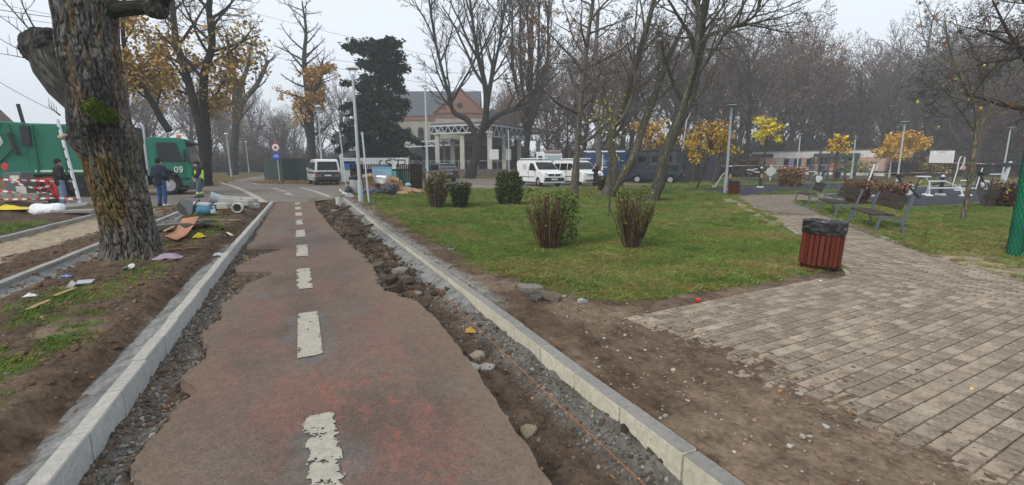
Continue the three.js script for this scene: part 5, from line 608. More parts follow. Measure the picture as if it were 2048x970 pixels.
// ---------------------------------------------------------------- buildings, fences, hoarding
const XP = (px, d) => (px - 1024) / 917 * d;            // sideways metres at a distance d for a bearing taken from the photo
const local = (A, B) => { const dx = B[0] - A[0], dz = B[1] - A[1]; return { len: Math.hypot(dx, dz), turn: Math.atan2(-dz, dx) }; };
{ // church with slate roofs and a brick gable
  const t = thing('church', 'old church with slate roof, pale walls and a red brick gable behind the trees', 'church', [-10.6, 0, -99]); t.scale.set(1, 0.93, 1);
  const wall = mat([0.40, 0.37, 0.30], 0.9, { map: T.blotch }), brick = mat([0.27, 0.14, 0.10], 0.9, { map: T.blotch }), slate = mat([0.10, 0.11, 0.125], 0.6, { map: T.grain });
  part(t, 'wall', mg([bx(19, 12, 9, -6, 6, -7), bx(10.2, 12.1, 6, 0, 6.05, -2)]), wall);
  part(t, 'cornice', mg([bx(19.5, 1.0, 9.4, -6, 12.0, -7), bx(10.6, 1.0, 6.3, 0, 12.2, -2)]), brick, 'red brick cornice');
  part(t, 'gable', plate([[-5.2, 12.7], [5.2, 12.7], [0, 17.6]], 0.5).translate(0, 0, 0.9), brick, 'triangular red brick gable');
  part(t, 'gable_window', mg([cy(0.6, 0.6, 0.1, 0, 14.3, 1.43, 20, Math.PI / 2)]), M.dark);
  const rf = (pts) => { const b = new MB(); for (const q of pts) b.quad(...q); return clean(b.geo()); };
  part(t, 'roof', rf([[[-15.8, 12.5, -2.1], [3.8, 12.5, -2.1], [3.8, 18.6, -7], [-15.8, 18.6, -7]], [[3.8, 12.5, -12], [-15.8, 12.5, -12], [-15.8, 18.6, -7], [3.8, 18.6, -7]], [[-5.5, 12.6, 1.5], [0, 17.95, 1.5], [0, 17.95, -7], [-5.5, 12.6, -7]], [[0, 17.95, 1.5], [5.5, 12.6, 1.5], [5.5, 12.6, -7], [0, 17.95, -7]]]), soft({ color: rgb(0.10, 0.11, 0.125), map: T.grain, roughness: 0.55, side: THREE.DoubleSide }), 'steep dark slate roof');
  part(t, 'gable_trim', mg([beam([-5.5, 12.7, 1.55], [0, 18.05, 1.55], 0.3, 0.3), beam([5.5, 12.7, 1.55], [0, 18.05, 1.55], 0.3, 0.3)]), brick);
  part(t, 'annex', mg([bx(5, 9, 6, 7.2, 4.5, -3)]), wall); part(t, 'annex_roof', mg([beam([4.8, 11.3, -3], [9.9, 9.0, -3], 0.3, 6.4)]), slate);
  const w = []; for (let i = 0; i < 4; i++) part(t, 'window', mg([bx(1.2, 3.6, 0.15, -14 + i * 2.6, 7.6, -2.45), cy(0.6, 0.6, 0.15, -14 + i * 2.6, 9.4, -2.45, 16, Math.PI / 2)]), M.glass);
  part(t, 'rafter', mg([beam([-17, 15.8, 1], [-13.6, 11.4, 1.4], 0.25, 0.3), beam([-16.4, 15.8, 2], [-13.2, 11.4, 2.2], 0.25, 0.3)]), mat([0.5, 0.25, 0.12], 0.8), 'bare orange rafters');
}
{ // colonnade with steel trusses
  const t = thing('colonnade', 'open hall with pale concrete columns and steel lattice beams behind the parking road', 'hall', [0, 0, 0]), colM = mat([0.62, 0.59, 0.51], 0.85, { map: T.blotch }), stl = mat([0.50, 0.53, 0.55], 0.5), dk = mat([0.05, 0.05, 0.052], 0.9), roofM = mat([0.11, 0.115, 0.12], 0.7);
  const c = (px, d, h, w = 0.7) => part(t, 'column', mg([bx(w, h, w, XP(px, d), h / 2, -d, 0, 0, 0, 0.04), bx(w * 1.25, 0.35, w * 1.25, XP(px, d), h - 0.1, -d)]), colM);
  for (const [px, d, h] of [[812, 86, 5.3], [880, 75.5, 6.3], [909, 78, 5.2], [928, 74, 6.3], [981, 72, 6.4], [1009, 77, 6.3], [1038, 82, 5.7], [1075, 88, 5.7], [1108, 94, 5.7], [858, 92, 5.0], [893, 90, 5], [950, 90, 5], [742, 92, 4.6], [692, 94, 4.6]]) c(px, d, h, d > 88 && px > 740 && px < 1000 ? 0.5 : d > 88 ? 0.6 : 0.7);
  const truss = (a, b, lo, hi, n) => { const g = [beam([a[0], hi, a[1]], [b[0], hi, b[1]], 0.2, 0.25), beam([a[0], lo, a[1]], [b[0], lo, b[1]], 0.2, 0.2)]; for (let i = 0; i < n; i++) { const p = (f, y) => [lerp(a[0], b[0], f), y, lerp(a[1], b[1], f)]; g.push(beam(p(i / n, lo), p((i + 0.5) / n, hi), 0.11, 0.11), beam(p((i + 0.5) / n, hi), p((i + 1) / n, lo), 0.11, 0.11)); } part(t, 'truss', mg(g), stl, 'steel lattice beam'); };
  const q = (px, d) => [XP(px, d), -d];
  truss(q(868, 75.4), q(978, 71.4), 6.3, 7.45, 8); truss(q(978, 71.4), q(1112, 94.4), 5.75, 7.4, 16); truss(q(806, 86), q(905, 75.3), 4.55, 5.3, 12); truss(q(688, 94), q(760, 91), 4.3, 4.9, 8);
  part(t, 'roof', (() => { const g = plate([q(868, 75.6), q(978, 71.2), q(1113, 94.6), q(1000, 104), q(900, 96)].map(([x, z]) => [x, -z]), 0.35); g.rotateX(-Math.PI / 2); g.translate(0, 7.5, 0); return metreUV(g); })(), roofM, 'flat dark canopy roof');
  part(t, 'roof', (() => { const g = plate([q(806, 86.3), q(905, 75.6), q(960, 92), q(850, 96)].map(([x, z]) => [x, -z]), 0.2); g.rotateX(-Math.PI / 2); g.translate(0, 5.36, 0); return metreUV(g); })(), roofM, 'lower flat roof');
  part(t, 'back_wall', mg([beam([...[XP(800, 95)], 2.6, -95], [XP(985, 93.5), 2.6, -93.5], 0.3, 5.1), beam([XP(985, 93.5), 2.6, -93.5], [XP(1046, 95), 2.6, -95], 0.3, 5.1), beam([XP(680, 99), 2.4, -99], [XP(800, 97), 2.4, -97], 0.3, 4.6)]), dk);
  const rl = []; for (const [a, b] of [[q(830, 72), q(1015, 69)]]) { rl.push(beam([a[0], 2.05, a[1]], [b[0], 2.05, b[1]], 0.05, 0.05)); for (let i = 0; i <= 10; i++) rl.push(beam([lerp(a[0], b[0], i / 10), 0.9, lerp(a[1], b[1], i / 10)], [lerp(a[0], b[0], i / 10), 2.05, lerp(a[1], b[1], i / 10)], 0.05, 0.05)); } part(t, 'railing', mg(rl), stl);
  part(t, 'notice', mg([bx(1.4, 1.5, 0.06, XP(989, 71), 3.0, -71.2)]), M.white); part(t, 'notice', mg([bx(0.9, 1.7, 0.06, XP(1017, 76), 3.1, -76)]), M.white);
  part(t, 'plinth', mg([beam([XP(800, 70), 0.42, -70.5], [XP(1030, 68), 0.42, -68.5], 0.5, 0.85)]), mat([0.16, 0.13, 0.11], 0.9, { map: T.blotch }), 'low stone wall before the columns');
}
{ // pink and white pavilion
  const A = [XP(1484, 80), -80], B = [XP(1749, 63), -63], { len, turn } = local(A, B), t = thing('pavilion', 'long low pavilion with white upper band and pink walls behind the playground', 'building', [A[0], 0, A[1]], turn);
  const U = (px) => { const k = (px - 1024) / 917, dx = B[0] - A[0], dz = B[1] - A[1]; return (A[0] + k * A[1]) / -(dx + k * dz) * len; };
  const pink = mat([0.6, 0.39, 0.31], 0.9, { map: T.blotch }), wh = mat([0.86, 0.85, 0.82], 0.85, { map: T.blotch }), fr = mat([0.07, 0.08, 0.09], 0.5);
  part(t, 'wall', mg([bx(len, 2.15, 8, len / 2, 1.45, -4)]), pink, 'pink wall'); part(t, 'wall', mg([bx(len + 0.06, 1.05, 8.06, len / 2, 3.05, -4)]), wh, 'white upper wall'); part(t, 'plinth', mg([bx(len + 0.2, 0.42, 8.2, len / 2, 0.2, -4)]), wh); part(t, 'roof', mg([bx(len + 0.4, 0.16, 8.5, len / 2, 3.66, -4)]), mat([0.10, 0.075, 0.07], 0.7), 'dark flat roof edge'); part(t, 'dark_base', mg([bx(len + 0.03, 0.22, 8.03, len / 2, 0.52, -4)]), mat([0.07, 0.04, 0.035], 0.8));
  const win = (a, b, y0, y1, n = 1, m = M.glass) => { const u0 = U(a), u1 = U(b), w = u1 - u0, f = part(t, 'window', mg([bx(w, 0.08, 0.12, u0 + w / 2, y1, 0.03), bx(w, 0.08, 0.12, u0 + w / 2, y0, 0.03), ...Array.from({ length: n + 1 }, (_, i) => bx(0.08, y1 - y0 - 0.08, 0.118, u0 + w * i / n, (y0 + y1) / 2, 0.031))]), fr); for (let i = 0; i < n; i++) part(f, 'pane', mg([bx(w / n - 0.08, y1 - y0 - 0.08, 0.05, u0 + w * (i + 0.5) / n, (y0 + y1) / 2, 0.015)]), m); };
  win(1490, 1531, 2.62, 3.15, 4); win(1553, 1562, 1.0, 2.35); win(1573, 1586, 1.15, 2.35, 2); win(1597, 1607, 1.2, 2.35); win(1621, 1634, 0.45, 2.4, 2); win(1678, 1690, 0.45, 2.5, 2);
  part(t, 'door', mg([bx(U(1552) - U(1538), 1.75, 0.08, (U(1552) + U(1538)) / 2, 1.5, 0.02)]), mat([0.55, 0.52, 0.44], 0.7), 'pale roller door'); part(t, 'poster', mg([bx(U(1571) - U(1563.5), 0.85, 0.05, U(1567), 1.95, 0.03)]), mat([0.28, 0.3, 0.6], 0.6), 'blue poster'); part(t, 'entrance_beam', mg([bx(U(1700) - U(1619), 0.5, 1.4, (U(1700) + U(1619)) / 2, 2.85, 0.7), ...[1619, 1640, 1672, 1699].map((p) => bx(0.25, 2.7, 0.25, U(p), 1.3, 1.3))]), fr, 'dark entrance frame');
}
{ // dark kiosk of vertical panels
  const c = [XP(1344, 40), -40], r = [XP(1428, 44), -44], l = [XP(1190, 46), -46], t = thing('kiosk', 'dark grey flat roofed cabin with strip windows behind the leaning trees', 'cabin', [0, 0, 0]), m = mat([0.052, 0.062, 0.075], 0.55), m2 = mat([0.042, 0.05, 0.06], 0.55);
  const back = [l[0] + r[0] - c[0], l[1] + r[1] - c[1]]; const g = plate([c, r, back, l].map(([x, z]) => [x, -z]), 2.72); g.rotateX(-Math.PI / 2); part(t, 'wall', metreUV(g), m2);
  for (const [a, b, n] of [[l, c, 9], [c, r, 6]]) { const dx = b[0] - a[0], dz = b[1] - a[1], L = Math.hypot(dx, dz), nx = -dz / L, nz = dx / L; for (let i = 0; i < n; i++) { if (b === r && (i === 2 || i === 3)) continue; const f0 = (i + 0.04) / n, f1 = (i + 0.96) / n; part(t, 'panel', mg([beam([a[0] + dx * f0 + nx * 0.02, 1.36, a[1] + dz * f0 + nz * 0.02], [a[0] + dx * f1 + nx * 0.02, 1.36, a[1] + dz * f1 + nz * 0.02], 0.05, 2.6)]), m); } }
  { const g2 = plate([c, r, back, l].map(([x, z]) => [c[0] + (x - c[0]) * 1.02 - 0.1, -(c[1] + (z - c[1]) * 1.02 + 0.12)]), 0.12); g2.rotateX(-Math.PI / 2); g2.translate(0, 2.74, 0); part(t, 'roof', metreUV(g2), m); }
  const dx = c[0] - l[0], dz = c[1] - l[1], L = Math.hypot(dx, dz), on = (f, y, o = 0.09) => [l[0] + dx * f - dz / L * o, y, l[1] + dz * f + dx / L * o];
  for (const [a, b] of [[0.55, 0.68], [0.72, 0.84], [0.87, 0.955]]) { const f = part(t, 'window', mg([beam(on(a, 2.05), on(b, 2.05), 0.06, 0.5)]), M.dark); part(f, 'pane', mg([beam(on(a + 0.01, 2.05, 0.115), on(b - 0.01, 2.05, 0.115), 0.02, 0.38)]), M.glass); }
  const ex = r[0] - c[0], ez = r[1] - c[1]; part(t, 'door', mg([beam([c[0] + ex * 0.36, 1.15, c[1] + ez * 0.36], [c[0] + ex * 0.52, 1.15, c[1] + ez * 0.52], 0.04, 2.2)]), M.black);
}
{ // house on the far left
  const t = thing('house', 'house with steep brown roof and pale pink wall at the far left behind the lorry', 'house', [XP(-150, 46), 0, -46]);
  part(t, 'wall', mg([bx(14, 4.8, 8, -3.2, 2.4, -4)]), mat([0.55, 0.42, 0.37], 0.9, { map: T.blotch }));
  part(t, 'gable', plate([[-9, 4.8], [4.2, 4.8], [-3, 11.2]], 0.3).translate(0, 0, -0.4), mat([0.5, 0.5, 0.44], 0.9, { map: T.blotch }), 'pale gable wall'); part(t, 'roof', mg([beam([-3.2, 12.4, -3.5], [4.9, 3.6, -3.5], 9, 0.3), beam([-3.2, 11.6, -3.5], [-11.5, 4.2, -3.5], 9, 0.3)]), mat([0.14, 0.085, 0.075], 0.8, { map: T.grain }), 'steep brown tiled roof');
  part(t, 'awning', mg([bx(9, 0.12, 2.4, 0.5, 3.75, 1.4), bx(9, 0.35, 0.1, 0.5, 3.6, 2.6)]), M.offwhite); part(t, 'railing', mg([beam([-4, 3.0, 2.5], [5, 3.0, 2.5], 0.06, 0.06), beam([-4, 2.2, 2.5], [5, 2.2, 2.5], 0.06, 0.06)]), M.white); for (const x of [-1.5, 1.8]) { const f = part(t, 'window', mg([bx(1.3, 1.5, 0.1, x, 2.1, 0.04)]), M.white); part(f, 'pane', mg([bx(1.1, 1.3, 0.04, x, 2.1, 0.085)]), M.glass); }
}
{ // red tiled roof peeping over the lorry
  const t = thing('low_house', 'low house with a rounded reddish roof behind the lorry body', 'house', [XP(72, 60), 0, -60]); part(t, 'wall', mg([bx(8, 4.6, 6, 0, 2.3, -3)]), mat([0.42, 0.38, 0.32], 0.9)); part(t, 'roof', (() => { const g = cy(3.4, 3.4, 8.4, 0, 0, 0, 24, 0, 0, Math.PI / 2); g.scale(1, 0.5, 1); g.translate(0, 4.6, -3); return g; })(), mat([0.33, 0.17, 0.11], 0.85, { map: T.grain }));
}
// ---- green mesh site fence
{
  const pts = [[541, 50], [577, 44.5], [601, 45.5], [640, 46], [692, 46.5]].map(([p, d]) => [XP(p, d), -d]), t = thing('site_fence', 'dark green mesh covered site fence behind the round signs', 'fence', [0, 0, 0]); const gm = mat([0.035, 0.062, 0.052], 0.85, { map: T.grain });
  for (let i = 0; i < pts.length - 1; i++) { const a = pts[i], b = pts[i + 1], dx = b[0] - a[0], dz = b[1] - a[1], L = Math.hypot(dx, dz), bb = new MB(), n = 14; for (let u = 0; u < n; u++) for (let v = 0; v < 6; v++) { const q = [[0, 0], [1, 0], [1, 1], [0, 1]].map(([s, w]) => { const f = (u + s) / n, y = 0.06 + 2.05 * (v + w) / 6, o = 0.12 * (fbm(f * 4 + i * 7, y * 1.5, i) - 0.5); return [a[0] + dx * f - dz / L * o, y - 0.05 * Math.sin(f * 3.14) * (v + w) / 6, a[1] + dz * f + dx / L * o]; }); bb.quad(...q); } const g = bb.geo(); part(t, 'mesh_panel', g, soft({ color: rgb(0.035, 0.062, 0.052), roughness: 0.85, side: THREE.DoubleSide })); part(t, 'frame', mg([bar([a[0], 0, a[1]], [a[0], 2.15, a[1]], 0.03), bar([a[0], 2.12, a[1]], [b[0], 2.12, b[1]], 0.025), bar([a[0], 0.1, a[1]], [b[0], 0.1, b[1]], 0.025)]), M.dark); }
}
{ // white corrugated hoarding
  const A = [XP(690, 42), -42], B = [XP(822, 42), -42], n = 7, w = (B[0] - A[0]) / n, t = thing('hoarding', 'white corrugated metal hoarding with black graffiti behind the picket enclosure', 'fence', [A[0], 0, A[1]]), hm = mat([0.8, 0.81, 0.8], 0.5, { map: T.blotch });
  for (let i = 0; i < n; i++) { const pr = []; for (let k = 0; k < 8; k++) { const x0 = k * w / 8; pr.push(bx(w / 8 * 0.62, 2.1, 0.03, i * w + x0 + w / 32, 1.08, 0.0), bx(w / 8 * 0.4, 2.1, 0.02, i * w + x0 + w / 8 * 0.78, 1.08, 0.028)); } part(t, 'panel', mg(pr), hm); } part(t, 'post', mg([bx(0.09, 2.25, 0.09, B[0] - A[0] + 0.05, 1.12, 0.05)]), M.galv);
  const gr = [], st = (pts, r = 0.045) => { for (let i = 0; i < pts.length - 1; i++) gr.push(beam([pts[i][0], pts[i][1], 0.052], [pts[i + 1][0], pts[i + 1][1], 0.052], 0.012, r)); }, gx = (p) => XP(p, 42) - A[0], gyy = (py) => 1.6 + (327.7 - py) * 42 / 955;
  st([[gx(772), gyy(321)], [gx(768), gyy(322)], [gx(765), gyy(332)], [gx(767), gyy(335)]], 0.1); st([[gx(790), gyy(320)], [gx(780), gyy(321)], [gx(779), gyy(325)], [gx(788), gyy(328)], [gx(786), gyy(333)], [gx(774), gyy(334)]], 0.1); st([[gx(795), gyy(320)], [gx(817), gyy(320)]], 0.09); st([[gx(803), gyy(320)], [gx(802), gyy(334)]], 0.1); st([[gx(817), gyy(320)], [gx(816), gyy(328)], [gx(808), gyy(329)], [gx(808), gyy(335)]], 0.08); st([[gx(783), gyy(318)], [gx(788), gyy(316.5)], [gx(791), gyy(319)], [gx(797), gyy(317)]], 0.05);
  part(t, 'graffiti', mg(gr), M.black, 'black painted graffiti letters');
  part(t, 'poster', mg([bx(1.15, 0.75, 0.02, gx(708), gyy(331), 0.055)]), mat([0.06, 0.17, 0.5], 0.6), 'blue site poster'); part(t, 'poster', mg([bx(1.15, 0.35, 0.02, gx(708), gyy(323), 0.055)]), mat([0.6, 0.66, 0.72], 0.6), 'pale site poster');
  part(t, 'speed_sign', mg([disc(0.29, 0.03, gx(729), gyy(328), 0.07)]), M.white, 'round speed sign with a red ring'); part(t, 'speed_sign_ring', (() => { const g = new THREE.TorusGeometry(0.25, 0.035, 6, 28); return metreUV(clean(g.translate(gx(729), gyy(328), 0.09))); })(), M.red); part(t, 'speed_sign_digit', mg([beam([gx(729) - 0.1, gyy(328) + 0.13, 0.1], [gx(729) + 0.08, gyy(328) + 0.13, 0.1], 0.02, 0.045), beam([gx(729) - 0.09, gyy(328) + 0.13, 0.1], [gx(729) - 0.09, gyy(328), 0.1], 0.02, 0.045), beam([gx(729) - 0.09, gyy(328) + 0.02, 0.1], [gx(729) + 0.09, gyy(328) + 0.02, 0.1], 0.02, 0.045), beam([gx(729) + 0.09, gyy(328) + 0.02, 0.1], [gx(729) + 0.07, gyy(328) - 0.13, 0.1], 0.02, 0.045), beam([gx(729) + 0.08, gyy(328) - 0.12, 0.1], [gx(729) - 0.1, gyy(328) - 0.12, 0.1], 0.02, 0.045)]), M.black);
}
{ // brown picket enclosure for rubbish
  const A = [-8.76, -25.54], B = [-5.98, -27.92], C = [-5.67, -29.28], t = thing('picket_enclosure', 'dark brown wooden picket enclosure with rubbish heaped before it', 'fence', [0, 0, 0]), pm = mat([0.045, 0.028, 0.022], 0.75, { map: T.wood });
  const { len, turn } = local(A, B), n = 30; const dx = B[0] - A[0], dz = B[1] - A[1]; const pk = mg([bx(0.085, 1.5, 0.025, 0, 0.8, 0, 0, 0, 0, 0.005), put(clean(new THREE.CylinderGeometry(0.0425, 0.0425, 0.024, 16)), 0, 1.55, 0, Math.PI / 2)]);
  for (let i = 0; i < n; i++) { if (i > 19 && i < 22) continue; const m = part(t, 'picket', pk, pm); m.position.set(A[0] + dx * (i + 0.5) / n, 0, A[1] + dz * (i + 0.5) / n); m.rotation.y = turn; }
  const R2 = local(B, C); for (let i = 0; i < 13; i++) { const m = part(t, 'picket', pk, pm); m.position.set(lerp(B[0], C[0], (i + 0.3) / 13), 0.02, lerp(B[1], C[1], (i + 0.3) / 13)); m.rotation.y = R2.turn; }
  const Lb = [A[0] - 0.35, A[1] - 3.2]; for (let i = 0; i < 12; i++) { const m = part(t, 'picket', pk, pm); m.position.set(lerp(A[0], Lb[0], (i + 0.4) / 12), 0, lerp(A[1], Lb[1], (i + 0.4) / 12)); m.rotation.y = Math.PI / 2; }
  const rails = []; for (const y of [0.35, 1.25]) rails.push(beam([A[0], y, A[1] - 0.05], [B[0], y, B[1] - 0.05], 0.05, 0.09), beam([B[0], y, B[1] - 0.05], [C[0], y, C[1] - 0.05], 0.05, 0.09), beam([A[0] + 0.05, y, A[1]], [Lb[0] + 0.05, y, Lb[1]], 0.05, 0.09)); part(t, 'rail', mg(rails), pm); for (const q of [A, B, C]) part(t, 'post', mg([bx(0.1, 1.6, 0.1, q[0], 0.8, q[1] - 0.1)]), pm);
  const solo2 = (name, a, b, y0, y1, m, label) => { const f0 = (a - 704) / 120, f1 = (b - 704) / 120; return part(t, name, mg([beam([A[0] + dx * f0, (y0 + y1) / 2, A[1] + dz * f0 + 0.04], [A[0] + dx * f1, (y0 + y1) / 2, A[1] + dz * f1 + 0.04], 0.012, y1 - y0)]), m, label); };
  const cv = document.createElement('canvas'); cv.width = 256; cv.height = 160; const x = cv.getContext('2d'); x.fillStyle = '#a9c9dd'; x.fillRect(0, 0, 256, 160); x.fillStyle = '#7fb2d6'; x.fillRect(0, 0, 256, 26); x.fillStyle = '#5f7f98'; for (let i = 0; i < 9; i++) x.fillRect(14, 36 + i * 9, 60 + ((i * 53) % 120), 3); x.fillStyle = '#c23b30'; x.beginPath(); x.arc(160, 132, 12, 0, 7); x.fill(); x.fillStyle = '#fff'; x.fillRect(60, 118, 40, 24); const tx = new THREE.CanvasTexture(cv); tx.colorSpace = THREE.SRGBColorSpace;
  const f0 = 41 / 120, f1 = 79 / 120, pb = new THREE.BoxGeometry(len * (f1 - f0), 0.85, 0.012); const pm2 = part(t, 'notice_board', pb, soft({ map: tx, roughness: 0.5 }), 'pale blue printed notice board on the pickets'); pm2.position.set(A[0] + dx * (f0 + f1) / 2, 1.02, A[1] + dz * (f0 + f1) / 2 + 0.05); pm2.rotation.y = turn;
  const bk = (nm, px, d, col, label) => { const g = mg([bx(1.1, 1.15, 0.9, 0, 0.62, 0, 0, 0, 0, 0.06), bx(1.2, 0.1, 1, 0, 1.22, 0, 0, 0, 0, 0.04)]), m = solo(nm, g, mat(col, 0.5), label, 'container'); m.position.set(XP(px, d), 0, -d); return m; };
  bk('waste_container', 745, 29.5, [0.03, 0.14, 0.4], 'blue waste container glimpsed through the pickets'); bk('waste_container', 790, 31.5, [0.08, 0.32, 0.3], 'teal waste container behind the middle pickets'); bk('waste_container', 812, 31.8, [0.07, 0.28, 0.27], 'teal waste container behind the right pickets');
}

// ---------------------------------------------------------------- vehicles
// side profile extruded across the width; above the belt the sides lean in
function bodyGeo(prof, w, belt, lean, bevel = 0.05) { const s = new THREE.Shape(); prof.forEach((q, i) => { if (q.length === 2) i ? s.lineTo(...q) : s.moveTo(...q); else if (q[0] === 'a') s.absarc(q[1], q[2], q[3], Math.PI, 0, true); else s.quadraticCurveTo(...q); }); const g = clean(new THREE.ExtrudeGeometry(s, { depth: w - 2 * bevel, bevelEnabled: true, bevelSize: bevel * 0.6, bevelThickness: bevel, bevelSegments: 3, curveSegments: 12 })); g.translate(0, 0, -w / 2 + bevel); return tuck(g, belt, lean); }
function tuck(g, belt, lean) { const p = g.attributes.position; for (let i = 0; i < p.count; i++) { const y = p.getY(i); if (y > belt) p.setZ(i, p.getZ(i) * (1 - lean * (y - belt))); } g.computeVertexNormals(); return metreUV(g); }
function sideGlass(pts, w, belt, lean, th = 0.012) { const a = plate(pts, th), b = a.clone(); a.translate(0, 0, w / 2 - 0.004); b.translate(0, 0, -w / 2 - th + 0.004); return [tuck(a, belt, lean), tuck(b, belt, lean)]; }
function across(a, b, w0, w1, th = 0.014, off = 0.012) { const dx = b[0] - a[0], dy = b[1] - a[1], l = Math.hypot(dx, dy), nx = dy / l, ny = -dx / l, s = Math.sign(nx * (a[0] + b[0]) + 0.001) || 1; const o = (q, k) => [q[0] + nx * s * k, q[1] + ny * s * k], m = new MB(), A = o(a, off), B = o(b, off), A2 = o(a, off - th), B2 = o(b, off - th); const c = [[...A, w0 / 2], [...A, -w0 / 2], [...B, -w1 / 2], [...B, w1 / 2]], d = [[...A2, w0 / 2], [...A2, -w0 / 2], [...B2, -w1 / 2], [...B2, w1 / 2]]; m.quad(...c); m.quad(...[...d].reverse()); for (let i = 0; i < 4; i++) m.quad(c[i], d[i], d[(i + 1) % 4], c[(i + 1) % 4]); const g = m.geo(); return metreUV(clean(g)); }
function wheel(t, x, y, z, r, w, hub = M.steel, spokes = 7) { const s = Math.sign(z), pr = [[r * 0.62, -w / 2], [r * 0.93, -w / 2], [r, -w * 0.36], [r, w * 0.36], [r * 0.93, w / 2], [r * 0.62, w / 2]]; const g = clean(new THREE.LatheGeometry(pr.map((q) => new THREE.Vector2(...q)), 32)); g.rotateX(Math.PI / 2); const h = new THREE.Group(); h.name = 'wheel'; h.position.set(x, y, z); t.add(h); part(h, 'tyre', g, M.rubber); const rim = [cy(r * 0.62, r * 0.62, w * 0.7, 0, 0, 0, 28, Math.PI / 2), cy(r * 0.16, r * 0.14, 0.04, 0, 0, s * w * 0.42, 14, Math.PI / 2)]; for (let i = 0; i < spokes; i++) { const a = i / spokes * 6.28; rim.push(beam([Math.cos(a) * r * 0.12, Math.sin(a) * r * 0.12, s * w * 0.37], [Math.cos(a) * r * 0.56, Math.sin(a) * r * 0.56, s * w * 0.37], r * 0.13, 0.03)); } part(h, 'rim', mg(rim), hub); return h; }
const headOf = (dx, dz) => Math.atan2(-dz, dx);
function vehicle(name, label, cat, x, z, dir, o) {
  const t = thing(name, label, cat, [x, 0, z], headOf(...dir)), { w, belt, lean } = o;
  part(t, 'body', bodyGeo(o.prof, w, belt, lean, o.bevel || 0.07), o.paint);
  part(t, 'underside', mg([bx(o.len * 0.9, 0.22, w * 0.82, 0, 0.33, 0)]), M.black);
  for (const q of o.side || []) for (const g of sideGlass(q, w, belt, lean)) part(t, 'side_window', g, M.glass);
  if (o.wind) part(t, 'windscreen', across(o.wind[0], o.wind[1], w * (1 - lean * Math.max(0, o.wind[0][1] - belt)) - 0.16, w * (1 - lean * (o.wind[1][1] - belt)) - 0.2, 0.014, (o.bevel || 0.07) * 0.6 + 0.016), M.glass);
  if (o.rear) part(t, 'rear_window', across(o.rear[0], o.rear[1], w * (1 - lean * Math.max(0, o.rear[0][1] - belt)) - 0.2, w * (1 - lean * (o.rear[1][1] - belt)) - 0.24, 0.014, (o.bevel || 0.07) * 0.6 + 0.016), M.glass);
  for (const x2 of o.axles) for (const s of [-1, 1]) wheel(t, x2, o.r, s * (w / 2 - 0.13), o.r, 0.2, o.hub || M.steel, o.spokes);
  return t;
}
const lampM = mat([0.55, 0.57, 0.58], 0.15, { metalness: 0.3 }), tail = mat([0.35, 0.02, 0.02], 0.25), plateM = mat([0.6, 0.6, 0.58], 0.5);
const vanProf = (L, H, r, a1, a2, nose, roofF, roofR, hood) => [[-L / 2, 0.35], ['a', a1, 0.34, r + 0.06], ['a', a2, 0.34, r + 0.06], [L / 2 - 0.04, 0.34], [L / 2, 0.62], [L / 2 - 0.05, hood[0] - 0.18], [L / 2 - 0.2, hood[0] - 0.02, L / 2 - 0.32, hood[0]], [nose[0], nose[1]], [roofF, H - 0.06], [roofF - 0.25, H, roofF - 0.6, H], [roofR, H], [-L / 2 + 0.02, H - 0.02, -L / 2, H - 0.25]];
{ // white van seen from behind
  const L = 4.7, H = 1.92, white = mat([0.74, 0.75, 0.74], 0.35);
  const t = vehicle('old_van', 'old white passenger van with a dark waist stripe, parked by the green fence', 'van', -15.2, -37.8, [-0.5, -0.866], { len: L, w: 1.84, belt: 1.0, lean: 0.17, r: 0.32, axles: [-1.35, 1.5], paint: white, hub: mat([0.3, 0.3, 0.3], 0.5), prof: [[-L / 2, 0.4], ['a', -1.35, 0.34, 0.38], ['a', 1.5, 0.34, 0.38], [L / 2, 0.38], [L / 2, 0.85], [L / 2 - 0.1, 1.02], [1.35, 1.15], [0.85, 1.8], [0.6, H, 0.3, H], [-L / 2 + 0.3, H], [-L / 2 + 0.1, H, -L / 2 + 0.08, H - 0.12], [-L / 2, 1.05]], side: [[[-2.1, 1.15], [-1.2, 1.15], [-1.2, 1.72], [-2.0, 1.72]], [[-1.1, 1.15], [-0.1, 1.15], [-0.1, 1.72], [-1.1, 1.72]], [[0.0, 1.15], [1.2, 1.15], [0.8, 1.72], [0.0, 1.72]]], wind: [[1.35, 1.17], [0.88, 1.78]] });
  part(t, 'rear_window', across([-L / 2 + 0.0, 1.12], [-L / 2 + 0.08, 1.76], 1.5, 1.36, 0.014, 0.06), M.glass); part(t, 'stripe', mg([bx(0.02, 0.13, 1.7, -L / 2 - 0.058, 0.92, 0), bx(4.2, 0.13, 0.02, -0.1, 0.92, 0.915), bx(4.2, 0.13, 0.02, -0.1, 0.92, -0.915)]), M.dark, 'dark grey waist stripe');
  part(t, 'bumper', mg([bx(0.2, 0.28, 1.86, -L / 2 - 0.08, 0.5, 0, 0, 0, 0, 0.05)]), M.dark, 'dark rear bumper'); for (const s of [-1, 1]) { part(t, 'tail_light', mg([bx(0.06, 0.2, 0.16, -L / 2 - 0.07, 0.8, s * 0.78)]), tail); part(t, 'mirror', mg([bx(0.1, 0.2, 0.16, 1.15, 1.2, s * 1.02, 0, 0, 0, 0.03)]), M.white); } part(t, 'number_plate', mg([bx(0.02, 0.11, 0.5, -L / 2 - 0.07, 0.74, 0)]), plateM); part(t, 'plate_recess', mg([bx(0.02, 0.17, 0.8, -L / 2 - 0.062, 0.74, 0)]), M.dark); part(t, 'door_seam', mg([bx(0.012, 1.1, 0.012, -L / 2 - 0.05, 1.2, 0)]), M.dark);
}
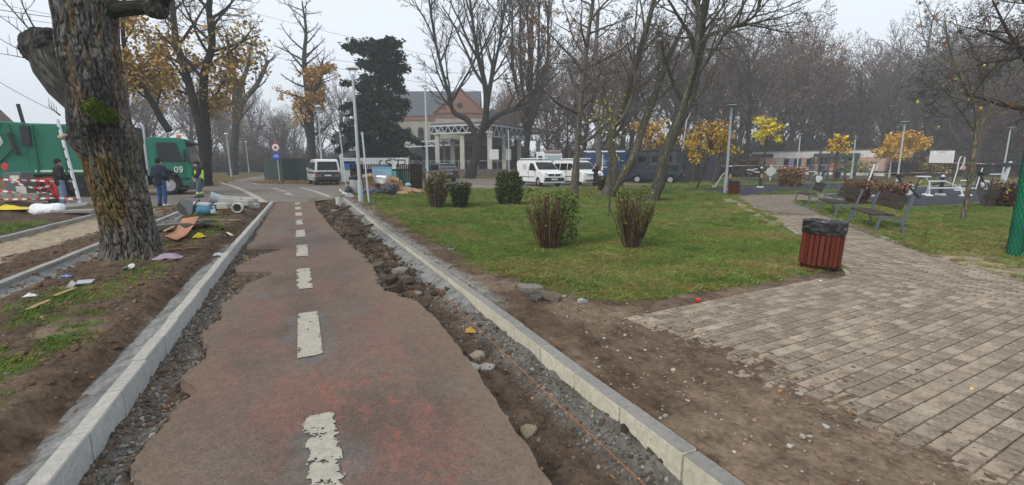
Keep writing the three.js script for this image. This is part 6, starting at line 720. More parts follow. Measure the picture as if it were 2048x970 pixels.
{ // grey SUV from behind
  const L = 4.45, H = 1.62, grey = mat([0.10, 0.11, 0.13], 0.3, { metalness: 0.4 });
  const t = vehicle('suv', 'grey sport utility car parked before the colonnade, seen from behind', 'car', -6.7, -43.6, [-0.52, -0.854], { len: L, w: 1.84, belt: 0.95, lean: 0.28, r: 0.35, axles: [-1.3, 1.35], paint: grey, prof: [[-L / 2, 0.4], ['a', -1.3, 0.36, 0.42], ['a', 1.35, 0.36, 0.42], [L / 2, 0.4], [L / 2, 0.8], [L / 2 - 0.08, 0.98, L / 2 - 0.4, 1.03], [1.0, 1.1], [0.25, H - 0.05], [0.0, H, -0.4, H], [-1.55, H - 0.06], [-1.8, H - 0.1, -2.0, 1.2], [-L / 2 + 0.02, 0.95]], side: [[[-1.75, 1.06], [-0.75, 1.06], [-0.75, 1.5], [-1.45, 1.48]], [[-0.68, 1.06], [0.15, 1.06], [0.1, 1.5], [-0.68, 1.5]], [[0.22, 1.06], [0.9, 1.1], [0.2, 1.48]]], wind: [[1.0, 1.12], [0.28, 1.55]], rear: [[-2.04, 1.15], [-1.68, 1.53]] });
  part(t, 'bumper', mg([bx(0.16, 0.34, 1.8, -L / 2 - 0.02, 0.5, 0, 0, 0, 0, 0.05)]), M.dark); for (const s of [-1, 1]) part(t, 'tail_light', mg([bx(0.1, 0.14, 0.5, -L / 2 + 0.02, 1.0, s * 0.6, 0, s * 0.2, 0, 0.02)]), tail); part(t, 'number_plate', mg([bx(0.02, 0.11, 0.5, -L / 2 - 0.075, 0.76, 0)]), plateM); part(t, 'spoiler', mg([bx(0.3, 0.04, 1.25, -1.72, H - 0.06, 0)]), grey); for (const s of [-1, 1]) part(t, 'roof_rail', mg([beam([-1.5, H + 0.03, s * 0.55], [0, H + 0.04, s * 0.55], 0.04, 0.03)]), M.dark); part(t, 'mirror', mg([bx(0.1, 0.13, 0.2, 0.85, 1.12, -1.0, 0, 0, 0, 0.03)]), grey);
}
const vanDir = [0.43, 0.903];
{ // two white vans, roof ladders
  const L = 4.4, H = 1.82, white = mat([0.78, 0.78, 0.76], 0.35), prof = [[-L / 2, 0.36], ['a', -1.32, 0.34, 0.37], ['a', 1.36, 0.34, 0.37], [L / 2 - 0.06, 0.3], [L / 2, 0.5], [L / 2 - 0.02, 0.78], [L / 2 - 0.08, 0.98, L / 2 - 0.35, 1.03], [1.3, 1.13], [0.55, H - 0.1], [0.35, H, -0.05, H], [-L / 2 + 0.2, H], [-L / 2 + 0.03, H, -L / 2, H - 0.22]];
  const mk = (name, label, x, z, dark, pr) => { const t = vehicle(name, label, 'van', x, z, vanDir, { len: L, w: 1.8, belt: 1.0, lean: 0.16, r: 0.32, axles: [-1.32, 1.36], paint: white, prof: pr, side: [[[0.02, 1.13], [1.12, 1.16], [0.52, H - 0.18], [0.02, H - 0.18]], ...(dark ? [[[-1.05, 1.13], [-0.06, 1.13], [-0.06, H - 0.18], [-1.05, H - 0.18]], [[-2.0, 1.16], [-1.15, 1.13], [-1.15, H - 0.18], [-1.95, H - 0.2]]] : [])], wind: [[1.28, 1.17], [0.6, H - 0.14]], spokes: 5 }); for (const s of [-1, 1]) { part(t, 'headlight', mg([bx(0.34, 0.17, 0.36, L / 2 - 0.17, 0.86, s * 0.66, 0, -s * 0.35, 0.15, 0.05)]), lampM); part(t, 'mirror', mg([bx(0.14, 0.18, 0.2, 0.98, 1.2, s * 1.0, 0, 0, 0, 0.05)]), dark ? white : M.dark); part(t, 'door_seam', mg([bx(0.012, 0.95, 0.012, -0.02, 0.92, s * 0.905), bx(0.012, 0.7, 0.012, 1.02, 0.8, s * 0.905)]), M.dark); part(t, 'rubbing_strip', mg([bx(1.9, 0.05, 0.02, -0.1, 0.66, s * 0.905)]), M.dark); part(t, 'door_handle', mg([bx(0.2, 0.03, 0.03, -0.25, 1.0, s * 0.91)]), M.dark); } part(t, 'number_plate', mg([bx(0.02, 0.11, 0.5, L / 2 + 0.06, 0.52, 0)]), plateM); return t; };
  const t = mk('panel_van', 'white panel van with dark bumper and roof ladder behind the round dark green bush', 2.05, -35.2, false, prof);
  part(t, 'bumper', mg([bx(0.3, 0.32, 1.72, L / 2 - 0.1, 0.52, 0, 0, 0, 0, 0.08)]), M.dark, 'dark grey bumper'); part(t, 'grille', mg([bx(0.06, 0.16, 0.98, L / 2 + 0.005, 0.82, 0, 0, 0, 0.1)]), M.black); part(t, 'badge', mg([cy(0.075, 0.075, 0.03, L / 2 + 0.045, 0.83, 0, 18, 0, 0, Math.PI / 2)]), M.steel); part(t, 'lettering', mg([0, 1, 2, 3, 4].map((i) => bx(0.5 + 0.12 * (i % 2), 0.035, 0.01, -0.75, 1.55 - i * 0.1, 0.86 - 0.0))), mat([0.35, 0.35, 0.35], 0.6), 'small grey printed lines');
  const t2 = mk('glazed_van', 'white van with side windows and wide black grille, right of the panel van', 5.0, -36.3, true, prof); part(t2, 'grille', mg([bx(0.06, 0.24, 1.05, L / 2 - 0.01, 0.76, 0, 0, 0, 0.08, 0.03)]), M.black); part(t2, 'grille_frame', mg([0, 1, 2].map((i) => bx(0.03, 0.012, 0.98, L / 2 + 0.03, 0.7 + i * 0.06, 0))), M.steel); part(t2, 'lower_grille', mg([bx(0.06, 0.12, 1.3, L / 2 + 0.0, 0.4, 0)]), M.black); part(t2, 'badge', mg([cy(0.07, 0.07, 0.02, L / 2 + 0.035, 0.79, 0, 18, 0, 0, Math.PI / 2)]), mat([0.03, 0.06, 0.2], 0.3));
  const ladder = (label, x, z, dz) => { const l = thing('roof_ladder', label, 'ladder', [x, H + 0.12, z], headOf(...vanDir)), al = M.paleSteel; for (const s of [-0.2, 0.2]) part(l, 'rail', mg([bx(3.7, 0.08, 0.03, -0.5, 0.05, s + dz)]), al); for (let i = 0; i < 11; i++) part(l, 'rung', mg([bar([-2.2 + i * 0.34, 0.05, -0.2 + dz], [-2.2 + i * 0.34, 0.05, 0.2 + dz], 0.015, 6)]), al); part(l, 'rack', mg([bx(0.05, 0.05, 1.5, -1.5, -0.05, 0), bx(0.05, 0.05, 1.5, 0.2, -0.05, 0), bx(0.04, 0.12, 0.04, -1.5, -0.08, 0.6), bx(0.04, 0.12, 0.04, 0.2, -0.08, 0.6), bx(0.04, 0.12, 0.04, -1.5, -0.08, -0.6), bx(0.04, 0.12, 0.04, 0.2, -0.08, -0.6)]), M.dark); return l; };
  ladder('aluminium ladder on the roof of the panel van', 2.05, -35.2, 0.25); ladder('aluminium ladder on the roof of the glazed van', 5.0, -36.3, -0.1);
}
{ // tall blue van, side on
  const L = 5.4, H = 2.6, blue = mat([0.012, 0.032, 0.11], 0.45); const t = vehicle('blue_van', 'tall dark blue van with white lettering and a roof rack behind the slim trees', 'van', 7.9, -43.5, [-0.95, -0.3], { len: L, w: 2.05, belt: 1.3, lean: 0.06, r: 0.36, axles: [-1.6, 1.75], paint: blue, prof: [[-L / 2, 0.42], ['a', -1.6, 0.38, 0.43], ['a', 1.75, 0.38, 0.43], [L / 2, 0.4], [L / 2, 0.9], [L / 2 - 0.1, 1.15, L / 2 - 0.5, 1.3], [1.75, 1.4], [0.95, H - 0.15], [0.75, H, 0.4, H], [-L / 2 + 0.1, H], [-L / 2, H, -L / 2, H - 0.3]], side: [[[0.75, 1.42], [1.6, 1.45], [1.0, 2.1], [0.75, 2.1]]], wind: [[1.75, 1.44], [1.05, H - 0.3]] });
  part(t, 'roof_rack', mg([beam([-2.4, H + 0.12, -0.7], [1.2, H + 0.12, -0.7], 0.09, 0.09), beam([-2.4, H + 0.12, 0.7], [1.2, H + 0.12, 0.7], 0.09, 0.09), ...[-2, -0.8, 0.5].map((x) => bx(0.06, 0.06, 1.5, x, H + 0.05, 0))]), M.white, 'pale roof rack'); const ln = []; for (let i = 0; i < 8; i++) ln.push(bx(0.5 + ((i * 37) % 5) * 0.14, 0.05, 0.01, -0.35 - ((i * 37) % 5) * 0.03, 2.05 - i * 0.11, -1.035), bx(0.5, 0.04, 0.01, -0.35, 2.05 - i * 0.11, 1.035)); part(t, 'lettering', mg(ln), mat([0.5, 0.56, 0.66], 0.5), 'pale printed lines'); for (const s of [-1, 1]) part(t, 'tail_light', mg([bx(0.05, 0.5, 0.14, -L / 2 - 0.03, 1.2, s * 0.92)]), tail);
}
{ const L = 4.5, H = 1.65, navy = mat([0.014, 0.019, 0.035], 0.28); const t = vehicle('estate_car', 'dark navy estate car parked behind the leaning tree stems', 'car', 12.1, -39.6, [-0.9, -0.43], { len: L, w: 1.8, belt: 0.95, lean: 0.22, r: 0.33, axles: [-1.3, 1.35], paint: navy, prof: [[-L / 2, 0.38], ['a', -1.3, 0.35, 0.4], ['a', 1.35, 0.35, 0.4], [L / 2, 0.38], [L / 2, 0.75], [L / 2 - 0.1, 0.93, L / 2 - 0.4, 0.98], [1.0, 1.05], [0.35, H - 0.06], [0.1, H, -0.3, H], [-1.9, H - 0.05], [-2.1, H - 0.1, -2.15, 1.2], [-L / 2, 0.95]], side: [[[-1.95, 1.06], [-0.9, 1.06], [-0.9, 1.5], [-1.9, 1.5]], [[-0.84, 1.06], [0.1, 1.06], [0.1, 1.5], [-0.84, 1.5]], [[0.16, 1.06], [0.95, 1.06], [0.35, 1.5], [0.16, 1.5]]], wind: [[0.98, 1.1], [0.38, 1.56]], rear: [[-2.2, 1.08], [-2.08, 1.5]] }); for (const s of [-1, 1]) part(t, 'tail_light', mg([bx(0.06, 0.3, 0.16, -L / 2 - 0.01, 0.95, s * 0.78)]), tail); part(t, 'number_plate', mg([bx(0.02, 0.11, 0.5, -L / 2 - 0.05, 0.72, 0)]), plateM); }
{ // light lorry cab with a pinkish sun visor
  const t = thing('light_lorry', 'small white lorry with pinkish roof front behind the two white vans', 'lorry', [3.6, 0, -46], headOf(0.35, 0.94)), w = 2.1; part(t, 'cab', bodyGeo([[-0.9, 0.5], ['a', 0, 0.42, 0.5], [0.95, 0.45], [1.0, 1.3], [0.8, 2.55], [0.65, 2.7, 0.4, 2.7], [-0.9, 2.7]], w, 1.4, 0.06, 0.08), M.white); part(t, 'windscreen', across([1.0, 1.42], [0.83, 2.4], 1.85, 1.7, 0.014, 0.055), mat([0.34, 0.42, 0.41], 0.2)); part(t, 'roof_front', mg([bx(0.7, 0.32, 1.75, 0.55, 2.72, 0, 0, 0, 0, 0.1)]), mat([0.34, 0.22, 0.23], 0.6), 'pinkish roof fairing'); for (const g of sideGlass([[-0.35, 1.5], [0.75, 1.5], [0.6, 2.35], [-0.35, 2.35]], w, 1.4, 0.06)) part(t, 'side_window', g, M.glass); part(t, 'load_bed', mg([bx(3.4, 0.5, 2.1, -2.8, 1.1, 0), bx(0.08, 1.2, 2.1, -1.1, 1.9, 0), bx(3.2, 0.3, 0.7, -2.7, 0.7, 0)]), mat([0.08, 0.15, 0.34], 0.6), 'blue load bed'); for (const x of [0, -3.2]) for (const s of [-1, 1]) wheel(t, x, 0.42, s * 0.88, 0.42, 0.26);
}
{ // green refuse lorry
  const green = mat([0.004, 0.15, 0.088], 0.55), dgreen = mat([0.004, 0.115, 0.068], 0.55), t = thing('refuse_lorry', 'big green refuse lorry with white 09 on the cab door and orange beacons', 'lorry', [-18.3, 0, -25.4], headOf(0.92, -0.39)), w = 2.45;
  part(t, 'cab', bodyGeo([[-0.95, 0.95], [-0.84, 0.9], ['a', 0, 0.5, 0.8], [1.32, 0.5], [1.42, 0.62], [1.44, 1.45], [1.2, 2.62], [1.12, 2.86, 0.85, 2.88], [-0.75, 2.9], [-0.95, 2.9, -0.95, 2.7]], w, 1.7, 0.045, 0.09), green, 'green cab');
  for (const g of sideGlass([[-0.42, 1.72], [0.72, 1.72], [0.98, 1.72], [0.72, 2.62], [0.62, 2.68], [-0.42, 2.68]], w, 1.7, 0.045)) part(t, 'side_window', g, M.glass); part(t, 'windscreen', across([1.43, 1.6], [1.22, 2.6], 2.25, 2.15, 0.014, 0.06), M.glass); part(t, 'sun_visor', mg([bx(0.5, 0.12, 2.2, 1.32, 2.72, 0, 0, 0, -0.35, 0.04)]), M.dark); part(t, 'windscreen_pillar', mg([-1, 1].map((s) => beam([1.38, 1.6, s * 1.16], [1.14, 2.66, s * 1.1], 0.12, 0.12))), M.dark);
  part(t, 'grille', mg([0, 1, 2, 3, 4].map((i) => bx(0.08, 0.12, 1.7, 1.5, 1.42 - i * 0.16, 0))), M.dark, 'dark slatted grille'); part(t, 'bumper', mg([bx(0.4, 0.42, 2.5, 1.36, 0.48, 0, 0, 0, 0, 0.08)]), mat([0.06, 0.075, 0.08], 0.6)); for (const s of [-1, 1]) { part(t, 'headlight', mg([bx(0.14, 0.2, 0.36, 1.5, 0.72, s * 1.0, 0, 0, 0, 0.05)]), lampM); part(t, 'mirror', mg([bx(0.14, 0.62, 0.24, 1.2, 2.0, s * 1.42, 0, 0, 0, 0.04), bx(0.06, 0.06, 0.3, 1.2, 2.3, s * 1.27)]), M.black); part(t, 'step', mg([bx(0.7, 0.1, 0.22, 0.95, 0.34, s * 1.15), bx(0.6, 0.06, 0.2, 0.95, 0.85, s * 1.18)]), M.dark); part(t, 'mudguard', (() => { const g = clean(new THREE.TorusGeometry(0.8, 0.07, 6, 24, Math.PI)); g.scale(1, 1, 2.4); g.translate(0, 0.5, s * 1.12); return g; })(), M.dark); part(t, 'door_handle', mg([bx(0.22, 0.05, 0.03, -0.3, 1.5, s * 1.235)]), M.dark); part(t, 'door_seam', mg([bx(0.015, 1.9, 0.01, -0.5, 1.8, s * 1.225), bx(0.015, 1.0, 0.01, 1.05, 1.35, s * 1.228)]), M.black); }
  for (const z of [0.35, 0.72]) part(t, 'beacon', mg([cy(0.09, 0.07, 0.16, 0.72, 3.02, z, 16)]), mat([0.75, 0.17, 0.03], 0.3), 'orange beacon');
  let dg = []; const S = (pts, x0, r = 0.05) => { for (let i = 0; i < pts.length - 1; i++) dg.push(beam([x0 + pts[i][0], pts[i][1], 1.232], [x0 + pts[i + 1][0], pts[i + 1][1], 1.232], 0.008, r)); }; const ring = (cx, cy0, rx, ry, a0 = 0, a1 = 6.283) => Array.from({ length: 15 }, (_, i) => { const a = a0 + (a1 - a0) * i / 14; return [cx + rx * Math.cos(a), cy0 + ry * Math.sin(a)]; }); S(ring(0, 1.32, 0.095, 0.135), 0.55); part(t, 'digit', mg(dg), M.white, 'white digit 0'); dg = []; S(ring(0.28, 1.375, 0.09, 0.085), 0.55); S([[0.37, 1.38], [0.36, 1.26], [0.3, 1.19], [0.2, 1.19]], 0.55); part(t, 'digit', mg(dg), M.white, 'white digit 9');
  part(t, 'chassis', mg([bx(7.2, 0.3, 1.0, -3.2, 0.85, 0), bx(1.3, 0.55, 0.5, -1.7, 0.75, 0.95, 0, 0, 0, 0.06), bx(1.1, 0.55, 0.5, -1.7, 0.75, -0.95, 0, 0, 0, 0.06)]), M.dark); part(t, 'side_guard', mg([bx(1.5, 0.6, 0.05, -1.75, 0.72, 1.2)]), mat([0.2, 0.23, 0.26], 0.5), 'grey side guard');
  part(t, 'bulkhead', mg([bx(0.3, 2.5, 2.3, -1.5, 2.2, 0, 0, 0, 0.06, 0.05)]), M.dark, 'dark frame behind the cab'); part(t, 'exhaust', mg([bar([-1.12, 1.0, 0.9], [-1.12, 3.5, 0.9], 0.09, 12), bar([-1.12, 3.45, 0.9], [-1.3, 3.62, 0.9], 0.09, 12), bar([-1.12, 1.3, 0.9], [-1.12, 2.6, 0.9], 0.15, 14)]), M.steel);
  part(t, 'container', bodyGeo([[-6.2, 1.15], [-1.75, 1.15], [-1.7, 1.25], [-1.85, 3.3], [-2.0, 3.42, -2.2, 3.42], [-6.2, 3.42]], w, 1.2, 0.02, 0.1), green, 'green refuse body'); part(t, 'rib', mg([0, 1, 2, 3].map((i) => bx(0.12, 2.2, 2.56, -2.25 - i * 1.2, 2.3, 0, 0, 0, 0, 0.03))), dgreen); part(t, 'reflector_strip', mg([bx(4.2, 0.1, 0.01, -3.9, 1.26, 1.24)]), mat([0.6, 0.65, 0.5], 0.5)); part(t, 'emblem', mg([disc(0.42, 0.012, -2.5, 2.25, 1.285)]), mat([0.02, 0.06, 0.36], 0.4), 'round blue emblem');
  part(t, 'hopper', bodyGeo([[-8.6, 1.0], [-6.2, 0.95], [-6.2, 3.45], [-7.35, 3.5], [-8.3, 3.3], [-9.15, 2.1], [-9.1, 1.7]], w, 1.2, 0.0, 0.08), green, 'green tail hopper'); part(t, 'hopper_rib', mg([1, -1].map((s) => [beam([-8.35, 3.2, s * 1.26], [-7.0, 3.38, s * 1.26], 0.08, 0.14), beam([-8.35, 3.25, s * 1.26], [-9.1, 2.1, s * 1.26], 0.08, 0.14), beam([-6.9, 3.38, s * 1.26], [-6.75, 2.5, s * 1.26], 0.08, 0.3), beam([-6.75, 2.55, s * 1.26], [-8.0, 1.3, s * 1.26], 0.08, 0.4)]).flat()), dgreen, 'raised rim of the hopper side'); part(t, 'hopper_stripe', mg([beam([-7.25, 3.1, 1.31], [-7.1, 2.55, 1.31], 0.03, 0.1), beam([-7.1, 2.58, 1.31], [-8.1, 1.5, 1.31], 0.03, 0.1)]), mat([0.5, 0.52, 0.5], 0.5), 'pale reflective stripe'); part(t, 'lift_ram', mg([bar([-6.55, 2.0, 1.34], [-6.75, 3.0, 1.34], 0.09, 12), bx(0.35, 0.9, 0.2, -6.1, 2.9, 1.28)]), M.dark, 'dark hydraulic ram'); part(t, 'mast', mg([beam([-6.3, 3.4, 0.9], [-6.4, 4.35, 0.9], 0.12, 0.12)]), M.dark); part(t, 'bin_lift', mg([bx(0.5, 0.9, 2.2, -9.2, 1.2, 0, 0, 0, 0, 0.05), bx(0.1, 0.5, 0.5, -9.4, 1.9, 0.9)]), M.dark); part(t, 'marker_plate', mg([bx(0.04, 0.35, 0.4, -9.46, 1.6, 0.95), bx(0.45, 0.35, 0.02, -9.0, 1.95, 1.26)]), M.white);
  for (const m of t.children) { m.geometry.computeBoundingBox(); const k = m.geometry.boundingBox.max.x > -1 ? 0.75 : 0.86; m.geometry.scale(m.name === 'chassis' ? 0.86 : k, 1, 1); }
  for (const x of [0, -3.5, -4.75]) for (const s of [-1, 1]) wheel(t, x, 0.52, s * 1.06, 0.52, 0.32, x ? M.dark : mat([0.5, 0.5, 0.5], 0.5), 10);
}

// ---------------------------------------------------------------- people
function person(label, pos, turn, o) { // stands at the origin facing +z; joints given in metres for a height of 1.72
  const t = thing('person', label, 'person', pos, turn, o.group), k = (o.h || 1.72) / 1.72; t.scale.setScalar(k);
  const J = { hipL: [0.10, 0.9, 0], hipR: [-0.10, 0.9, 0], kneeL: [0.12, 0.49, 0.03], kneeR: [-0.11, 0.49, 0.02], ankL: [0.14, 0.09, -0.01], ankR: [-0.12, 0.09, -0.02], shL: [0.19, 1.40, 0], shR: [-0.19, 1.40, 0], elL: [0.27, 1.13, -0.03], elR: [-0.27, 1.13, -0.03], haL: [0.25, 0.88, 0.06], haR: [-0.25, 0.88, 0.06], neck: [0, 1.46, -0.01], head: [0, 1.62, 0.02], ...o.j };
  const B = (a, ra, b, rb) => [...(Array.isArray(a) ? a : J[a]), ra, ...(Array.isArray(b) ? b : J[b]), rb], H = J.head, skin = mat([0.42, 0.26, 0.19], 0.6);
  const hand = (s) => { const e = J['el' + s], h = J['ha' + s], d = V(h[0] - e[0], h[1] - e[1], h[2] - e[2]).normalize(), m = s === 'L' ? 1 : -1, f = V(0, 0, 1).addScaledVector(d, -d.z).normalize(), out = []; const p = (a, b, c) => [h[0] + d.x * a + f.x * b - m * c, h[1] + d.y * a + f.y * b, h[2] + d.z * a + f.z * b]; out.push([...p(0, 0, 0), 0.028, ...p(0.07, 0, 0), 0.034]); for (let i = 0; i < 4; i++) { const w = (i - 1.5) * 0.021, l = [0.055, 0.068, 0.064, 0.048][i]; out.push([...p(0.07, w, 0), 0.0105, ...p(0.07 + l * 0.6, w, 0.008), 0.0095], [...p(0.07 + l * 0.6, w, 0.008), 0.0095, ...p(0.07 + l, w, 0.026), 0.008]); } out.push([...p(0.02, 0.03, 0.005), 0.013, ...p(0.075, 0.056, 0.022), 0.010]); return out; };
  const body = [B('neck', 0.055, [H[0], H[1] - 0.05, H[2]], 0.055), [H[0], H[1] - 0.055, H[2] + 0.025, 0.066, H[0], H[1] + 0.04, H[2] - 0.012, 0.092], [H[0], H[1] - 0.02, H[2] + 0.095, 0.012, H[0], H[1] - 0.035, H[2] + 0.108, 0.014], [H[0] + 0.088, H[1] - 0.01, H[2], 0.018, H[0] + 0.09, H[1] + 0.015, H[2] - 0.006, 0.018], [H[0] - 0.088, H[1] - 0.01, H[2], 0.018, H[0] - 0.09, H[1] + 0.015, H[2] - 0.006, 0.018], [H[0], H[1] - 0.1, H[2] + 0.075, 0.022, H[0], H[1] - 0.095, H[2] + 0.07, 0.022], B([0, 0.95, 0], 0.11, [0, 1.36, 0], 0.12), B('shL', 0.05, 'elL', 0.042), B('elL', 0.042, 'haL', 0.03), B('shR', 0.05, 'elR', 0.042), B('elR', 0.042, 'haR', 0.03), B('hipL', 0.085, 'kneeL', 0.055), B('kneeL', 0.055, 'ankL', 0.04), B('hipR', 0.085, 'kneeR', 0.055), B('kneeR', 0.055, 'ankR', 0.04)];
  part(t, 'body', blob(body, 0.016, 0.014, 112), skin); part(t, 'hand', blob(hand('L'), 0.004, 0.004, 56), skin); part(t, 'hand', blob(hand('R'), 0.004, 0.004, 56), skin);
  const face = []; for (const s of [-1, 1]) face.push(clean(new THREE.SphereGeometry(0.011, 10, 8).translate(H[0] + s * 0.034, H[1] + 0.012, H[2] + 0.082))); part(t, 'eyes', mg(face), M.dark); part(t, 'mouth', mg([bx(0.045, 0.008, 0.012, H[0], H[1] - 0.068, H[2] + 0.088)]), mat([0.3, 0.12, 0.1], 0.6));
  part(t, 'jacket', blob([B([0, 0.90, -0.01], 0.155, [0, 1.22, -0.01], 0.165), B([0, 1.22, -0.01], 0.165, [0, 1.37, -0.01], 0.12), B('shL', 0.085, 'shR', 0.085), B('shL', 0.085, 'elL', 0.066), B('elL', 0.066, [0, 1, 2].map((i) => lerp(J.elL[i], J.haL[i], 0.92)), 0.05), B('shR', 0.085, 'elR', 0.066), B('elR', 0.066, [0, 1, 2].map((i) => lerp(J.elR[i], J.haR[i], 0.92)), 0.05), B([0, 1.44, -0.01], 0.075, [0, 1.48, -0.01], 0.07), B([-0.07, 0.86, 0], 0.11, [0.07, 0.86, 0], 0.11)], 0.018, 0.03, 90), mat(o.jacket, 0.75));
  part(t, 'trousers', blob([B([-0.05, 0.92, 0], 0.11, [0.05, 0.92, 0], 0.11), B('hipL', 0.10, 'kneeL', 0.074), B('kneeL', 0.074, [J.ankL[0], 0.12, J.ankL[2]], 0.062), B('hipR', 0.10, 'kneeR', 0.074), B('kneeR', 0.074, [J.ankR[0], 0.12, J.ankR[2]], 0.062)], 0.018, 0.022, 80), mat(o.trousers, 0.85));
  for (const s of ['L', 'R']) { const a = J['ank' + s]; part(t, 'shoe', blob([[a[0], 0.05, a[2] - 0.04, 0.05, a[0], 0.042, a[2] + 0.06, 0.05], [a[0], 0.042, a[2] + 0.06, 0.05, a[0] + 0.01, 0.036, a[2] + 0.15, 0.036]], 0.012, 0.01), mat(Array.isArray(o.shoes[0]) ? o.shoes[s === 'L' ? 0 : 1] : o.shoes, 0.6)); }
  if (o.cap) { part(t, o.hair ? 'hair' : 'cap', blob(o.hair ? [[H[0], H[1] + 0.055, H[2] - 0.022, 0.088, H[0], H[1] + 0.03, H[2] - 0.04, 0.086], [H[0], H[1] + 0.02, H[2] - 0.06, 0.07, H[0], H[1] - 0.16, H[2] - 0.07, 0.06]] : [[H[0], H[1] + 0.055, H[2] - 0.014, 0.092, H[0], H[1] + 0.07, H[2] - 0.016, 0.09], [H[0], H[1] + 0.03, H[2] - 0.03, 0.086, H[0], H[1] + 0.05, H[2] - 0.02, 0.09]], 0.01, 0.02), mat(o.cap, 0.9)); if (o.peak) part(t, 'cap_peak', blob([[H[0] - 0.045, H[1] + 0.045, H[2] + 0.07, 0.02, H[0] + 0.045, H[1] + 0.045, H[2] + 0.07, 0.02], [H[0], H[1] + 0.045, H[2] + 0.07, 0.03, H[0], H[1] + 0.035, H[2] + 0.13, 0.016]], 0.008, 0.012), mat(o.cap, 0.9)); }
  if (o.vest) { const v = (m, bones) => blob(bones, 0.016, 0.02, 80); part(t, 'vest', v(0, [B([0, 0.93, -0.01], 0.166, [0, 1.22, -0.01], 0.176), B([0, 1.22, -0.01], 0.176, [0, 1.38, -0.01], 0.13), B([0.13, 1.42, 0], 0.075, [-0.13, 1.42, 0], 0.075)]), mat([0.62, 0.86, 0.04], 0.6), 'yellow high visibility vest'); part(t, 'reflective_band', mg([(() => { const g = clean(new THREE.CylinderGeometry(0.187, 0.18, 0.05, 28, 1, true)); g.translate(0, 1.08, -0.01); return g; })()]), soft({ color: rgb(0.7, 0.72, 0.7), roughness: 0.3, side: THREE.DoubleSide })); for (const s of ['L', 'R']) part(t, 'reflective_cuff', mg([cy(0.078, 0.074, 0.09, (J['ank' + s][0]), 0.24, J['ank' + s][2] + 0.005, 18, 0, 0, 0, true)]), soft({ color: rgb(0.6, 0.75, 0.12), roughness: 0.4, side: THREE.DoubleSide })); }
  return t;
}
const jeans = [0.065, 0.11, 0.21];
const GP = (g) => [g[0], Math.max(0, gy(...g)) , g[1]];
person('person in a black jacket and pale jeans standing behind the striped tape', GP([-17.25, -17.89]), 2.6, { h: 1.72, jacket: [0.018, 0.018, 0.02], trousers: [0.15, 0.22, 0.33], shoes: [0.5, 0.5, 0.52], cap: [0.015, 0.015, 0.015], j: { haL: [0.12, 0.98, 0.2], haR: [-0.12, 0.98, 0.2] } });
person('person in a navy jacket, cap and blue jeans watching the lorry', GP([-13.26, -17.67]), 2.95, { h: 1.74, jacket: [0.018, 0.024, 0.045], trousers: [0.04, 0.085, 0.2], shoes: [[0.02, 0.02, 0.02], [0.6, 0.6, 0.6]], cap: [0.02, 0.016, 0.016], peak: true, j: { haL: [0.16, 0.98, 0.18], haR: [-0.17, 0.98, 0.17], ankL: [0.17, 0.09, 0.02], ankR: [-0.14, 0.09, -0.05] } });
person('worker in a yellow high visibility vest beside the lorry cab', [[-14.97, -22.47][0], 0, [-14.97, -22.47][1]], -1.0, { h: 1.7, jacket: [0.03, 0.03, 0.035], trousers: [0.09, 0.14, 0.16], shoes: [0.03, 0.04, 0.06], cap: [0.015, 0.015, 0.018], vest: true, j: { head: [0.02, 1.6, 0.06], elL: [0.25, 1.14, 0.05], haL: [0.16, 0.98, 0.2], haR: [-0.26, 0.86, 0.08], ankL: [0.1, 0.09, 0.12], kneeL: [0.11, 0.5, 0.1] } });
person('person in dark clothes with a phone beside the tall blue van', [[5.98, -33.52][0], 0, [5.98, -33.52][1]], -0.9, { h: 1.66, jacket: [0.02, 0.02, 0.024], trousers: [0.018, 0.018, 0.022], shoes: [0.03, 0.03, 0.03], cap: [0.03, 0.018, 0.012], hair: true, j: { head: [0, 1.6, 0.05], elL: [0.22, 1.16, 0.06], haL: [0.06, 1.3, 0.24], elR: [-0.22, 1.15, 0.06], haR: [-0.05, 1.26, 0.24] } });
person('distant pedestrian in dark clothes on the far path', [[-48.24, -83.38][0], 0, [-48.24, -83.38][1]], 0.3, { h: 1.7, jacket: [0.02, 0.025, 0.035], trousers: [0.03, 0.035, 0.05], shoes: [0.3, 0.3, 0.3], cap: [0.04, 0.025, 0.02], hair: true, j: { kneeL: [0.12, 0.5, 0.12], ankL: [0.13, 0.09, 0.2], ankR: [-0.12, 0.09, -0.2] } });
solo('phone', mg([bx(0.075, 0.15, 0.01, 0, 0, 0, -0.4, 0, 0, 0.004)]).translate([5.98, -33.52][0] - 0.17, 1.36, [5.98, -33.52][1] + 0.2), mat([0.5, 0.45, 0.45], 0.3), 'phone held by the person beside the blue van', 'phone');

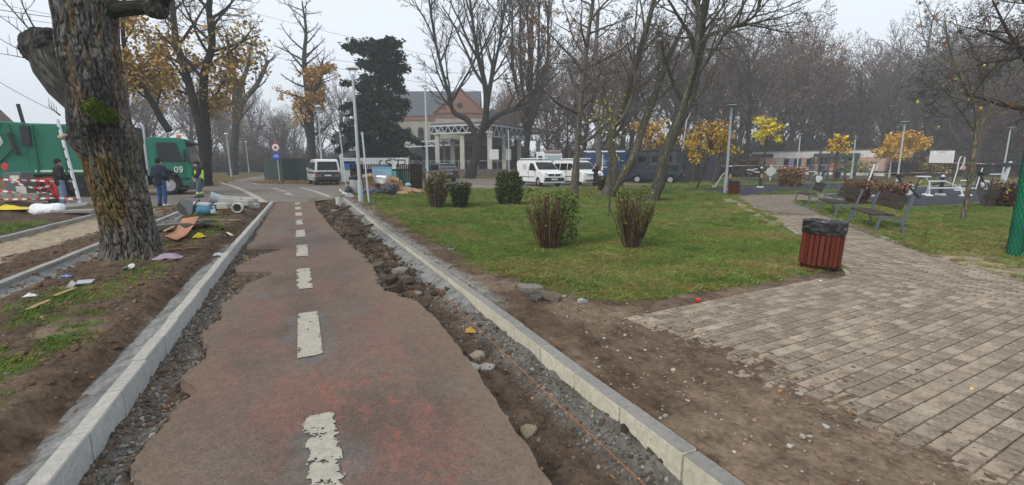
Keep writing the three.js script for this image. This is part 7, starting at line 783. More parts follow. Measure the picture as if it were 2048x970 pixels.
// ---------------------------------------------------------------- lamps, signs, wires
const gA = (g, y = 0) => [g[0], y, g[1]];
function lamp(label, g, h, kind, o = {}) {
  const t = thing('street_lamp', label, 'street lamp', gA(g), o.turn || 0, o.group), lean = o.lean || 0, r = o.r || 0.06, top = [lean * h, h, 0]; const pm = o.m || mat([0.45, 0.51, 0.53], 0.45, { map: T.blotch });
  part(t, 'pole', new MB().tube([[0, 0, 0], [lean * 0.9, 0.9, 0], [lean * 0.95, 0.95, 0], [lean * (h - 0.3), h - 0.3, 0], top], [r * 1.5, r * 1.45, r, r * 0.75, r * 0.7], 14, [1, 1, 1], true).geo(), pm);
  if (!o.plain) part(t, 'service_door', mg([bx(0.02, 0.35, 0.09, r * 1.47 + lean * 0.5, 0.55, 0, 0, 0, 0, 0.004)]), pm);
  if (kind === 'dome') { part(t, 'fork', mg([pipe([[top[0], h - 0.25, 0], [top[0] - 0.1, h - 0.05, 0], [top[0] - 0.12, h + 0.22, 0]], 0.018), pipe([[top[0], h - 0.25, 0], [top[0] + 0.1, h - 0.05, 0], [top[0] + 0.12, h + 0.22, 0]], 0.018)]), pm); const s = clean(new THREE.LatheGeometry([[0, 0.36], [0.1, 0.345], [0.2, 0.29], [0.26, 0.21], [0.24, 0.19], [0.0, 0.19]].map((q) => new THREE.Vector2(...q)), 28)); s.translate(top[0], h, 0); part(t, 'lamp_shade', s, mat([0.62, 0.64, 0.64], 0.35)); }
  if (kind === 'disc') { const s = clean(new THREE.LatheGeometry([[0, 0.1], [0.16, 0.085], [0.32, 0.04], [0.34, 0.02], [0.3, 0.0], [0.05, -0.04], [0, -0.04]].map((q) => new THREE.Vector2(...q)), 32)); s.translate(top[0], h + 0.02, 0); part(t, 'lamp_head', s, mat([0.16, 0.2, 0.2], 0.4), 'flat round lamp head'); }
  if (kind === 'loop') { const c = []; for (let i = 0; i <= 28; i++) { const a = -Math.PI / 2 + i / 28 * 6.283; c.push([top[0] + 0.29 * Math.cos(a) * (1 - 0.25 * (0.5 - 0.5 * Math.sin(a))), h + 0.4 + 0.42 * Math.sin(a), 0]); } part(t, 'loop', mg([pipe(c, 0.035)]), pm, 'oval loop carrying the lamp'); const s = clean(new THREE.SphereGeometry(0.24, 20, 10, 0, 6.3, 0, 1.5)); s.scale(1, 0.6, 1); s.translate(top[0], h + 0.68, 0); part(t, 'lamp_head', s, M.white); }
  return t;
}
const tall = lamp('tall pale steel street lamp with dome head at the kerb before the enclosure', [-6.34, -19.53], 5.15, 'dome', { r: 0.07, lean: -0.012 }); part(tall, 'camera', mg([bx(0.1, 0.1, 0.24, -0.18, 3.45, 0.05, 0, 0, 0, 0.03)]), M.white, 'small white box on the pole');
lamp('street lamp with dome head beside the grey sports car', [-7.12, -39.69], 7.7, 'dome', { r: 0.1 }); lamp('street lamp with dome head behind the white van', [-15.22, -37.71], 5.8, 'dome', { r: 0.075 });
lamp('street lamp with flat round head by the small red bin', [11.01, -24.10], 4.42, 'disc', { r: 0.065 }); lamp('street lamp with an oval loop head leaning before the dark cabin', [15.76, -44.36], 5.75, 'loop', { r: 0.08, lean: 0.075 }); lamp('plain pale pole without a lamp at the corner of the dark cabin', [13.70, -40.77], 4.3, 'none', { plain: true, r: 0.07, lean: 0.01 });
lamp('street lamp with flat head behind the exercise bike by the notice board', [28.17, -34.28], 4.5, 'disc', { r: 0.06 }); lamp('street lamp with flat head before the pink pavilion windows', [28.99, -47.86], 4.5, 'disc', { r: 0.07 }); lamp('street lamp with flat head before the pavilion entrance', [37.55, -51.97], 4.4, 'disc', { r: 0.07 }); lamp('street lamp with flat head at the far right above the dark machine', [42.59, -40.77], 4.6, 'disc', { r: 0.065 }); lamp('small pale lamp pole behind the wide golden tree', [43.24, -53.82], 4.3, 'disc', { r: 0.06 }); lamp('thin lamp pole at the left end of the pink pavilion', [35.43, -71.59], 4.0, 'disc', { r: 0.06 });
lamp('first dome lamp along the left of the far path', [-35.99, -60.23], 5.1, 'dome', { r: 0.07, lean: -0.03 }); lamp('second dome lamp along the left of the far path', [-49.34, -88.21], 5.4, 'dome', { r: 0.09, lean: -0.02 }); lamp('third dome lamp along the far path', [-59.86, -110.66], 5.5, 'dome', { r: 0.1, lean: -0.02 }); lamp('fourth dome lamp, farthest along the far path', [-75.95, -144.15], 5.6, 'dome', { r: 0.12, lean: -0.02 });
{ // signs
  const pole = (t, g, h, lean = 0, r = 0.03) => part(t, 'pole', new MB().tube([[0, 0, 0], [lean * h, h, 0]], [r, r], 12, [1, 1, 1], true).geo(), mat([0.5, 0.55, 0.57], 0.4)); const back = mat([0.045, 0.05, 0.055], 0.5);
  let t = thing('road_sign', 'round road sign seen from its dark back, by the end of the kerb', 'road sign', gA([-9.03, -25.54])); pole(t, 0, 3.25, -0.06); part(t, 'sign_plate', mg([disc(0.33, 0.03, -0.18, 2.92, -0.04, 32)]), back); part(t, 'clamp', mg([bx(0.12, 0.05, 0.06, -0.17, 3.05, 0), bx(0.12, 0.05, 0.06, -0.17, 2.8, 0), bx(0.1, 0.06, 0.01, -0.06, 3.1, -0.02)]), M.galv);
  t = thing('sign_post', 'bare sign post right of the tall lamp', 'post', gA([-5.89, -19.15])); pole(t, 0, 2.78, -0.045, 0.035); part(t, 'cap', mg([bx(0.1, 0.12, 0.06, -0.13, 2.8, 0)]), M.galv);
  t = thing('road_sign', 'post with a red ringed round sign above a blue cycle sign', 'road sign', gA([-21.66, -43.71])); pole(t, 0, 3.4, -0.03, 0.035); const d = (y, m, r, z) => part(t, 'sign_plate', mg([disc(r, 0.03, -0.1, y, z, 32)]), m); d(3.1, mat([0.5, 0.02, 0.03], 0.4), 0.41, 0.06); d(3.1, M.white, 0.31, 0.075); d(2.33, mat([0.012, 0.09, 0.46], 0.4), 0.4, 0.06); part(t, 'symbol', mg([bx(0.28, 0.14, 0.01, -0.1, 3.04, 0.096, 0, 0, 0, 0.004), bx(0.16, 0.08, 0.01, -0.1, 3.17, 0.096)]), back, 'dark vehicle symbol');
  const bk = []; for (const s of [-1, 1]) { const g = clean(new THREE.TorusGeometry(0.09, 0.018, 6, 20)); g.translate(-0.1 + s * 0.14, 2.28, 0.09); bk.push(g); } bk.push(beam([-0.24, 2.28, 0.09], [-0.16, 2.44, 0.09], 0.02, 0.025), beam([-0.16, 2.42, 0.09], [0.0, 2.42, 0.09], 0.02, 0.025), beam([0.04, 2.28, 0.09], [-0.02, 2.48, 0.09], 0.02, 0.025), beam([-0.1, 2.28, 0.09], [0.0, 2.42, 0.09], 0.02, 0.025)); part(t, 'symbol', mg(bk), M.white, 'white bicycle symbol');
  t = thing('road_sign', 'tall post with dark backs of two plates before the colonnade', 'road sign', gA([-0.21, -38.68])); pole(t, 0, 4.3, -0.02, 0.04); part(t, 'sign_plate', mg([bx(0.55, 0.6, 0.03, -0.09, 3.9, -0.05)]), back); part(t, 'sign_plate', mg([bx(0.55, 0.62, 0.03, -0.08, 3.25, -0.05)]), back);
  t = thing('barrier_post', 'red and white marker post at the rear of the blue van', 'post', gA([6.71, -35.08])); for (let i = 0; i < 4; i++) part(t, 'band', mg([cy(0.06, 0.06, 0.25, 0, 0.5 + i * 0.25, 0, 14)]), i % 2 ? M.white : M.red); part(t, 'pole', mg([bar([0, 0, 0], [0.03, 2.3, 0], 0.035)]), M.paleSteel);
  // overhead wires between the far trees
  const wire = (a, b, sag, label) => { const p = []; for (let i = 0; i <= 24; i++) { const f = i / 24; p.push([lerp(a[0], b[0], f), lerp(a[1], b[1], f) - sag * 4 * f * (1 - f), lerp(a[2], b[2], f)]); } solo('cable', pipe(p, 0.014, 5), M.black, label, 'cable', 'overhead cables'); };
  wire([-37.57, 12.86, -34.00], [-2.37, 9.11, -52.00], 0.3, 'lowest dark overhead cable crossing before the conifer'); wire([-33.30, 10.75, -30.00], [-3.82, 12.05, -58.00], 0.3, 'overhead cable running past the conifer top'); wire([-31.77, 17.07, -44.00], [-3.94, 13.46, -60.00], 0.3, 'highest overhead cable, faint in the haze'); wire([-19.59, 7.26, -18.00], [-20.44, 8.42, -24.00], 0.05, 'cable passing behind the big trunk at the left'); wire([-27.30, 6.35, -25.00], [-26.69, 4.64, -28.00], 0.1, 'slack cable running down to the lorry mast');
}
// ---------------------------------------------------------------- benches, bins
{
  const frame = mat([0.10, 0.125, 0.15], 0.5), wood = mat([0.075, 0.06, 0.048], 0.7, { map: T.wood });
  const bench = (label, a, b) => { // a, b: feet of the two front legs
    const { len, turn } = local(a, b), t = thing('park_bench', label, 'bench', [(a[0] + b[0]) / 2, 0, (a[1] + b[1]) / 2], turn);   // local x along the bench, +z to the front
    for (let i = 0; i < 3; i++) part(t, 'seat_plank', mg([bx(1.86, 0.04, 0.13, 0, 0.445 + (i === 0 ? -0.008 : 0) - (i === 2 ? 0.012 : 0), -0.02 - i * 0.145, 0.03, 0, 0, 0.008)]), wood); for (let i = 0; i < 2; i++) part(t, 'back_plank', mg([bx(1.86, 0.15, 0.035, 0, 0.63 + i * 0.165, -0.50 - i * 0.055, -0.3, 0, 0, 0.008)]), wood);
    for (const s of [-1, 1]) { const x = s * (len / 2 - 0.02); part(t, 'leg', mg([beam([x, 0, 0.04], [x, 0.42, -0.06], 0.05, 0.05)]), frame); part(t, 'leg', mg([beam([x, 0, -0.52], [x, 0.3, -0.45], 0.05, 0.05), beam([x, 0.29, -0.452], [x, 0.88, -0.60], 0.05, 0.045)]), frame); part(t, 'seat_bearer', mg([beam([x, 0.41, -0.02], [x, 0.40, -0.26], 0.04, 0.05), beam([x, 0.40, -0.25], [x, 0.30, -0.47], 0.04, 0.05)]), frame); part(t, 'foot', mg([bx(0.07, 0.02, 0.1, x, 0.01, 0.04), bx(0.07, 0.02, 0.1, x, 0.01, -0.52)]), frame); }
    return t; };
  bench('dark wooden park bench with steel frame, nearest of the row beside the walk', [9.23, -12.67], [8.30, -10.49]); bench('dark wooden park bench in the middle of the row beside the walk', [10.54, -16.05], [9.59, -13.73]); bench('dark wooden park bench farthest in the row beside the walk', [12.14, -19.92], [11.00, -17.26]);
  const old = (label, px, d, turn) => { const t = thing('old_bench', label, 'bench', [XP(px, d), 0, -d], turn); part(t, 'seat', mg([bx(1.8, 0.05, 0.4, 0, 0.45, 0)]), wood); part(t, 'backrest', mg([bx(1.8, 0.12, 0.04, 0, 0.65, -0.24), bx(1.8, 0.12, 0.04, 0, 0.82, -0.28)]), wood); for (const s of [-1, 1]) { part(t, 'leg', mg([beam([s * 0.85, 0, 0.2], [s * 0.8, 0.45, 0.15], 0.05, 0.05)]), frame); part(t, 'leg', mg([beam([s * 0.85, 0, -0.3], [s * 0.82, 0.85, -0.28], 0.05, 0.05)]), frame); } return t; };
  old('far dark bench behind the exercise bike at the notice board', 1845, 46, 0.3); old('far dark bench beside the tall white exercise posts', 1898, 44, 0.1); old('far brown bench behind the pale trunk', 1990, 42, -0.1); old('far dark bench before the pavilion left end', 1462, 52, 0.2); old('far dark bench before the pavilion door', 1545, 55, 0.3);
}
{ // slatted bins
  const bin = (label, g, tilt, turn) => { const t = thing('litter_bin', label, 'litter bin', gA(g, 0.01), turn); t.rotation.z = -tilt; const R = rngOf(7), n = 24, r = 0.262, wm = [[0.19, 0.038, 0.02], [0.15, 0.032, 0.018], [0.22, 0.045, 0.022], [0.12, 0.03, 0.018]].map((c) => mat(c, 0.65, { map: T.wood }));
    const sl = bx(0.056, 0.56, 0.022, 0, 0, 0, 0, 0, 0, 0.006); for (let i = 0; i < n; i++) { const a = i / n * 6.283; const m = part(t, 'slat', sl, wm[(R() * 4) | 0]); m.position.set(Math.sin(a) * r, 0.37 + 0.012 * (R() - 0.5), Math.cos(a) * r); m.rotation.y = a; }
    for (const y of [0.2, 0.5]) part(t, 'hoop', mg([(() => { const q = clean(new THREE.CylinderGeometry(r - 0.012, r - 0.012, 0.03, 32, 1, true)); q.translate(0, y, 0); return q; })()]), soft({ color: rgb(0.03, 0.03, 0.03), roughness: 0.6, side: THREE.DoubleSide }));
    part(t, 'inner_bin', mg([cy(0.22, 0.23, 0.5, 0, 0.37, 0, 28)]), M.dark); for (const a of [0.7, -2.3]) part(t, 'post', mg([bx(0.06, 0.75, 0.035, Math.sin(a) * (r - 0.035), 0.32, Math.cos(a) * (r - 0.035), 0, a)]), wm[1]); part(t, 'foot_plate', mg([bx(0.2, 0.015, 0.12, -0.24, 0.03, 0.1, 0, 0.4)]), mat([0.2, 0.09, 0.05], 0.9));
    const b = new MB(), NA = 120, pr = [[0.19, 0.60], [0.225, 0.70], [0.255, 0.76], [0.278, 0.765], [0.288, 0.74], [0.287, 0.68], [0.289, 0.62], [0.285, 0.57], [0.279, 0.555]], NP = 40; let prev = -1; for (let j = 0; j <= NP; j++) { const f = j / NP * (pr.length - 1), i0 = Math.min(pr.length - 2, Math.floor(f)), q = pr[i0].map((v, k) => lerp(v, pr[i0 + 1][k], f - i0)), base = b.k; for (let i = 0; i <= NA; i++) { const a = i / NA * 6.283, ca = Math.cos(a), sa = Math.sin(a), out = smooth(0.15, 0.5, j / NP), w = (fbm(ca * 5 + 9 + q[1] * 6, sa * 5 + 9, q[1] * 22, 3) - 0.5), rr = q[0] + w * 0.03 * out + (1 - out) * 0.05 * (fbm(ca * 9 + 3, sa * 9, j * 0.3) - 0.5), y = q[1] + 0.022 * (fbm(ca * 3 + 5, sa * 3 + 5, j > NP * 0.8 ? 9 : 2) - 0.5); b.v(ca * rr, y, sa * rr, ca, 0, sa, a, q[1], [1, 1, 1]); } if (prev >= 0) for (let i = 0; i < NA; i++) b.i.push(prev + i, prev + i + 1, base + i + 1, prev + i, base + i + 1, base + i); prev = base; }
    const g2 = b.geo(); g2.computeVertexNormals(); part(t, 'bag', g2, new THREE.MeshPhysicalMaterial({ color: rgb(0.014, 0.014, 0.016), roughness: 0.28, side: THREE.DoubleSide, clearcoat: 0.3 }), 'black bin bag folded over the rim'); return t; };
  bin('red brown slatted litter bin with black bag, at the corner of lawn and walk', [4.66, -6.91], 0.05, 0.2); bin('small looking red slatted litter bin by the flat headed lamp far down the walk', [11.27, -23.72], 0.0, 0.5);
}
// ---------------------------------------------------------------- fitness machines on the dark rubber
{
  const wh = mat([0.62, 0.63, 0.63], 0.4), bk = mat([0.022, 0.025, 0.03], 0.45), ye = mat([0.5, 0.36, 0.1], 0.6), pad = mat([0.5, 0.5, 0.47], 0.8), nav = mat([0.05, 0.065, 0.085], 0.5), mach = (label, g, turn = 0) => thing('exercise_machine', label, 'exercise machine', gA(g, 0.015), turn);
  const post = (t, x, z, h, o = {}) => { part(t, 'post', mg([cy(0.085, 0.085, h, x, h / 2, z, 16)]), o.m || bk); part(t, 'cap', mg([cy(0.09, 0.06, 0.1, x, h + 0.04, z, 16)]), wh); part(t, 'base', mg([cy(0.24, 0.2, 0.1, x, 0.05, z, 20)]), pad); if (o.label !== 0) part(t, 'instruction_plate', mg([bx(0.14, 0.26, 0.02, x, h * 0.6, z + 0.09)]), ye); };
  const bike = (label, g, turn) => { const t = mach(label, g, turn); part(t, 'frame', mg([beam([-0.45, 0, 0], [0.1, 0.55, 0], 0.09, 0.09), beam([0.1, 0.35, 0], [0.62, 1.02, 0], 0.08, 0.08), beam([0.1, 0.4, 0], [0.55, 0, 0], 0.09, 0.09), beam([-0.15, 0.35, 0], [-0.42, 0.95, 0], 0.07, 0.07)]), bk); part(t, 'flywheel', mg([disc(0.27, 0.1, 0.08, 0.42, 0.02)]), wh); part(t, 'seat', mg([bx(0.5, 0.07, 0.3, -0.48, 1.0, 0, 0, 0, 0, 0.03)]), wh); part(t, 'handlebar', mg([beam([0.5, 1.0, -0.22], [0.5, 1.0, 0.22], 0.04, 0.04), bx(0.36, 0.04, 0.3, 0.62, 1.08, 0, 0, 0, 0.35, 0.015)]), bk); part(t, 'instruction_plate', mg([bx(0.07, 0.24, 0.08, -0.36, 0.78, 0, 0, 0, 0.35)]), ye); part(t, 'pedal', mg([bx(0.16, 0.04, 0.1, 0.22, 0.3, 0.13), bx(0.16, 0.04, 0.1, -0.04, 0.55, -0.13)]), bk); return t; };
  let t = mach('slim black exercise post with white cap on a pale round base', [16.84, -31.75]); post(t, 0, 0, 1.3); part(t, 'handle', mg([bar([-0.25, 1.2, 0.1], [0.25, 1.2, 0.1], 0.025)]), bk);
  t = mach('black exercise post with thin metal arm right behind the small bin', [13.18, -28.45]); post(t, 0, 0, 1.42); part(t, 'arm', mg([pipe([[-0.1, 1.2, 0], [-0.5, 0.9, 0.1], [-0.9, 0.25, 0.2], [-1.1, 0.2, 0.2]], 0.03)]), wh);
  t = mach('pale twin wheel arm machine behind the slim post', [25.15, -45.70]); part(t, 'post', mg([bar([0, 0, 0], [0, 1.5, 0], 0.06)]), wh); part(t, 'wheel', mg([disc(0.42, 0.05, -0.1, 0.85, 0.12)]), pad); part(t, 'wheel', mg([disc(0.36, 0.05, 0.22, 0.9, -0.12)]), pad);
  t = mach('double walker with two black posts and white tubes', [21.89, -36.79]); for (const s of [-1, 1]) { part(t, 'post', mg([bx(0.14, 1.25, 0.12, s * 0.62, 0.66, 0, 0, 0, s * -0.04, 0.03)]), bk); part(t, 'tube', mg([pipe([[s * 0.82, 0.05, 0.1], [s * 0.8, 1.25, 0.1], [s * 0.5, 1.32, 0.1]], 0.035), pipe([[s * 0.48, 0.05, 0.1], [s * 0.46, 1.2, 0.1]], 0.03)]), wh); part(t, 'footrest', mg([bx(0.7, 0.05, 0.3, s * 0.45, 0.08, 0.1, 0, 0, 0, 0.02)]), wh); } part(t, 'base', mg([cy(0.3, 0.3, 0.05, 0, 0.03, 0.6, 20)]), pad);
  bike('white wheeled exercise bike behind the farthest bench', [23.97, -36.79], 0.1); bike('exercise bike with white seat behind the nearest bench', [18.59, -21.82], 3.0); bike('exercise bike with white seat right of the young tree', [26.85, -26.44], 3.3);
  t = mach('seated rowing machine with four white round feet', [22.05, -23.91], 0.1); post(t, -0.1, 0, 0.95, { label: 0 }); part(t, 'frame', mg([pipe([[-1.3, 0.95, 0.2], [-1.15, 0.72, 0.2], [-0.2, 0.72, 0.25], [0.7, 0.35, 0.25], [1.5, 0.35, 0.2]], 0.04), pipe([[-1.25, 0.38, 0.35], [0.6, 0.38, 0.4]], 0.04), pipe([[0.6, 0.75, 0.3], [1.0, 0.75, 0.3], [1.25, 0.95, 0.3]], 0.04)]), wh); part(t, 'leg', mg([bar([-1.15, 0, 0.4], [-1.15, 0.75, 0.3], 0.035), cy(0.17, 0.1, 0.07, -1.15, 0.035, 0.4, 18)]), wh); for (const [x, z] of [[0.5, 0.6], [1.15, 0.3], [-0.5, -0.4]]) part(t, 'leg', mg([bar([x, 0, z], [x, 0.5, z * 0.6], 0.035), cy(0.17, 0.1, 0.07, x, 0.035, z, 18)]), wh); part(t, 'handle', mg([bar([1.2, 0.93, 0.3], [1.45, 1.02, 0.3], 0.045)]), bk); part(t, 'handle', mg([bar([-0.8, 0.55, 0.2], [-0.5, 0.62, 0.2], 0.05)]), bk);
  t = mach('leg press frame with tall curved white bars', [30.84, -32.79]); part(t, 'post', mg([beam([0, 0, 0], [0.2, 1.35, 0], 0.14, 0.12)]), bk); part(t, 'bar', mg([pipe([[-0.05, 0.0, 0.08], [0.12, 1.2, 0.08], [0.12, 1.7, 0.08], [0.22, 2.1, 0.08]], 0.04), pipe([[0.3, 1.2, 0.08], [0.52, 1.6, 0.08], [0.5, 2.05, 0.08]], 0.04)]), wh); part(t, 'wrapped_grip', mg([bx(0.24, 0.28, 0.2, 0.5, 1.3, 0.08, 0, 0, 0, 0.05)]), mat([0.55, 0.3, 0.34], 0.7));
  t = mach('leaning black post machine with round base right of the young tree', [28.25, -28.45]); part(t, 'post', mg([beam([0, 0, 0], [0.2, 1.35, 0], 0.14, 0.14)]), bk); part(t, 'tube', mg([pipe([[-0.12, 0.05, 0.1], [0.08, 1.35, 0.1]], 0.035), pipe([[-0.1, 0.1, 0.1], [-1.3, 0.12, 0.3]], 0.035)]), wh); part(t, 'base', mg([cy(0.3, 0.26, 0.1, -1.3, 0.05, 0.35, 20)]), pad); part(t, 'top', mg([bx(0.7, 0.2, 0.25, 0.25, 1.5, 0, 0, 0, 0.1, 0.05)]), bk);
  t = mach('dark wide T shaped machine with white post at the far right', [35.18, -33.52]); part(t, 'post', mg([beam([0, 0, 0], [0.2, 1.5, 0], 0.14, 0.14)]), wh); part(t, 'cross_bar', mg([bx(1.9, 0.28, 0.3, 0.3, 1.52, 0, 0, 0, 0, 0.06)]), bk); part(t, 'base', mg([bx(0.6, 0.05, 0.3, 0, 0.03, 0)]), wh); part(t, 'cap', mg([cy(0.1, 0.08, 0.1, 0.24, 1.72, 0)]), wh); part(t, 'arm', mg([pipe([[0.95, 1.1, 0.2], [1.0, 0.75, 0.2], [1.3, 0.65, 0.2], [1.9, 0.85, 0.2]], 0.045)]), wh);
  t = mach('step machine with white bars half hidden by red brown bushes', [16.65, -21.82], 0.2); part(t, 'post', mg([beam([-0.1, 0, 0], [0.05, 1.15, 0], 0.13, 0.12)]), bk); part(t, 'tube', mg([pipe([[-0.3, 0, 0.1], [-0.2, 0.7, 0.1], [0.05, 1.55, 0.1], [0.2, 1.6, 0.1], [0.18, 1.3, 0.1]], 0.04), pipe([[-0.2, 0.12, 0.4], [1.3, 0.42, 0.2]], 0.045)]), wh);
  t = mach('machine with white saddle tube behind the small bin lamp', [25.92, -50.25]); part(t, 'post', mg([bx(0.16, 1.6, 0.14, -0.55, 0.8, 0)]), nav); part(t, 'post', mg([bx(0.16, 1.3, 0.14, 0.9, 0.65, 0)]), nav); part(t, 'tube', mg([pipe([[-0.9, 0.98, 0.1], [-0.3, 0.9, 0.1], [0.1, 0.7, 0.1], [1.4, 0.72, 0.1]], 0.06), pipe([[-0.3, 1.0, 0.15], [0.2, 1.05, 0.15]], 0.05)]), wh);
  t = thing('gym_frame', 'dark climbing and pull up frame before the pavilion entrance', 'gym frame', gA([30.09, -44.36])); for (const [x, h] of [[-2.0, 2.2], [-1.15, 3.0], [-0.3, 2.6], [0.5, 2.9], [1.35, 2.7], [2.3, 2.5]]) part(t, 'post', mg([bx(0.13, h, 0.13, x, h / 2, 0, 0, 0, 0.02, 0.02)]), nav); part(t, 'bar', mg([beam([-1.15, 2.55, 0], [1.35, 2.5, 0], 0.06, 0.06), beam([-0.3, 2.0, 0], [0.5, 2.0, 0], 0.05, 0.05), beam([-0.3, 1.6, 0], [0.5, 1.6, 0], 0.05, 0.05), beam([1.35, 2.45, 0], [2.9, 2.4, 0], 0.05, 0.05), beam([0.5, 2.3, 0], [1.35, 2.3, 0], 0.05, 0.05), ...[1.4, 1.7, 2.0].map((y) => beam([0.5, y, 0.02], [1.35, y, 0.02], 0.05, 0.05))]), nav); part(t, 'punch_pad', mg([bx(0.5, 0.34, 0.2, 0.05, 1.45, 0.1, 0, 0, 0.2, 0.06)]), mat([0.45, 0.1, 0.08], 0.6)); part(t, 'sit_board', mg([bx(0.9, 0.07, 0.3, 0.3, 1.05, 0.4, 0, 0, 0.25, 0.02), bx(0.3, 0.6, 0.24, 0.4, 0.6, 0.4, 0, 0, 0, 0.03)]), bk);
  t = thing('notice_board', 'big white notice board with small print above the machines', 'notice board', gA([XP(1857, 46), -46])); const cv = document.createElement('canvas'); cv.width = 256; cv.height = 128; const x = cv.getContext('2d'); x.fillStyle = '#e9e9e6'; x.fillRect(0, 0, 256, 128); x.fillStyle = '#c9302c'; x.fillRect(12, 6, 12, 10); x.fillStyle = '#9a9a9c'; x.fillRect(60, 8, 120, 5); x.fillRect(80, 16, 80, 4); const R = rngOf(5); for (let i = 0; i < 17; i++) { let a = 10; while (a < 236) { const w = 8 + R() * 34; x.fillStyle = R() < 0.5 ? '#b9bac0' : '#c9cacd'; x.fillRect(a, 26 + i * 5.7, w, 2.2); a += w + 4; } } const tx = new THREE.CanvasTexture(cv); tx.colorSpace = THREE.SRGBColorSpace; const bd = part(t, 'board', new THREE.BoxGeometry(2.35, 1.15, 0.05), soft({ map: tx, roughness: 0.5 })); bd.position.set(0, 2.28, 0.06); part(t, 'post', mg([bar([-0.9, 0, 0], [-0.9, 2.8, 0], 0.045), bar([0.9, 0, 0], [0.9, 2.8, 0], 0.045)]), M.dark);
  t = thing('post', 'green mesh wrapped goal post at the right edge', 'post', gA([8.74, -7.95])); const gm = mat([0.015, 0.19, 0.10], 0.6, { map: T.blotch }), dk = mat([0.008, 0.07, 0.045], 0.8); part(t, 'pole', mg([cy(0.095, 0.095, 2.6, 0, 1.3, 0, 24)]), gm); part(t, 'brace', mg([bar([0.3, 0.02, -0.1], [0.05, 2.4, -0.05], 0.05)]), gm); part(t, 'foot', mg([bar([0.0, 0.04, 0.05], [1.2, 0.1, 0.15], 0.05)]), gm); const net = []; for (let k = 0; k < 12; k++) for (const s of [-1, 1]) { const p = []; for (let i = 0; i <= 40; i++) { const a = k / 12 * 6.283 + s * i / 40 * 7.5; p.push([Math.cos(a) * 0.099, 0.03 + i / 40 * 2.5, Math.sin(a) * 0.099]); } net.push(pipe(p, 0.0045, 4)); } part(t, 'net', mg(net), dk, 'dark green net', 'stuff');
}

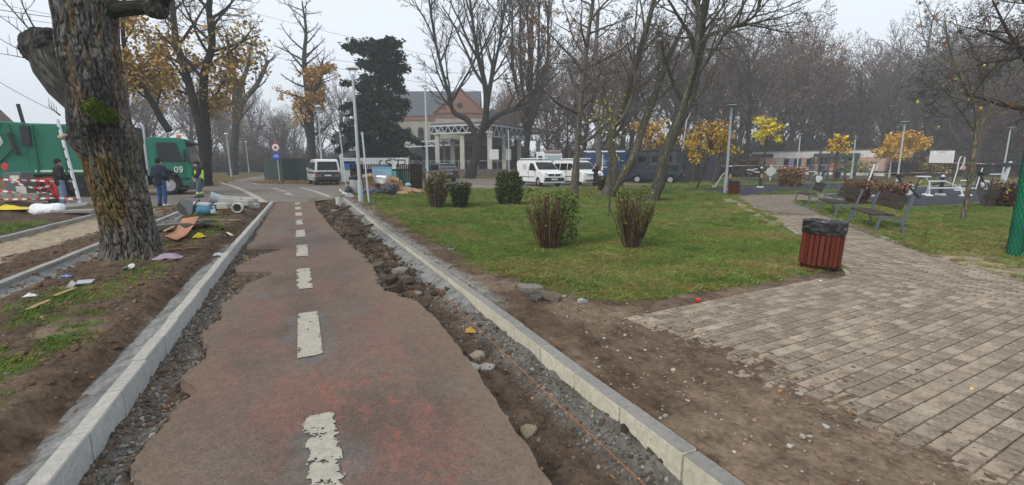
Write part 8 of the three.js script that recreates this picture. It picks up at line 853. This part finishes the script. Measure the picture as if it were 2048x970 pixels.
// ---------------------------------------------------------------- the building site: barriers, rubble, litter
{
  const tapeM = (() => { const d = new Uint8Array(8 * 4); for (let i = 0; i < 8; i++) d.set(i < 4 ? [200, 205, 205, 255] : [185, 40, 40, 255], i * 4); const t = new THREE.DataTexture(d, 8, 1); t.colorSpace = THREE.SRGBColorSpace; t.wrapS = t.wrapT = THREE.RepeatWrapping; t.needsUpdate = true; return soft({ map: t, roughness: 0.5, side: THREE.DoubleSide }); })();
  const tape = (label, pts, w = 0.07, period = 0.35) => { const C = new THREE.CatmullRomCurve3(pts.map((q) => V(...q))), n = 60, P2 = C.getPoints(n), p = [], u = [], idx = []; let l = 0; P2.forEach((q, i) => { if (i) l += q.distanceTo(P2[i - 1]); const tw = 0.5 * Math.sin(i * 0.35), c = Math.cos(tw), s = Math.sin(tw); p.push(q.x, q.y + w / 2 * c, q.z + w / 2 * s, q.x, q.y - w / 2 * c, q.z - w / 2 * s); u.push(l / period, 0, l / period, 1); if (i) { const a = i * 2; idx.push(a - 2, a - 1, a, a, a - 1, a + 1); } }); const g = new THREE.BufferGeometry(); g.setAttribute('position', new THREE.Float32BufferAttribute(p, 3)); g.setAttribute('uv', new THREE.Float32BufferAttribute(u, 2)); g.setIndex(idx); g.computeVertexNormals(); return solo('barrier_tape', g, tapeM, label, 'barrier tape'); };
  const lp = [-16.44, -17.67]; let t = thing('site_post', 'leaning perforated steel post holding the striped tape', 'post', [lp[0], 0, lp[1]]); part(t, 'post', mg([beam([0.05, -0.1, 0], [-0.62, 3.25, -0.3], 0.09, 0.06)]), M.paleSteel); part(t, 'hole_strip', mg([0, 1, 2, 3, 4, 5, 6, 7].map((i) => bx(0.04, 0.1, 0.02, 0.03 - 0.67 * (0.1 + i * 0.11), 0.25 + i * 0.38, 0.035 - 0.3 * (0.1 + i * 0.11), 0, 0, 0.2))), M.dark);
  const on = (px, py, d) => { const k = Math.cos(0.16755) + (485 - py) / 930 * Math.sin(0.16755); return [(px - 1024) / 930 * d / k, 1.6 + d * ((485 - py) / 930 * Math.cos(0.16755) - Math.sin(0.16755)) / k, -d]; };   // a spot d metres ahead
  const G2 = (px, py) => { const q = on(px, py, 1), f = 1.6 / (1.6 - q[1]); return [q[0] * f, -f]; };   // where that bearing meets the ground
  tape('upper red and white tape stretched to the leaning post', [[-30, 358], [40, 360], [100, 362], [152, 363]].map(([a, b]) => on(a, b, 18))); tape('sagging red and white tape between the upper and lower strips', [[20, 360], [50, 372], [75, 376], [102, 371]].map(([a, b]) => on(a, b, 18.3))); tape('lower red and white tape near the ground at the left', [[-30, 399], [60, 398], [110, 396], [160, 399]].map(([a, b]) => on(a, b, 17.6))); tape('slanting red and white tape across the barrier', [[-30, 380], [30, 385], [60, 393], [90, 397]].map(([a, b]) => on(a, b, 18.4)));
  tape('long thin tape in front of the pink pavilion', [[1425, 332], [1500, 331], [1600, 331], [1690, 329]].map(([a, b]) => on(a, b, 52)), 0.05, 0.3); tape('tape stretched behind the exercise bike', [[1745, 347], [1800, 346], [1860, 345], [1915, 345]].map(([a, b]) => on(a, b, 42)), 0.04, 0.24); tape('tape stretched past the young tree to the right edge', [[1885, 326], [1930, 326], [2000, 328], [2080, 329]].map(([a, b]) => on(a, b, 36)), 0.05, 0.24);
  // red plastic barrier
  const bp = on(66, 398, 19.2); t = thing('site_barrier', 'red plastic lattice barrier behind the tape', 'barrier', [bp[0], 0, -19.2], 0.1); const rd = mat([0.6, 0.045, 0.03], 0.45), br = [bx(1.9, 0.1, 0.06, 0, 0.98, 0, 0, 0, 0, 0.02), bx(1.9, 0.1, 0.06, 0, 0.3, 0, 0, 0, 0, 0.02), bx(0.12, 0.75, 0.06, -0.9, 0.64, 0), bx(0.12, 0.75, 0.06, 0.9, 0.64, 0)]; part(t, 'frame', mg(br), rd); const la = []; for (let i = 0; i < 4; i++) la.push(beam([-0.85 + i * 0.45, 0.32, 0], [-0.5 + i * 0.45, 0.96, 0], 0.04, 0.09), beam([-0.5 + i * 0.45, 0.32, 0.01], [-0.85 + i * 0.45, 0.96, 0.01], 0.04, 0.09)); part(t, 'lattice', mg(la), rd); for (const s of [-1, 1]) part(t, 'foot', mg([bx(0.1, 0.3, 0.5, s * 0.8, 0.15, 0)]), M.dark);
  const wb = on(2, 398, 18); t = thing('site_cabinet', 'grey white control cabinet at the left edge behind the tape', 'cabinet', [wb[0], 0, -18.8]); part(t, 'cabinet', mg([bx(0.75, 1.15, 0.5, 0, 0.7, 0, 0, 0, 0.05, 0.03)]), mat([0.10, 0.11, 0.12], 0.5)); part(t, 'panel', mg([bx(0.4, 0.45, 0.02, 0.28, 0.5, 0.265), bx(0.35, 0.3, 0.02, 0.1, 1.0, 0.265)]), M.offwhite); part(t, 'red_disc', mg([disc(0.14, 0.03, -0.2, 1.5, 0.27)]), M.red);
  // sacks, tarpaulin, rubble mound
  const sack = (name, label, cat, g, bones, m) => { const q = blob(bones, 0.018, 0.06, 80), pp = q.attributes.position; for (let i = 0; i < pp.count; i++) { const a = pp.getX(i), b = pp.getY(i), c = pp.getZ(i); pp.setY(i, b + 0.09 * (fbm(a * 5 + 3, c * 7 + 3, 2, 3) - 0.5)); pp.setZ(i, c + 0.09 * (fbm(a * 6 + 13, b * 9 + 3, 2, 3) - 0.5)); } q.computeVertexNormals(); const o = solo(name, q, m, label, cat); o.position.set(g[0], gy(...g) - 0.02, g[1]); return o; };
  sack('sack', 'plump white sack lying on the edge of the small lawn', 'sack', [-14.11, -14.13], [[-0.35, 0.1, 0, 0.14, 0.3, 0.12, 0, 0.17], [-0.55, 0.06, 0.03, 0.05, -0.35, 0.1, 0, 0.12], [-0.3, 0.05, 0.12, 0.08, 0.25, 0.06, 0.1, 0.1]], mat([0.74, 0.75, 0.76], 0.7)); sack('bag', 'crumpled white bag in front of the red barrier', 'bag', [-20.72, -20.61], [[-0.3, 0.2, 0, 0.2, 0.15, 0.16, 0, 0.2], [0.1, 0.3, 0, 0.12, 0.4, 0.15, 0, 0.16], [-0.3, 0.35, 0, 0.09, -0.25, 0.2, 0, 0.1]], mat([0.6, 0.57, 0.5], 0.8));
  const cloth = (name, label, cat, px, py, w, d, hgt, c, seed, rough = 0.6, turn = 0) => { const g0 = G2(px, py), n = 16, b = new MB(); for (let j = 0; j <= n; j++) for (let i = 0; i <= n; i++) { const u = i / n - 0.5, v = j / n - 0.5, e = 1 - Math.min(1, Math.max(Math.abs(u), Math.abs(v)) * 2); b.v(u * w * (0.8 + 0.4 * fbm(v * 3 + seed, 1)), hgt * (fbm(u * 4 + seed, v * 4 + 3, seed, 3) * 1.4 * (0.25 + e)) + 0.01, v * d * (0.8 + 0.4 * fbm(u * 3 + seed, 5)), 0, 1, 0, u, v, [1, 1, 1]); } for (let j = 0; j < n; j++) for (let i = 0; i < n; i++) { const a = j * (n + 1) + i; b.i.push(a, a + n + 1, a + 1, a + 1, a + n + 1, a + n + 2); } const g = b.geo(); g.computeVertexNormals(); const m = solo(name, g, soft({ color: rgb(...c), roughness: rough, side: THREE.DoubleSide }), label, cat); m.position.set(g0[0], gy(...g0), g0[1]); m.rotation.y = turn; return m; };
  cloth('tarpaulin', 'yellow tarpaulin strip on the small lawn at the left edge', 'tarpaulin', 15, 434, 1.5, 0.5, 0.12, [0.62, 0.47, 0.03], 3); cloth('rag', 'pale purple rag lying at the right foot of the big trunk', 'rag', 338, 537, 0.36, 0.16, 0.09, [0.33, 0.25, 0.33], 5, 0.9, 0.3); cloth('wrapper', 'blue and white wrapper on the soil left of the trunk foot', 'wrapper', 135, 573, 0.13, 0.05, 0.03, [0.12, 0.2, 0.5], 7, 0.4); cloth('wrapper', 'crumpled silver white wrapper on the soil at the left', 'wrapper', 66, 624, 0.13, 0.05, 0.04, [0.6, 0.6, 0.6], 9, 0.35, 0.4); cloth('paper', 'crumpled white paper by the left kerb beyond the trunk', 'paper', 438, 514, 0.16, 0.12, 0.08, [0.6, 0.62, 0.64], 11, 0.6); cloth('wrapper', 'green and white carton scrap at the trunk foot', 'wrapper', 254, 557, 0.09, 0.05, 0.04, [0.06, 0.12, 0.07], 13, 0.5); cloth('paper', 'small yellow scrap of insulation beside the bent board', 'scrap', 400, 488, 0.22, 0.12, 0.1, [0.55, 0.42, 0.03], 15, 0.8, 0.5); cloth('leaf', 'big curled yellow leaf in the right trench', 'leaf', 941, 645, 0.10, 0.10, 0.05, [0.42, 0.24, 0.06], 17, 0.8); cloth('wrapper', 'white plastic scrap on the soil by the thin pole at the kerb end', 'scrap', 700, 397, 0.4, 0.3, 0.2, [0.25, 0.26, 0.28], 19);
  const lay = (name, label, cat, px, py, geo, m, turn = 0, dy = 0, tilt = 0) => { const g = G2(px, py), o = solo(name, geo, m, label, cat); o.position.set(g[0], gy(...g) + dy, g[1]); o.rotation.set(0, turn, tilt, 'YXZ'); return o; };
  { const g = G2(148, 606), t2 = thing('tub', 'round pinkish tub lying on its side on the soil left of the trunk', 'tub', [g[0], gy(...g) + 0.04, g[1]], 0.5); t2.rotation.z = 1.0; part(t2, 'cup', mg([cy(0.045, 0.06, 0.05, 0, 0, 0, 24, 0, 0, 0, true)]), soft({ color: rgb(0.62, 0.58, 0.54), roughness: 0.5, side: THREE.DoubleSide })); part(t2, 'bottom', mg([cy(0.05, 0.05, 0.005, 0, 0.0, 0, 24)]), mat([0.5, 0.36, 0.3], 0.6)); }
  { const g = G2(174, 596), t2 = thing('tin', 'small dark green tin with a silver rim beside the tub', 'tin', [g[0], gy(...g) + 0.035, g[1]], 0.4); part(t2, 'box', mg([bx(0.15, 0.05, 0.1, 0, 0, 0, 0.2, 0, 0, 0.01)]), mat([0.03, 0.06, 0.05], 0.4)); part(t2, 'rim', mg([bx(0.16, 0.008, 0.11, 0, 0.027, -0.005, 0.2)]), M.steel); }
  { const g = G2(265, 555), t2 = solo('lid', mg([cy(0.045, 0.05, 0.02, 0, 0, 0, 22)]), M.offwhite, 'white plastic lid at the foot of the trunk', 'lid'); t2.position.set(g[0], gy(...g) + 0.03, g[1]); t2.rotation.x = 0.7; }
  const stick = (l, w = 0.035, th = 0.012) => mg([bx(l, th, w, 0, 0, 0, 0, 0, 0, 0.003)]), dirScreen = (a, b) => { const A = G2(...a), B = G2(...b); return { mid: [(A[0] + B[0]) / 2, (A[1] + B[1]) / 2], l: Math.hypot(B[0] - A[0], B[1] - A[1]), r: Math.atan2(-(B[1] - A[1]), B[0] - A[0]) }; };
  const lath = (label, a, b, w, m, th = 0.012, dy = 0.02, tilt = 0) => { const d = dirScreen(a, b), o = solo('wooden_lath', stick(d.l, w, th), m, label, 'lath'); o.position.set(d.mid[0], Math.max(gy(...d.mid), gy(...G2(...a)), gy(...G2(...b))) + dy, d.mid[1]); o.rotation.set(0, d.r, tilt, 'YXZ'); return o; };
  const yw = mat([0.52, 0.36, 0.17], 0.8, { map: T.wood }), rw = mat([0.32, 0.15, 0.075], 0.8, { map: T.wood }), gw = mat([0.3, 0.25, 0.18], 0.85, { map: T.wood });
  lath('pale wooden lath on the soil, nearest at the left', [62, 652], [104, 632], 0.045, yw); lath('pale wooden lath running to the round tub', [116, 624], [156, 607], 0.045, yw); lath('thin pale stick lying across the concrete bed left of the trunk', [166, 528], [200, 523], 0.03, yw, 0.012, 0.05); lath('red brown lath by the trunk, upper of two', [335, 508], [372, 502], 0.05, rw, 0.02); lath('red brown lath by the trunk, lower of two', [338, 516], [402, 511], 0.05, rw, 0.02); lath('weathered lath on the grass beyond the bent board', [396, 456], [428, 452], 0.06, gw, 0.02, 0.03); lath('pale lath on the grass near the saw', [434, 451], [452, 450], 0.05, yw, 0.02, 0.03); lath('short pale lath right of the others near the left kerb', [458, 451], [483, 450], 0.05, yw, 0.02, 0.03); lath('light chip of wood by the left kerb', [455, 472], [465, 478], 0.05, mat([0.6, 0.5, 0.34], 0.8), 0.02, 0.02); lath('thin yellow lath resting on the bent board', [331, 489], [350, 477], 0.05, yw, 0.015, 0.13);
  lath('red painted plank lying before the white pipe ring', [444, 434], [480, 431.5], 0.09, mat([0.4, 0.09, 0.05], 0.7, { map: T.wood }), 0.05, 0.05); lath('thin red brick shard on gravel at the right trench', [1222, 912], [1232, 920], 0.012, rw, 0.006, 0.01);
  { // bent plywood sheet
    const b = new MB(), A = [330, 497], B = [356, 506], C = [402, 468], D = [368, 466], n = 14; const pts = [A, B, C, D].map((q) => G2(...q)), P3 = (u, v) => [0, 1].map((k) => lerp(lerp(pts[0][k], pts[1][k], u), lerp(pts[3][k], pts[2][k], u), v)); const y0 = gy(...P3(0.5, 0.5)); for (const dn of [0, 0.014]) for (let j = 0; j <= n; j++) for (let i = 0; i <= n; i++) { const u = i / n, v = j / n, p = P3(u, v); b.v(p[0], y0 + 0.05 + 0.15 * Math.pow(Math.abs(v - 0.35), 1.6) * 2 + 0.07 * u * v + 0.03 * (fbm(u * 3, v * 3) - 0.5) - dn, p[1], 0, 1, 0, u, v, [1, 1, 1]); } const w = n + 1; for (let k = 0; k < 2; k++) for (let j = 0; j < n; j++) for (let i = 0; i < n; i++) { const a = k * w * w + j * w + i; b.i.push(a, a + 1, a + w, a + 1, a + w + 1, a + w); } for (let i = 0; i < n; i++) for (const [s, e] of [[i, i + 1], [n * w + i, n * w + i + 1], [i * w, (i + 1) * w], [i * w + n, (i + 1) * w + n]]) b.i.push(s, e, s + w * w, e, e + w * w, s + w * w); const g = b.geo(); g.computeVertexNormals(); solo('board', g, soft({ color: rgb(0.40, 0.19, 0.11), roughness: 0.7, side: THREE.DoubleSide, map: T.blotch }), 'bent reddish plywood board right of the trunk', 'board');
    lay('board', 'dark curled roofing felt piece behind the bent board', 'board', 402, 473, plate([[-0.45, 0], [-0.3, 0.16], [0, 0.2], [0.3, 0.1], [0.45, 0.02], [0.3, 0.06], [0, 0.16], [-0.28, 0.12], [-0.4, 0]], 0.5).translate(0, 0, -0.25), mat([0.06, 0.045, 0.038], 0.85), 0.8);
    lay('concrete_slab', 'dark grey flat slab leaning by the concrete bed beyond the trunk', 'slab', 352, 472, mg([bx(1.0, 0.1, 0.3, 0, 0.1, 0, 0, 0, 0, 0.01)]), mat([0.2, 0.19, 0.175], 0.9, { map: T.grain }), 0.95); lay('concrete_slab', 'dark slab lying behind the bent board', 'slab', 385, 460, mg([bx(0.9, 0.08, 0.35, 0, 0.07, 0, 0, 0, 0, 0.01)]), mat([0.12, 0.12, 0.12], 0.9, { map: T.grain }), 0.8); lay('paving_slab', 'grey slab leaning on another beside the white sack', 'slab', 150, 428, mg([bx(0.7, 0.08, 0.5, 0, 0.1, 0, 0.15, 0, 0.1, 0.01)]), mat([0.27, 0.27, 0.25], 0.9, { map: T.grain }), 0.5); lay('paving_slab', 'pale slab at the left of the trunk by the third kerb', 'slab', 165, 435, mg([bx(0.7, 0.08, 0.45, 0, 0.07, 0, 0, 0, 0, 0.01)]), mat([0.34, 0.33, 0.3], 0.9, { map: T.grain }), 0.3); }
  { // disc cutter
    const g = G2(398, 443), t2 = thing('disc_cutter', 'blue and white petrol disc cutter lying on the soil by the left kerb', 'disc cutter', [g[0], gy(...g) + 0.02, g[1]], 0.15); t2.scale.setScalar(0.85); part(t2, 'blade_guard', (() => { const q = clean(new THREE.CylinderGeometry(0.27, 0.27, 0.13, 28, 1, false, 0, Math.PI * 1.15)); q.rotateX(Math.PI / 2); q.rotateZ(0.3); q.translate(-0.32, 0.27, 0.05); return q; })(), mat([0.15, 0.165, 0.17], 0.6)); part(t2, 'blade', mg([disc(0.25, 0.012, -0.32, 0.26, 0.1)]), mat([0.07, 0.07, 0.07], 0.6)); part(t2, 'motor', blob([[0.1, 0.2, 0, 0.15, 0.32, 0.19, 0, 0.14], [0.1, 0.12, 0.05, 0.1, 0.34, 0.12, 0.05, 0.1]], 0.02, 0.04), mat([0.04, 0.17, 0.26], 0.45), 'blue motor housing'); part(t2, 'cover', mg([bx(0.5, 0.12, 0.24, 0.16, 0.36, 0, 0, 0, -0.1, 0.04), bx(0.3, 0.14, 0.2, 0.42, 0.12, 0.02, 0, 0, 0, 0.03)]), mat([0.42, 0.46, 0.5], 0.5), 'pale grey cover'); part(t2, 'arm', mg([beam([-0.3, 0.22, -0.03], [0.1, 0.2, -0.03], 0.05, 0.12)]), M.galv); part(t2, 'handle', mg([pipe([[-0.1, 0.05, 0.12], [-0.05, 0.3, 0.14], [0.08, 0.48, 0.1], [0.05, 0.5, -0.1], [-0.05, 0.3, -0.14]], 0.02), pipe([[0.35, 0.34, 0], [0.55, 0.32, 0.02], [0.58, 0.12, 0.02]], 0.025)]), M.black); }
  { const g = G2(434, 416), t2 = thing('bucket', 'grey metal bucket lying on its side among the concrete blocks', 'bucket', [g[0], gy(...g) + 0.2, g[1]], 0.6); const sh = soft({ color: rgb(0.36, 0.4, 0.43), roughness: 0.45, side: THREE.DoubleSide }); const q = mg([cy(0.17, 0.22, 0.42, 0, 0, 0, 28, 0, 0, 1.25, true)]); part(t2, 'side', q, sh); part(t2, 'bottom', mg([cy(0.17, 0.17, 0.01, 0.2, -0.06, 0, 28, 0, 0, 1.25)]), sh); }
  { const g = G2(478, 434), t2 = thing('pipe_ring', 'short pale plastic pipe with a dark muddy opening by the left kerb', 'pipe', [g[0], gy(...g) + 0.15, g[1]], 0.4); t2.scale.setScalar(0.74); const q = clean(new THREE.LatheGeometry([[0.15, -0.25], [0.18, -0.25], [0.18, 0.25], [0.2, 0.27], [0.2, 0.33], [0.15, 0.33], [0.15, -0.25]].map((v) => new THREE.Vector2(...v)), 30)); q.rotateX(Math.PI / 2); part(t2, 'pipe', q, M.offwhite); part(t2, 'mud', mg([disc(0.15, 0.02, 0, 0, 0.12)]), mat([0.12, 0.085, 0.05], 1)); }
  // concrete blocks and broken lumps
  const R = rngOf(55), cb = mat([0.46, 0.45, 0.42], 0.9, { map: T.grain }), blk = [[432, 424, 0.6], [455, 424, 0.7], [462, 417, 0.75], [476, 415, 0.8], [492, 418, 0.6], [488, 424, 0.55], [468, 409, 0.8], [486, 410, 0.7], [446, 430, 0.5], [500, 414, 0.5], [505, 421, 0.4]].map(([px, py, l], i) => lay('concrete_block', ['white concrete block nearest the bucket', 'white concrete block behind the pipe ring', 'long white concrete block on the heap, middle', 'long white concrete block on the heap top', 'white concrete block at the right of the heap', 'small white concrete block before the heap right', 'pale concrete block at the back of the heap', 'pale concrete block at the back right of the heap', 'low concrete block before the bucket', 'small pale block by the kerb end', 'smallest pale block by the left kerb'][i], 'concrete block', px, py, mg([bx(l, 0.16, 0.28, 0, 0.09 + 0.07 * (i % 3 === 2 ? 1 : 0), 0, 0.1 * (R() - 0.5), 0, 0.16 * (R() - 0.5), 0.012)]), cb, 0.1 + 0.5 * (R() - 0.5)));
  const lump = (label, px, py, r, seed, c, sq = 0.5, turn = 0, name = 'concrete_lump') => { const q = slab(seed, 7); q.scale(r, r * sq * 2, r * 0.75); const o = lay(name, label, 'rubble', px, py, q, mat(c, 0.95, { map: T.soil }), turn, r * 0.05); o.rotation.x = 0.12; return o; };
  const cg = [0.27, 0.25, 0.22], ag = [0.14, 0.125, 0.11];
  lump('biggest broken concrete lump on the soil right of the kerb', 1060, 585, 0.17, 2, cg, 0.55); lump('dark broken asphalt piece below the biggest concrete lump', 1075, 607, 0.11, 3, ag, 0.55, 1); lump('brown grey lump right beside the biggest concrete lump', 1103, 606, 0.15, 5, [0.19, 0.155, 0.125], 0.6, 2); lump('white stone right of the lumps on the soil', 1164, 612, 0.065, 7, [0.42, 0.42, 0.4], 0.9); lump('flat dark chip on the grass edge above the kerb', 902, 502, 0.09, 8, [0.2, 0.2, 0.19], 0.4); lump('small dark chip in the worn grass', 1076, 559, 0.05, 9, [0.08, 0.08, 0.075], 0.5);
  lump('pale upright stone in the right trench', 953, 690, 0.075, 11, [0.36, 0.29, 0.22], 1.2, 0.4); lump('white flat stone in the trench by the asphalt edge', 946, 712, 0.07, 12, [0.45, 0.43, 0.4], 0.5, 0.8); lump('pale long stone in the trench beside the white one', 975, 708, 0.075, 13, [0.38, 0.35, 0.31], 0.55, 0.1); lump('large tan stone in the near part of the trench', 1056, 826, 0.08, 14, [0.32, 0.25, 0.17], 0.7, 0.5); lump('grey chip at the broken asphalt edge', 1008, 808, 0.035, 15, [0.34, 0.34, 0.34], 0.6);
  const heap = [[780, 560, .16], [800, 545, .15], [760, 560, .12], [790, 575, .14], [815, 560, .13], [745, 545, .14], [770, 535, .12], [820, 540, .14], [800, 580, .1], [838, 575, .1], [755, 520, .16], [790, 515, .13], [700, 440, .22], [720, 432, .2], [690, 430, .2], [735, 448, .2], [710, 465, .2], [745, 470, .18], [725, 480, .22], [680, 440, .16], [690, 412, .22], [670, 418, .2], [660, 435, .15], [770, 498, .15], [735, 500, .14], [760, 585, .1], [825, 590, .09], [850, 590, .08]];
  heap.forEach(([px, py, r], i) => { const o = lump('broken lump of dug up asphalt and earth in the right trench', px + 6 * (R() - 0.5), py, r * (0.6 + 0.35 * R()), 20 + i, i % 4 === 1 ? cg : i % 3 ? ag : [0.10, 0.075, 0.055], 0.6 + 0.5 * R(), R() * 6, 'asphalt_lump'); o.rotation.x = (R() - 0.5) * 0.9; o.userData.group = 'lumps of broken asphalt heaped in the right trench'; });
  lay('cap', 'small red cap at the edge of the pavers by the lawn', 'cap', 1396, 606, mg([cy(0.025, 0.03, 0.03, 0, 0.015, 0, 16)]), mat([0.6, 0.06, 0.03], 0.4)); lay('scrap', 'small white scrap on the lawn edge below the big bin', 'scrap', 1641, 564, mg([bx(0.03, 0.012, 0.02, 0, 0.02, 0, 0.2, 0, 0.1, 0.004)]), M.white); lay('brick_piece', 'orange brick piece on the gravel beside the far left kerb', 'brick', 519, 441, mg([bx(0.2, 0.08, 0.12, 0, 0.04, 0, 0, 0.3, 0.1, 0.02)]), mat([0.5, 0.17, 0.08], 0.8)); lay('wood_chip', 'dead leafy bundle at the lamp foot by the walk', 'leaves', 1428, 388, rock(71, 0.4, 2).scale(0.32, 0.22, 0.26), mat([0.2, 0.09, 0.05], 0.95));
  { const g = G2(677, 411), t2 = thing('cup', 'pale plastic cup standing in the trench by the kerb end', 'cup', [g[0], -0.02, g[1]]); part(t2, 'cup', mg([cy(0.09, 0.11, 0.34, 0, 0.17, 0, 20)]), M.offwhite); }
  { const g = G2(688, 393), t2 = thing('plastic_tray', 'white plastic tray tipped at the end of the right kerb', 'tray', [g[0], 0.08, g[1]], 0.6); part(t2, 'tray', mg([bx(0.5, 0.05, 0.28, 0, 0.1, 0, 0.3, 0, -0.7, 0.015), bx(0.4, 0.12, 0.2, 0.1, 0.05, 0.12, 0, 0, -0.3, 0.02)]), M.white); }
  // earth bank and bits by the left tape
  lay('concrete_slab', 'long pale slab lying on the earth bank under the tape', 'slab', 30, 412, mg([bx(2.2, 0.3, 0.5, 0, 0.2, 0, 0, 0, 0.03, 0.03)]), mat([0.33, 0.3, 0.24], 0.9, { map: T.soil }), 0.1, 0.1);
  // rubbish heap at the pickets
  const on2 = (px, py, d) => on(px, py, d), heapAt = (px, d) => [XP(px, d), -d];
  { const [x, z] = heapAt(717, 24.6), t2 = thing('dustbin', 'grey translucent dustbin with a black bag, left of the rubbish heap', 'dustbin', [x, 0, z]); part(t2, 'bin', mg([cy(0.24, 0.3, 0.85, 0, 0.44, 0, 24)]), mat([0.36, 0.38, 0.36], 0.6)); part(t2, 'bag', mg([cy(0.31, 0.31, 0.14, 0, 0.86, 0, 24), rock(3, 0.5, 3).scale(0.28, 0.2, 0.28).translate(0, 0.92, 0)]), M.black); }
  const box = (label, px, d, w, h, dp, y, rx, ry, rz, m, name = 'cardboard_box', cat = 'box') => { const [x, z] = heapAt(px, d), t2 = thing(name, label, cat, [x, y, z], ry); const g = mg([bx(w, h, 0.012, 0, h / 2, dp / 2), bx(w, h, 0.012, 0, h / 2, -dp / 2), bx(0.012, h, dp - 0.012, w / 2, h / 2, 0), bx(0.012, h, dp - 0.012, -w / 2, h / 2, 0), bx(w - 0.014, 0.012, dp - 0.014, 0, 0.012, 0)]); part(t2, 'box', g, m); part(t2, 'flap', mg([bx(w, 0.01, dp * 0.45, 0, h + 0.06, dp * 0.62, -0.5), bx(w, 0.01, dp * 0.45, 0, h + 0.06, -dp * 0.62, 0.6)]), m); t2.rotation.set(rx, ry, rz, 'YXZ'); return t2; };
  box('big brown cardboard box tilted beside the lamp pole', 745, 24.4, 0.5, 0.5, 0.4, 0.42, 0.25, 0.4, 0.18, M.cardboard); box('white polystyrene box on top of the rubbish heap', 765, 24.6, 0.52, 0.24, 0.36, 0.62, 0.1, -0.1, -0.05, M.white, 'foam_box'); box('crushed brown box under the white box', 752, 24.2, 0.5, 0.34, 0.4, 0.1, 0.4, 0.9, -0.3, mat([0.2, 0.12, 0.075], 0.9)); box('flattened tan box at the right of the heap', 790, 25.2, 0.6, 0.16, 0.5, 0.5, 0.5, 0.3, -0.35, M.cardboard); box('small tan box on the heap right', 803, 25.6, 0.34, 0.26, 0.3, 0.42, 0.3, 0.8, 0.5, mat([0.42, 0.29, 0.18], 0.9));
  const flat = (label, px, d, w, l, y, rx, ry, rz) => { const [x, z] = heapAt(px, d), m = solo('cardboard_sheet', mg([bx(w, 0.012, l), bx(w * 0.7, 0.008, l * 0.5, 0.05, 0.02, 0.1, 0.1)]), M.cardboard, label, 'cardboard'); m.position.set(x, y, z); m.rotation.set(rx, ry, rz, 'YXZ'); }; flat('tan cardboard sheet leaning at the right of the heap', 812, 25.4, 0.8, 0.5, 0.3, 0.5, 0.2, -0.3); flat('long cardboard sheet sloping to the right end of the heap', 828, 25.8, 1.0, 0.4, 0.22, 0.3, -0.1, -0.25); flat('cardboard sheet lying before the right heap', 808, 24.6, 0.6, 0.4, 0.1, 0.35, 0.6, 0.1); flat('torn cardboard sheet in the middle of the heap', 776, 24.9, 0.6, 0.5, 0.55, 0.7, 0.2, 0.4);
  const bag = (label, px, d, s, seed, c) => { const [x, z] = heapAt(px, d), g = new THREE.IcosahedronGeometry(1, 24), p = g.attributes.position; for (let i = 0; i < p.count; i++) { const v = V(p.getX(i), p.getY(i), p.getZ(i)).normalize(), k = 0.8 + 0.3 * fbm(v.x * 1.6 + seed, v.y * 1.6 + 5, v.z * 1.6) + 0.22 * (Math.abs(fbm(v.x * 3.5 + seed, v.y * 3.5 + 9, v.z * 3.5 + 2, 3) - 0.5) * 2 - 0.3); p.setXYZ(i, v.x * k * s[0], Math.max(-s[1] * 0.7, v.y * k * s[1]) + s[1] * 0.7, v.z * k * s[2]); } g.computeVertexNormals(); const m = solo('rubbish_bag', g, new THREE.MeshPhysicalMaterial({ color: rgb(...c), roughness: 0.3, clearcoat: 0.2 }), label, 'rubbish bag'); m.position.set(x, 0.01, z); };
  bag('shiny black rubbish bag, biggest on the heap', 786, 23.6, [0.36, 0.4, 0.3], 3, [0.014, 0.014, 0.016]); bag('black rubbish bag left against the biggest one', 776, 23.8, [0.24, 0.26, 0.25], 5, [0.016, 0.016, 0.018]); bag('dark blue grey rubbish bag behind the thin post', 748, 23.6, [0.5, 0.27, 0.3], 7, [0.04, 0.055, 0.075]); bag('black bag beside the dustbin at the enclosure corner', 703, 24.2, [0.2, 0.28, 0.25], 9, [0.015, 0.015, 0.016]); bag('brown crumpled bag in the heap middle', 768, 24.2, [0.3, 0.24, 0.25], 11, [0.15, 0.085, 0.06]);
  { const [x, z] = heapAt(820, 26), m = solo('bowl', clean(new THREE.SphereGeometry(0.18, 20, 10, 0, 6.3, 0, 1.6)).scale(1, 0.8, 1), mat([0.22, 0.5, 0.44], 0.5), 'upturned mint green bowl at the right of the heap', 'bowl'); m.position.set(x, 0.42, z); }
}

renderer.render(scene, camera);
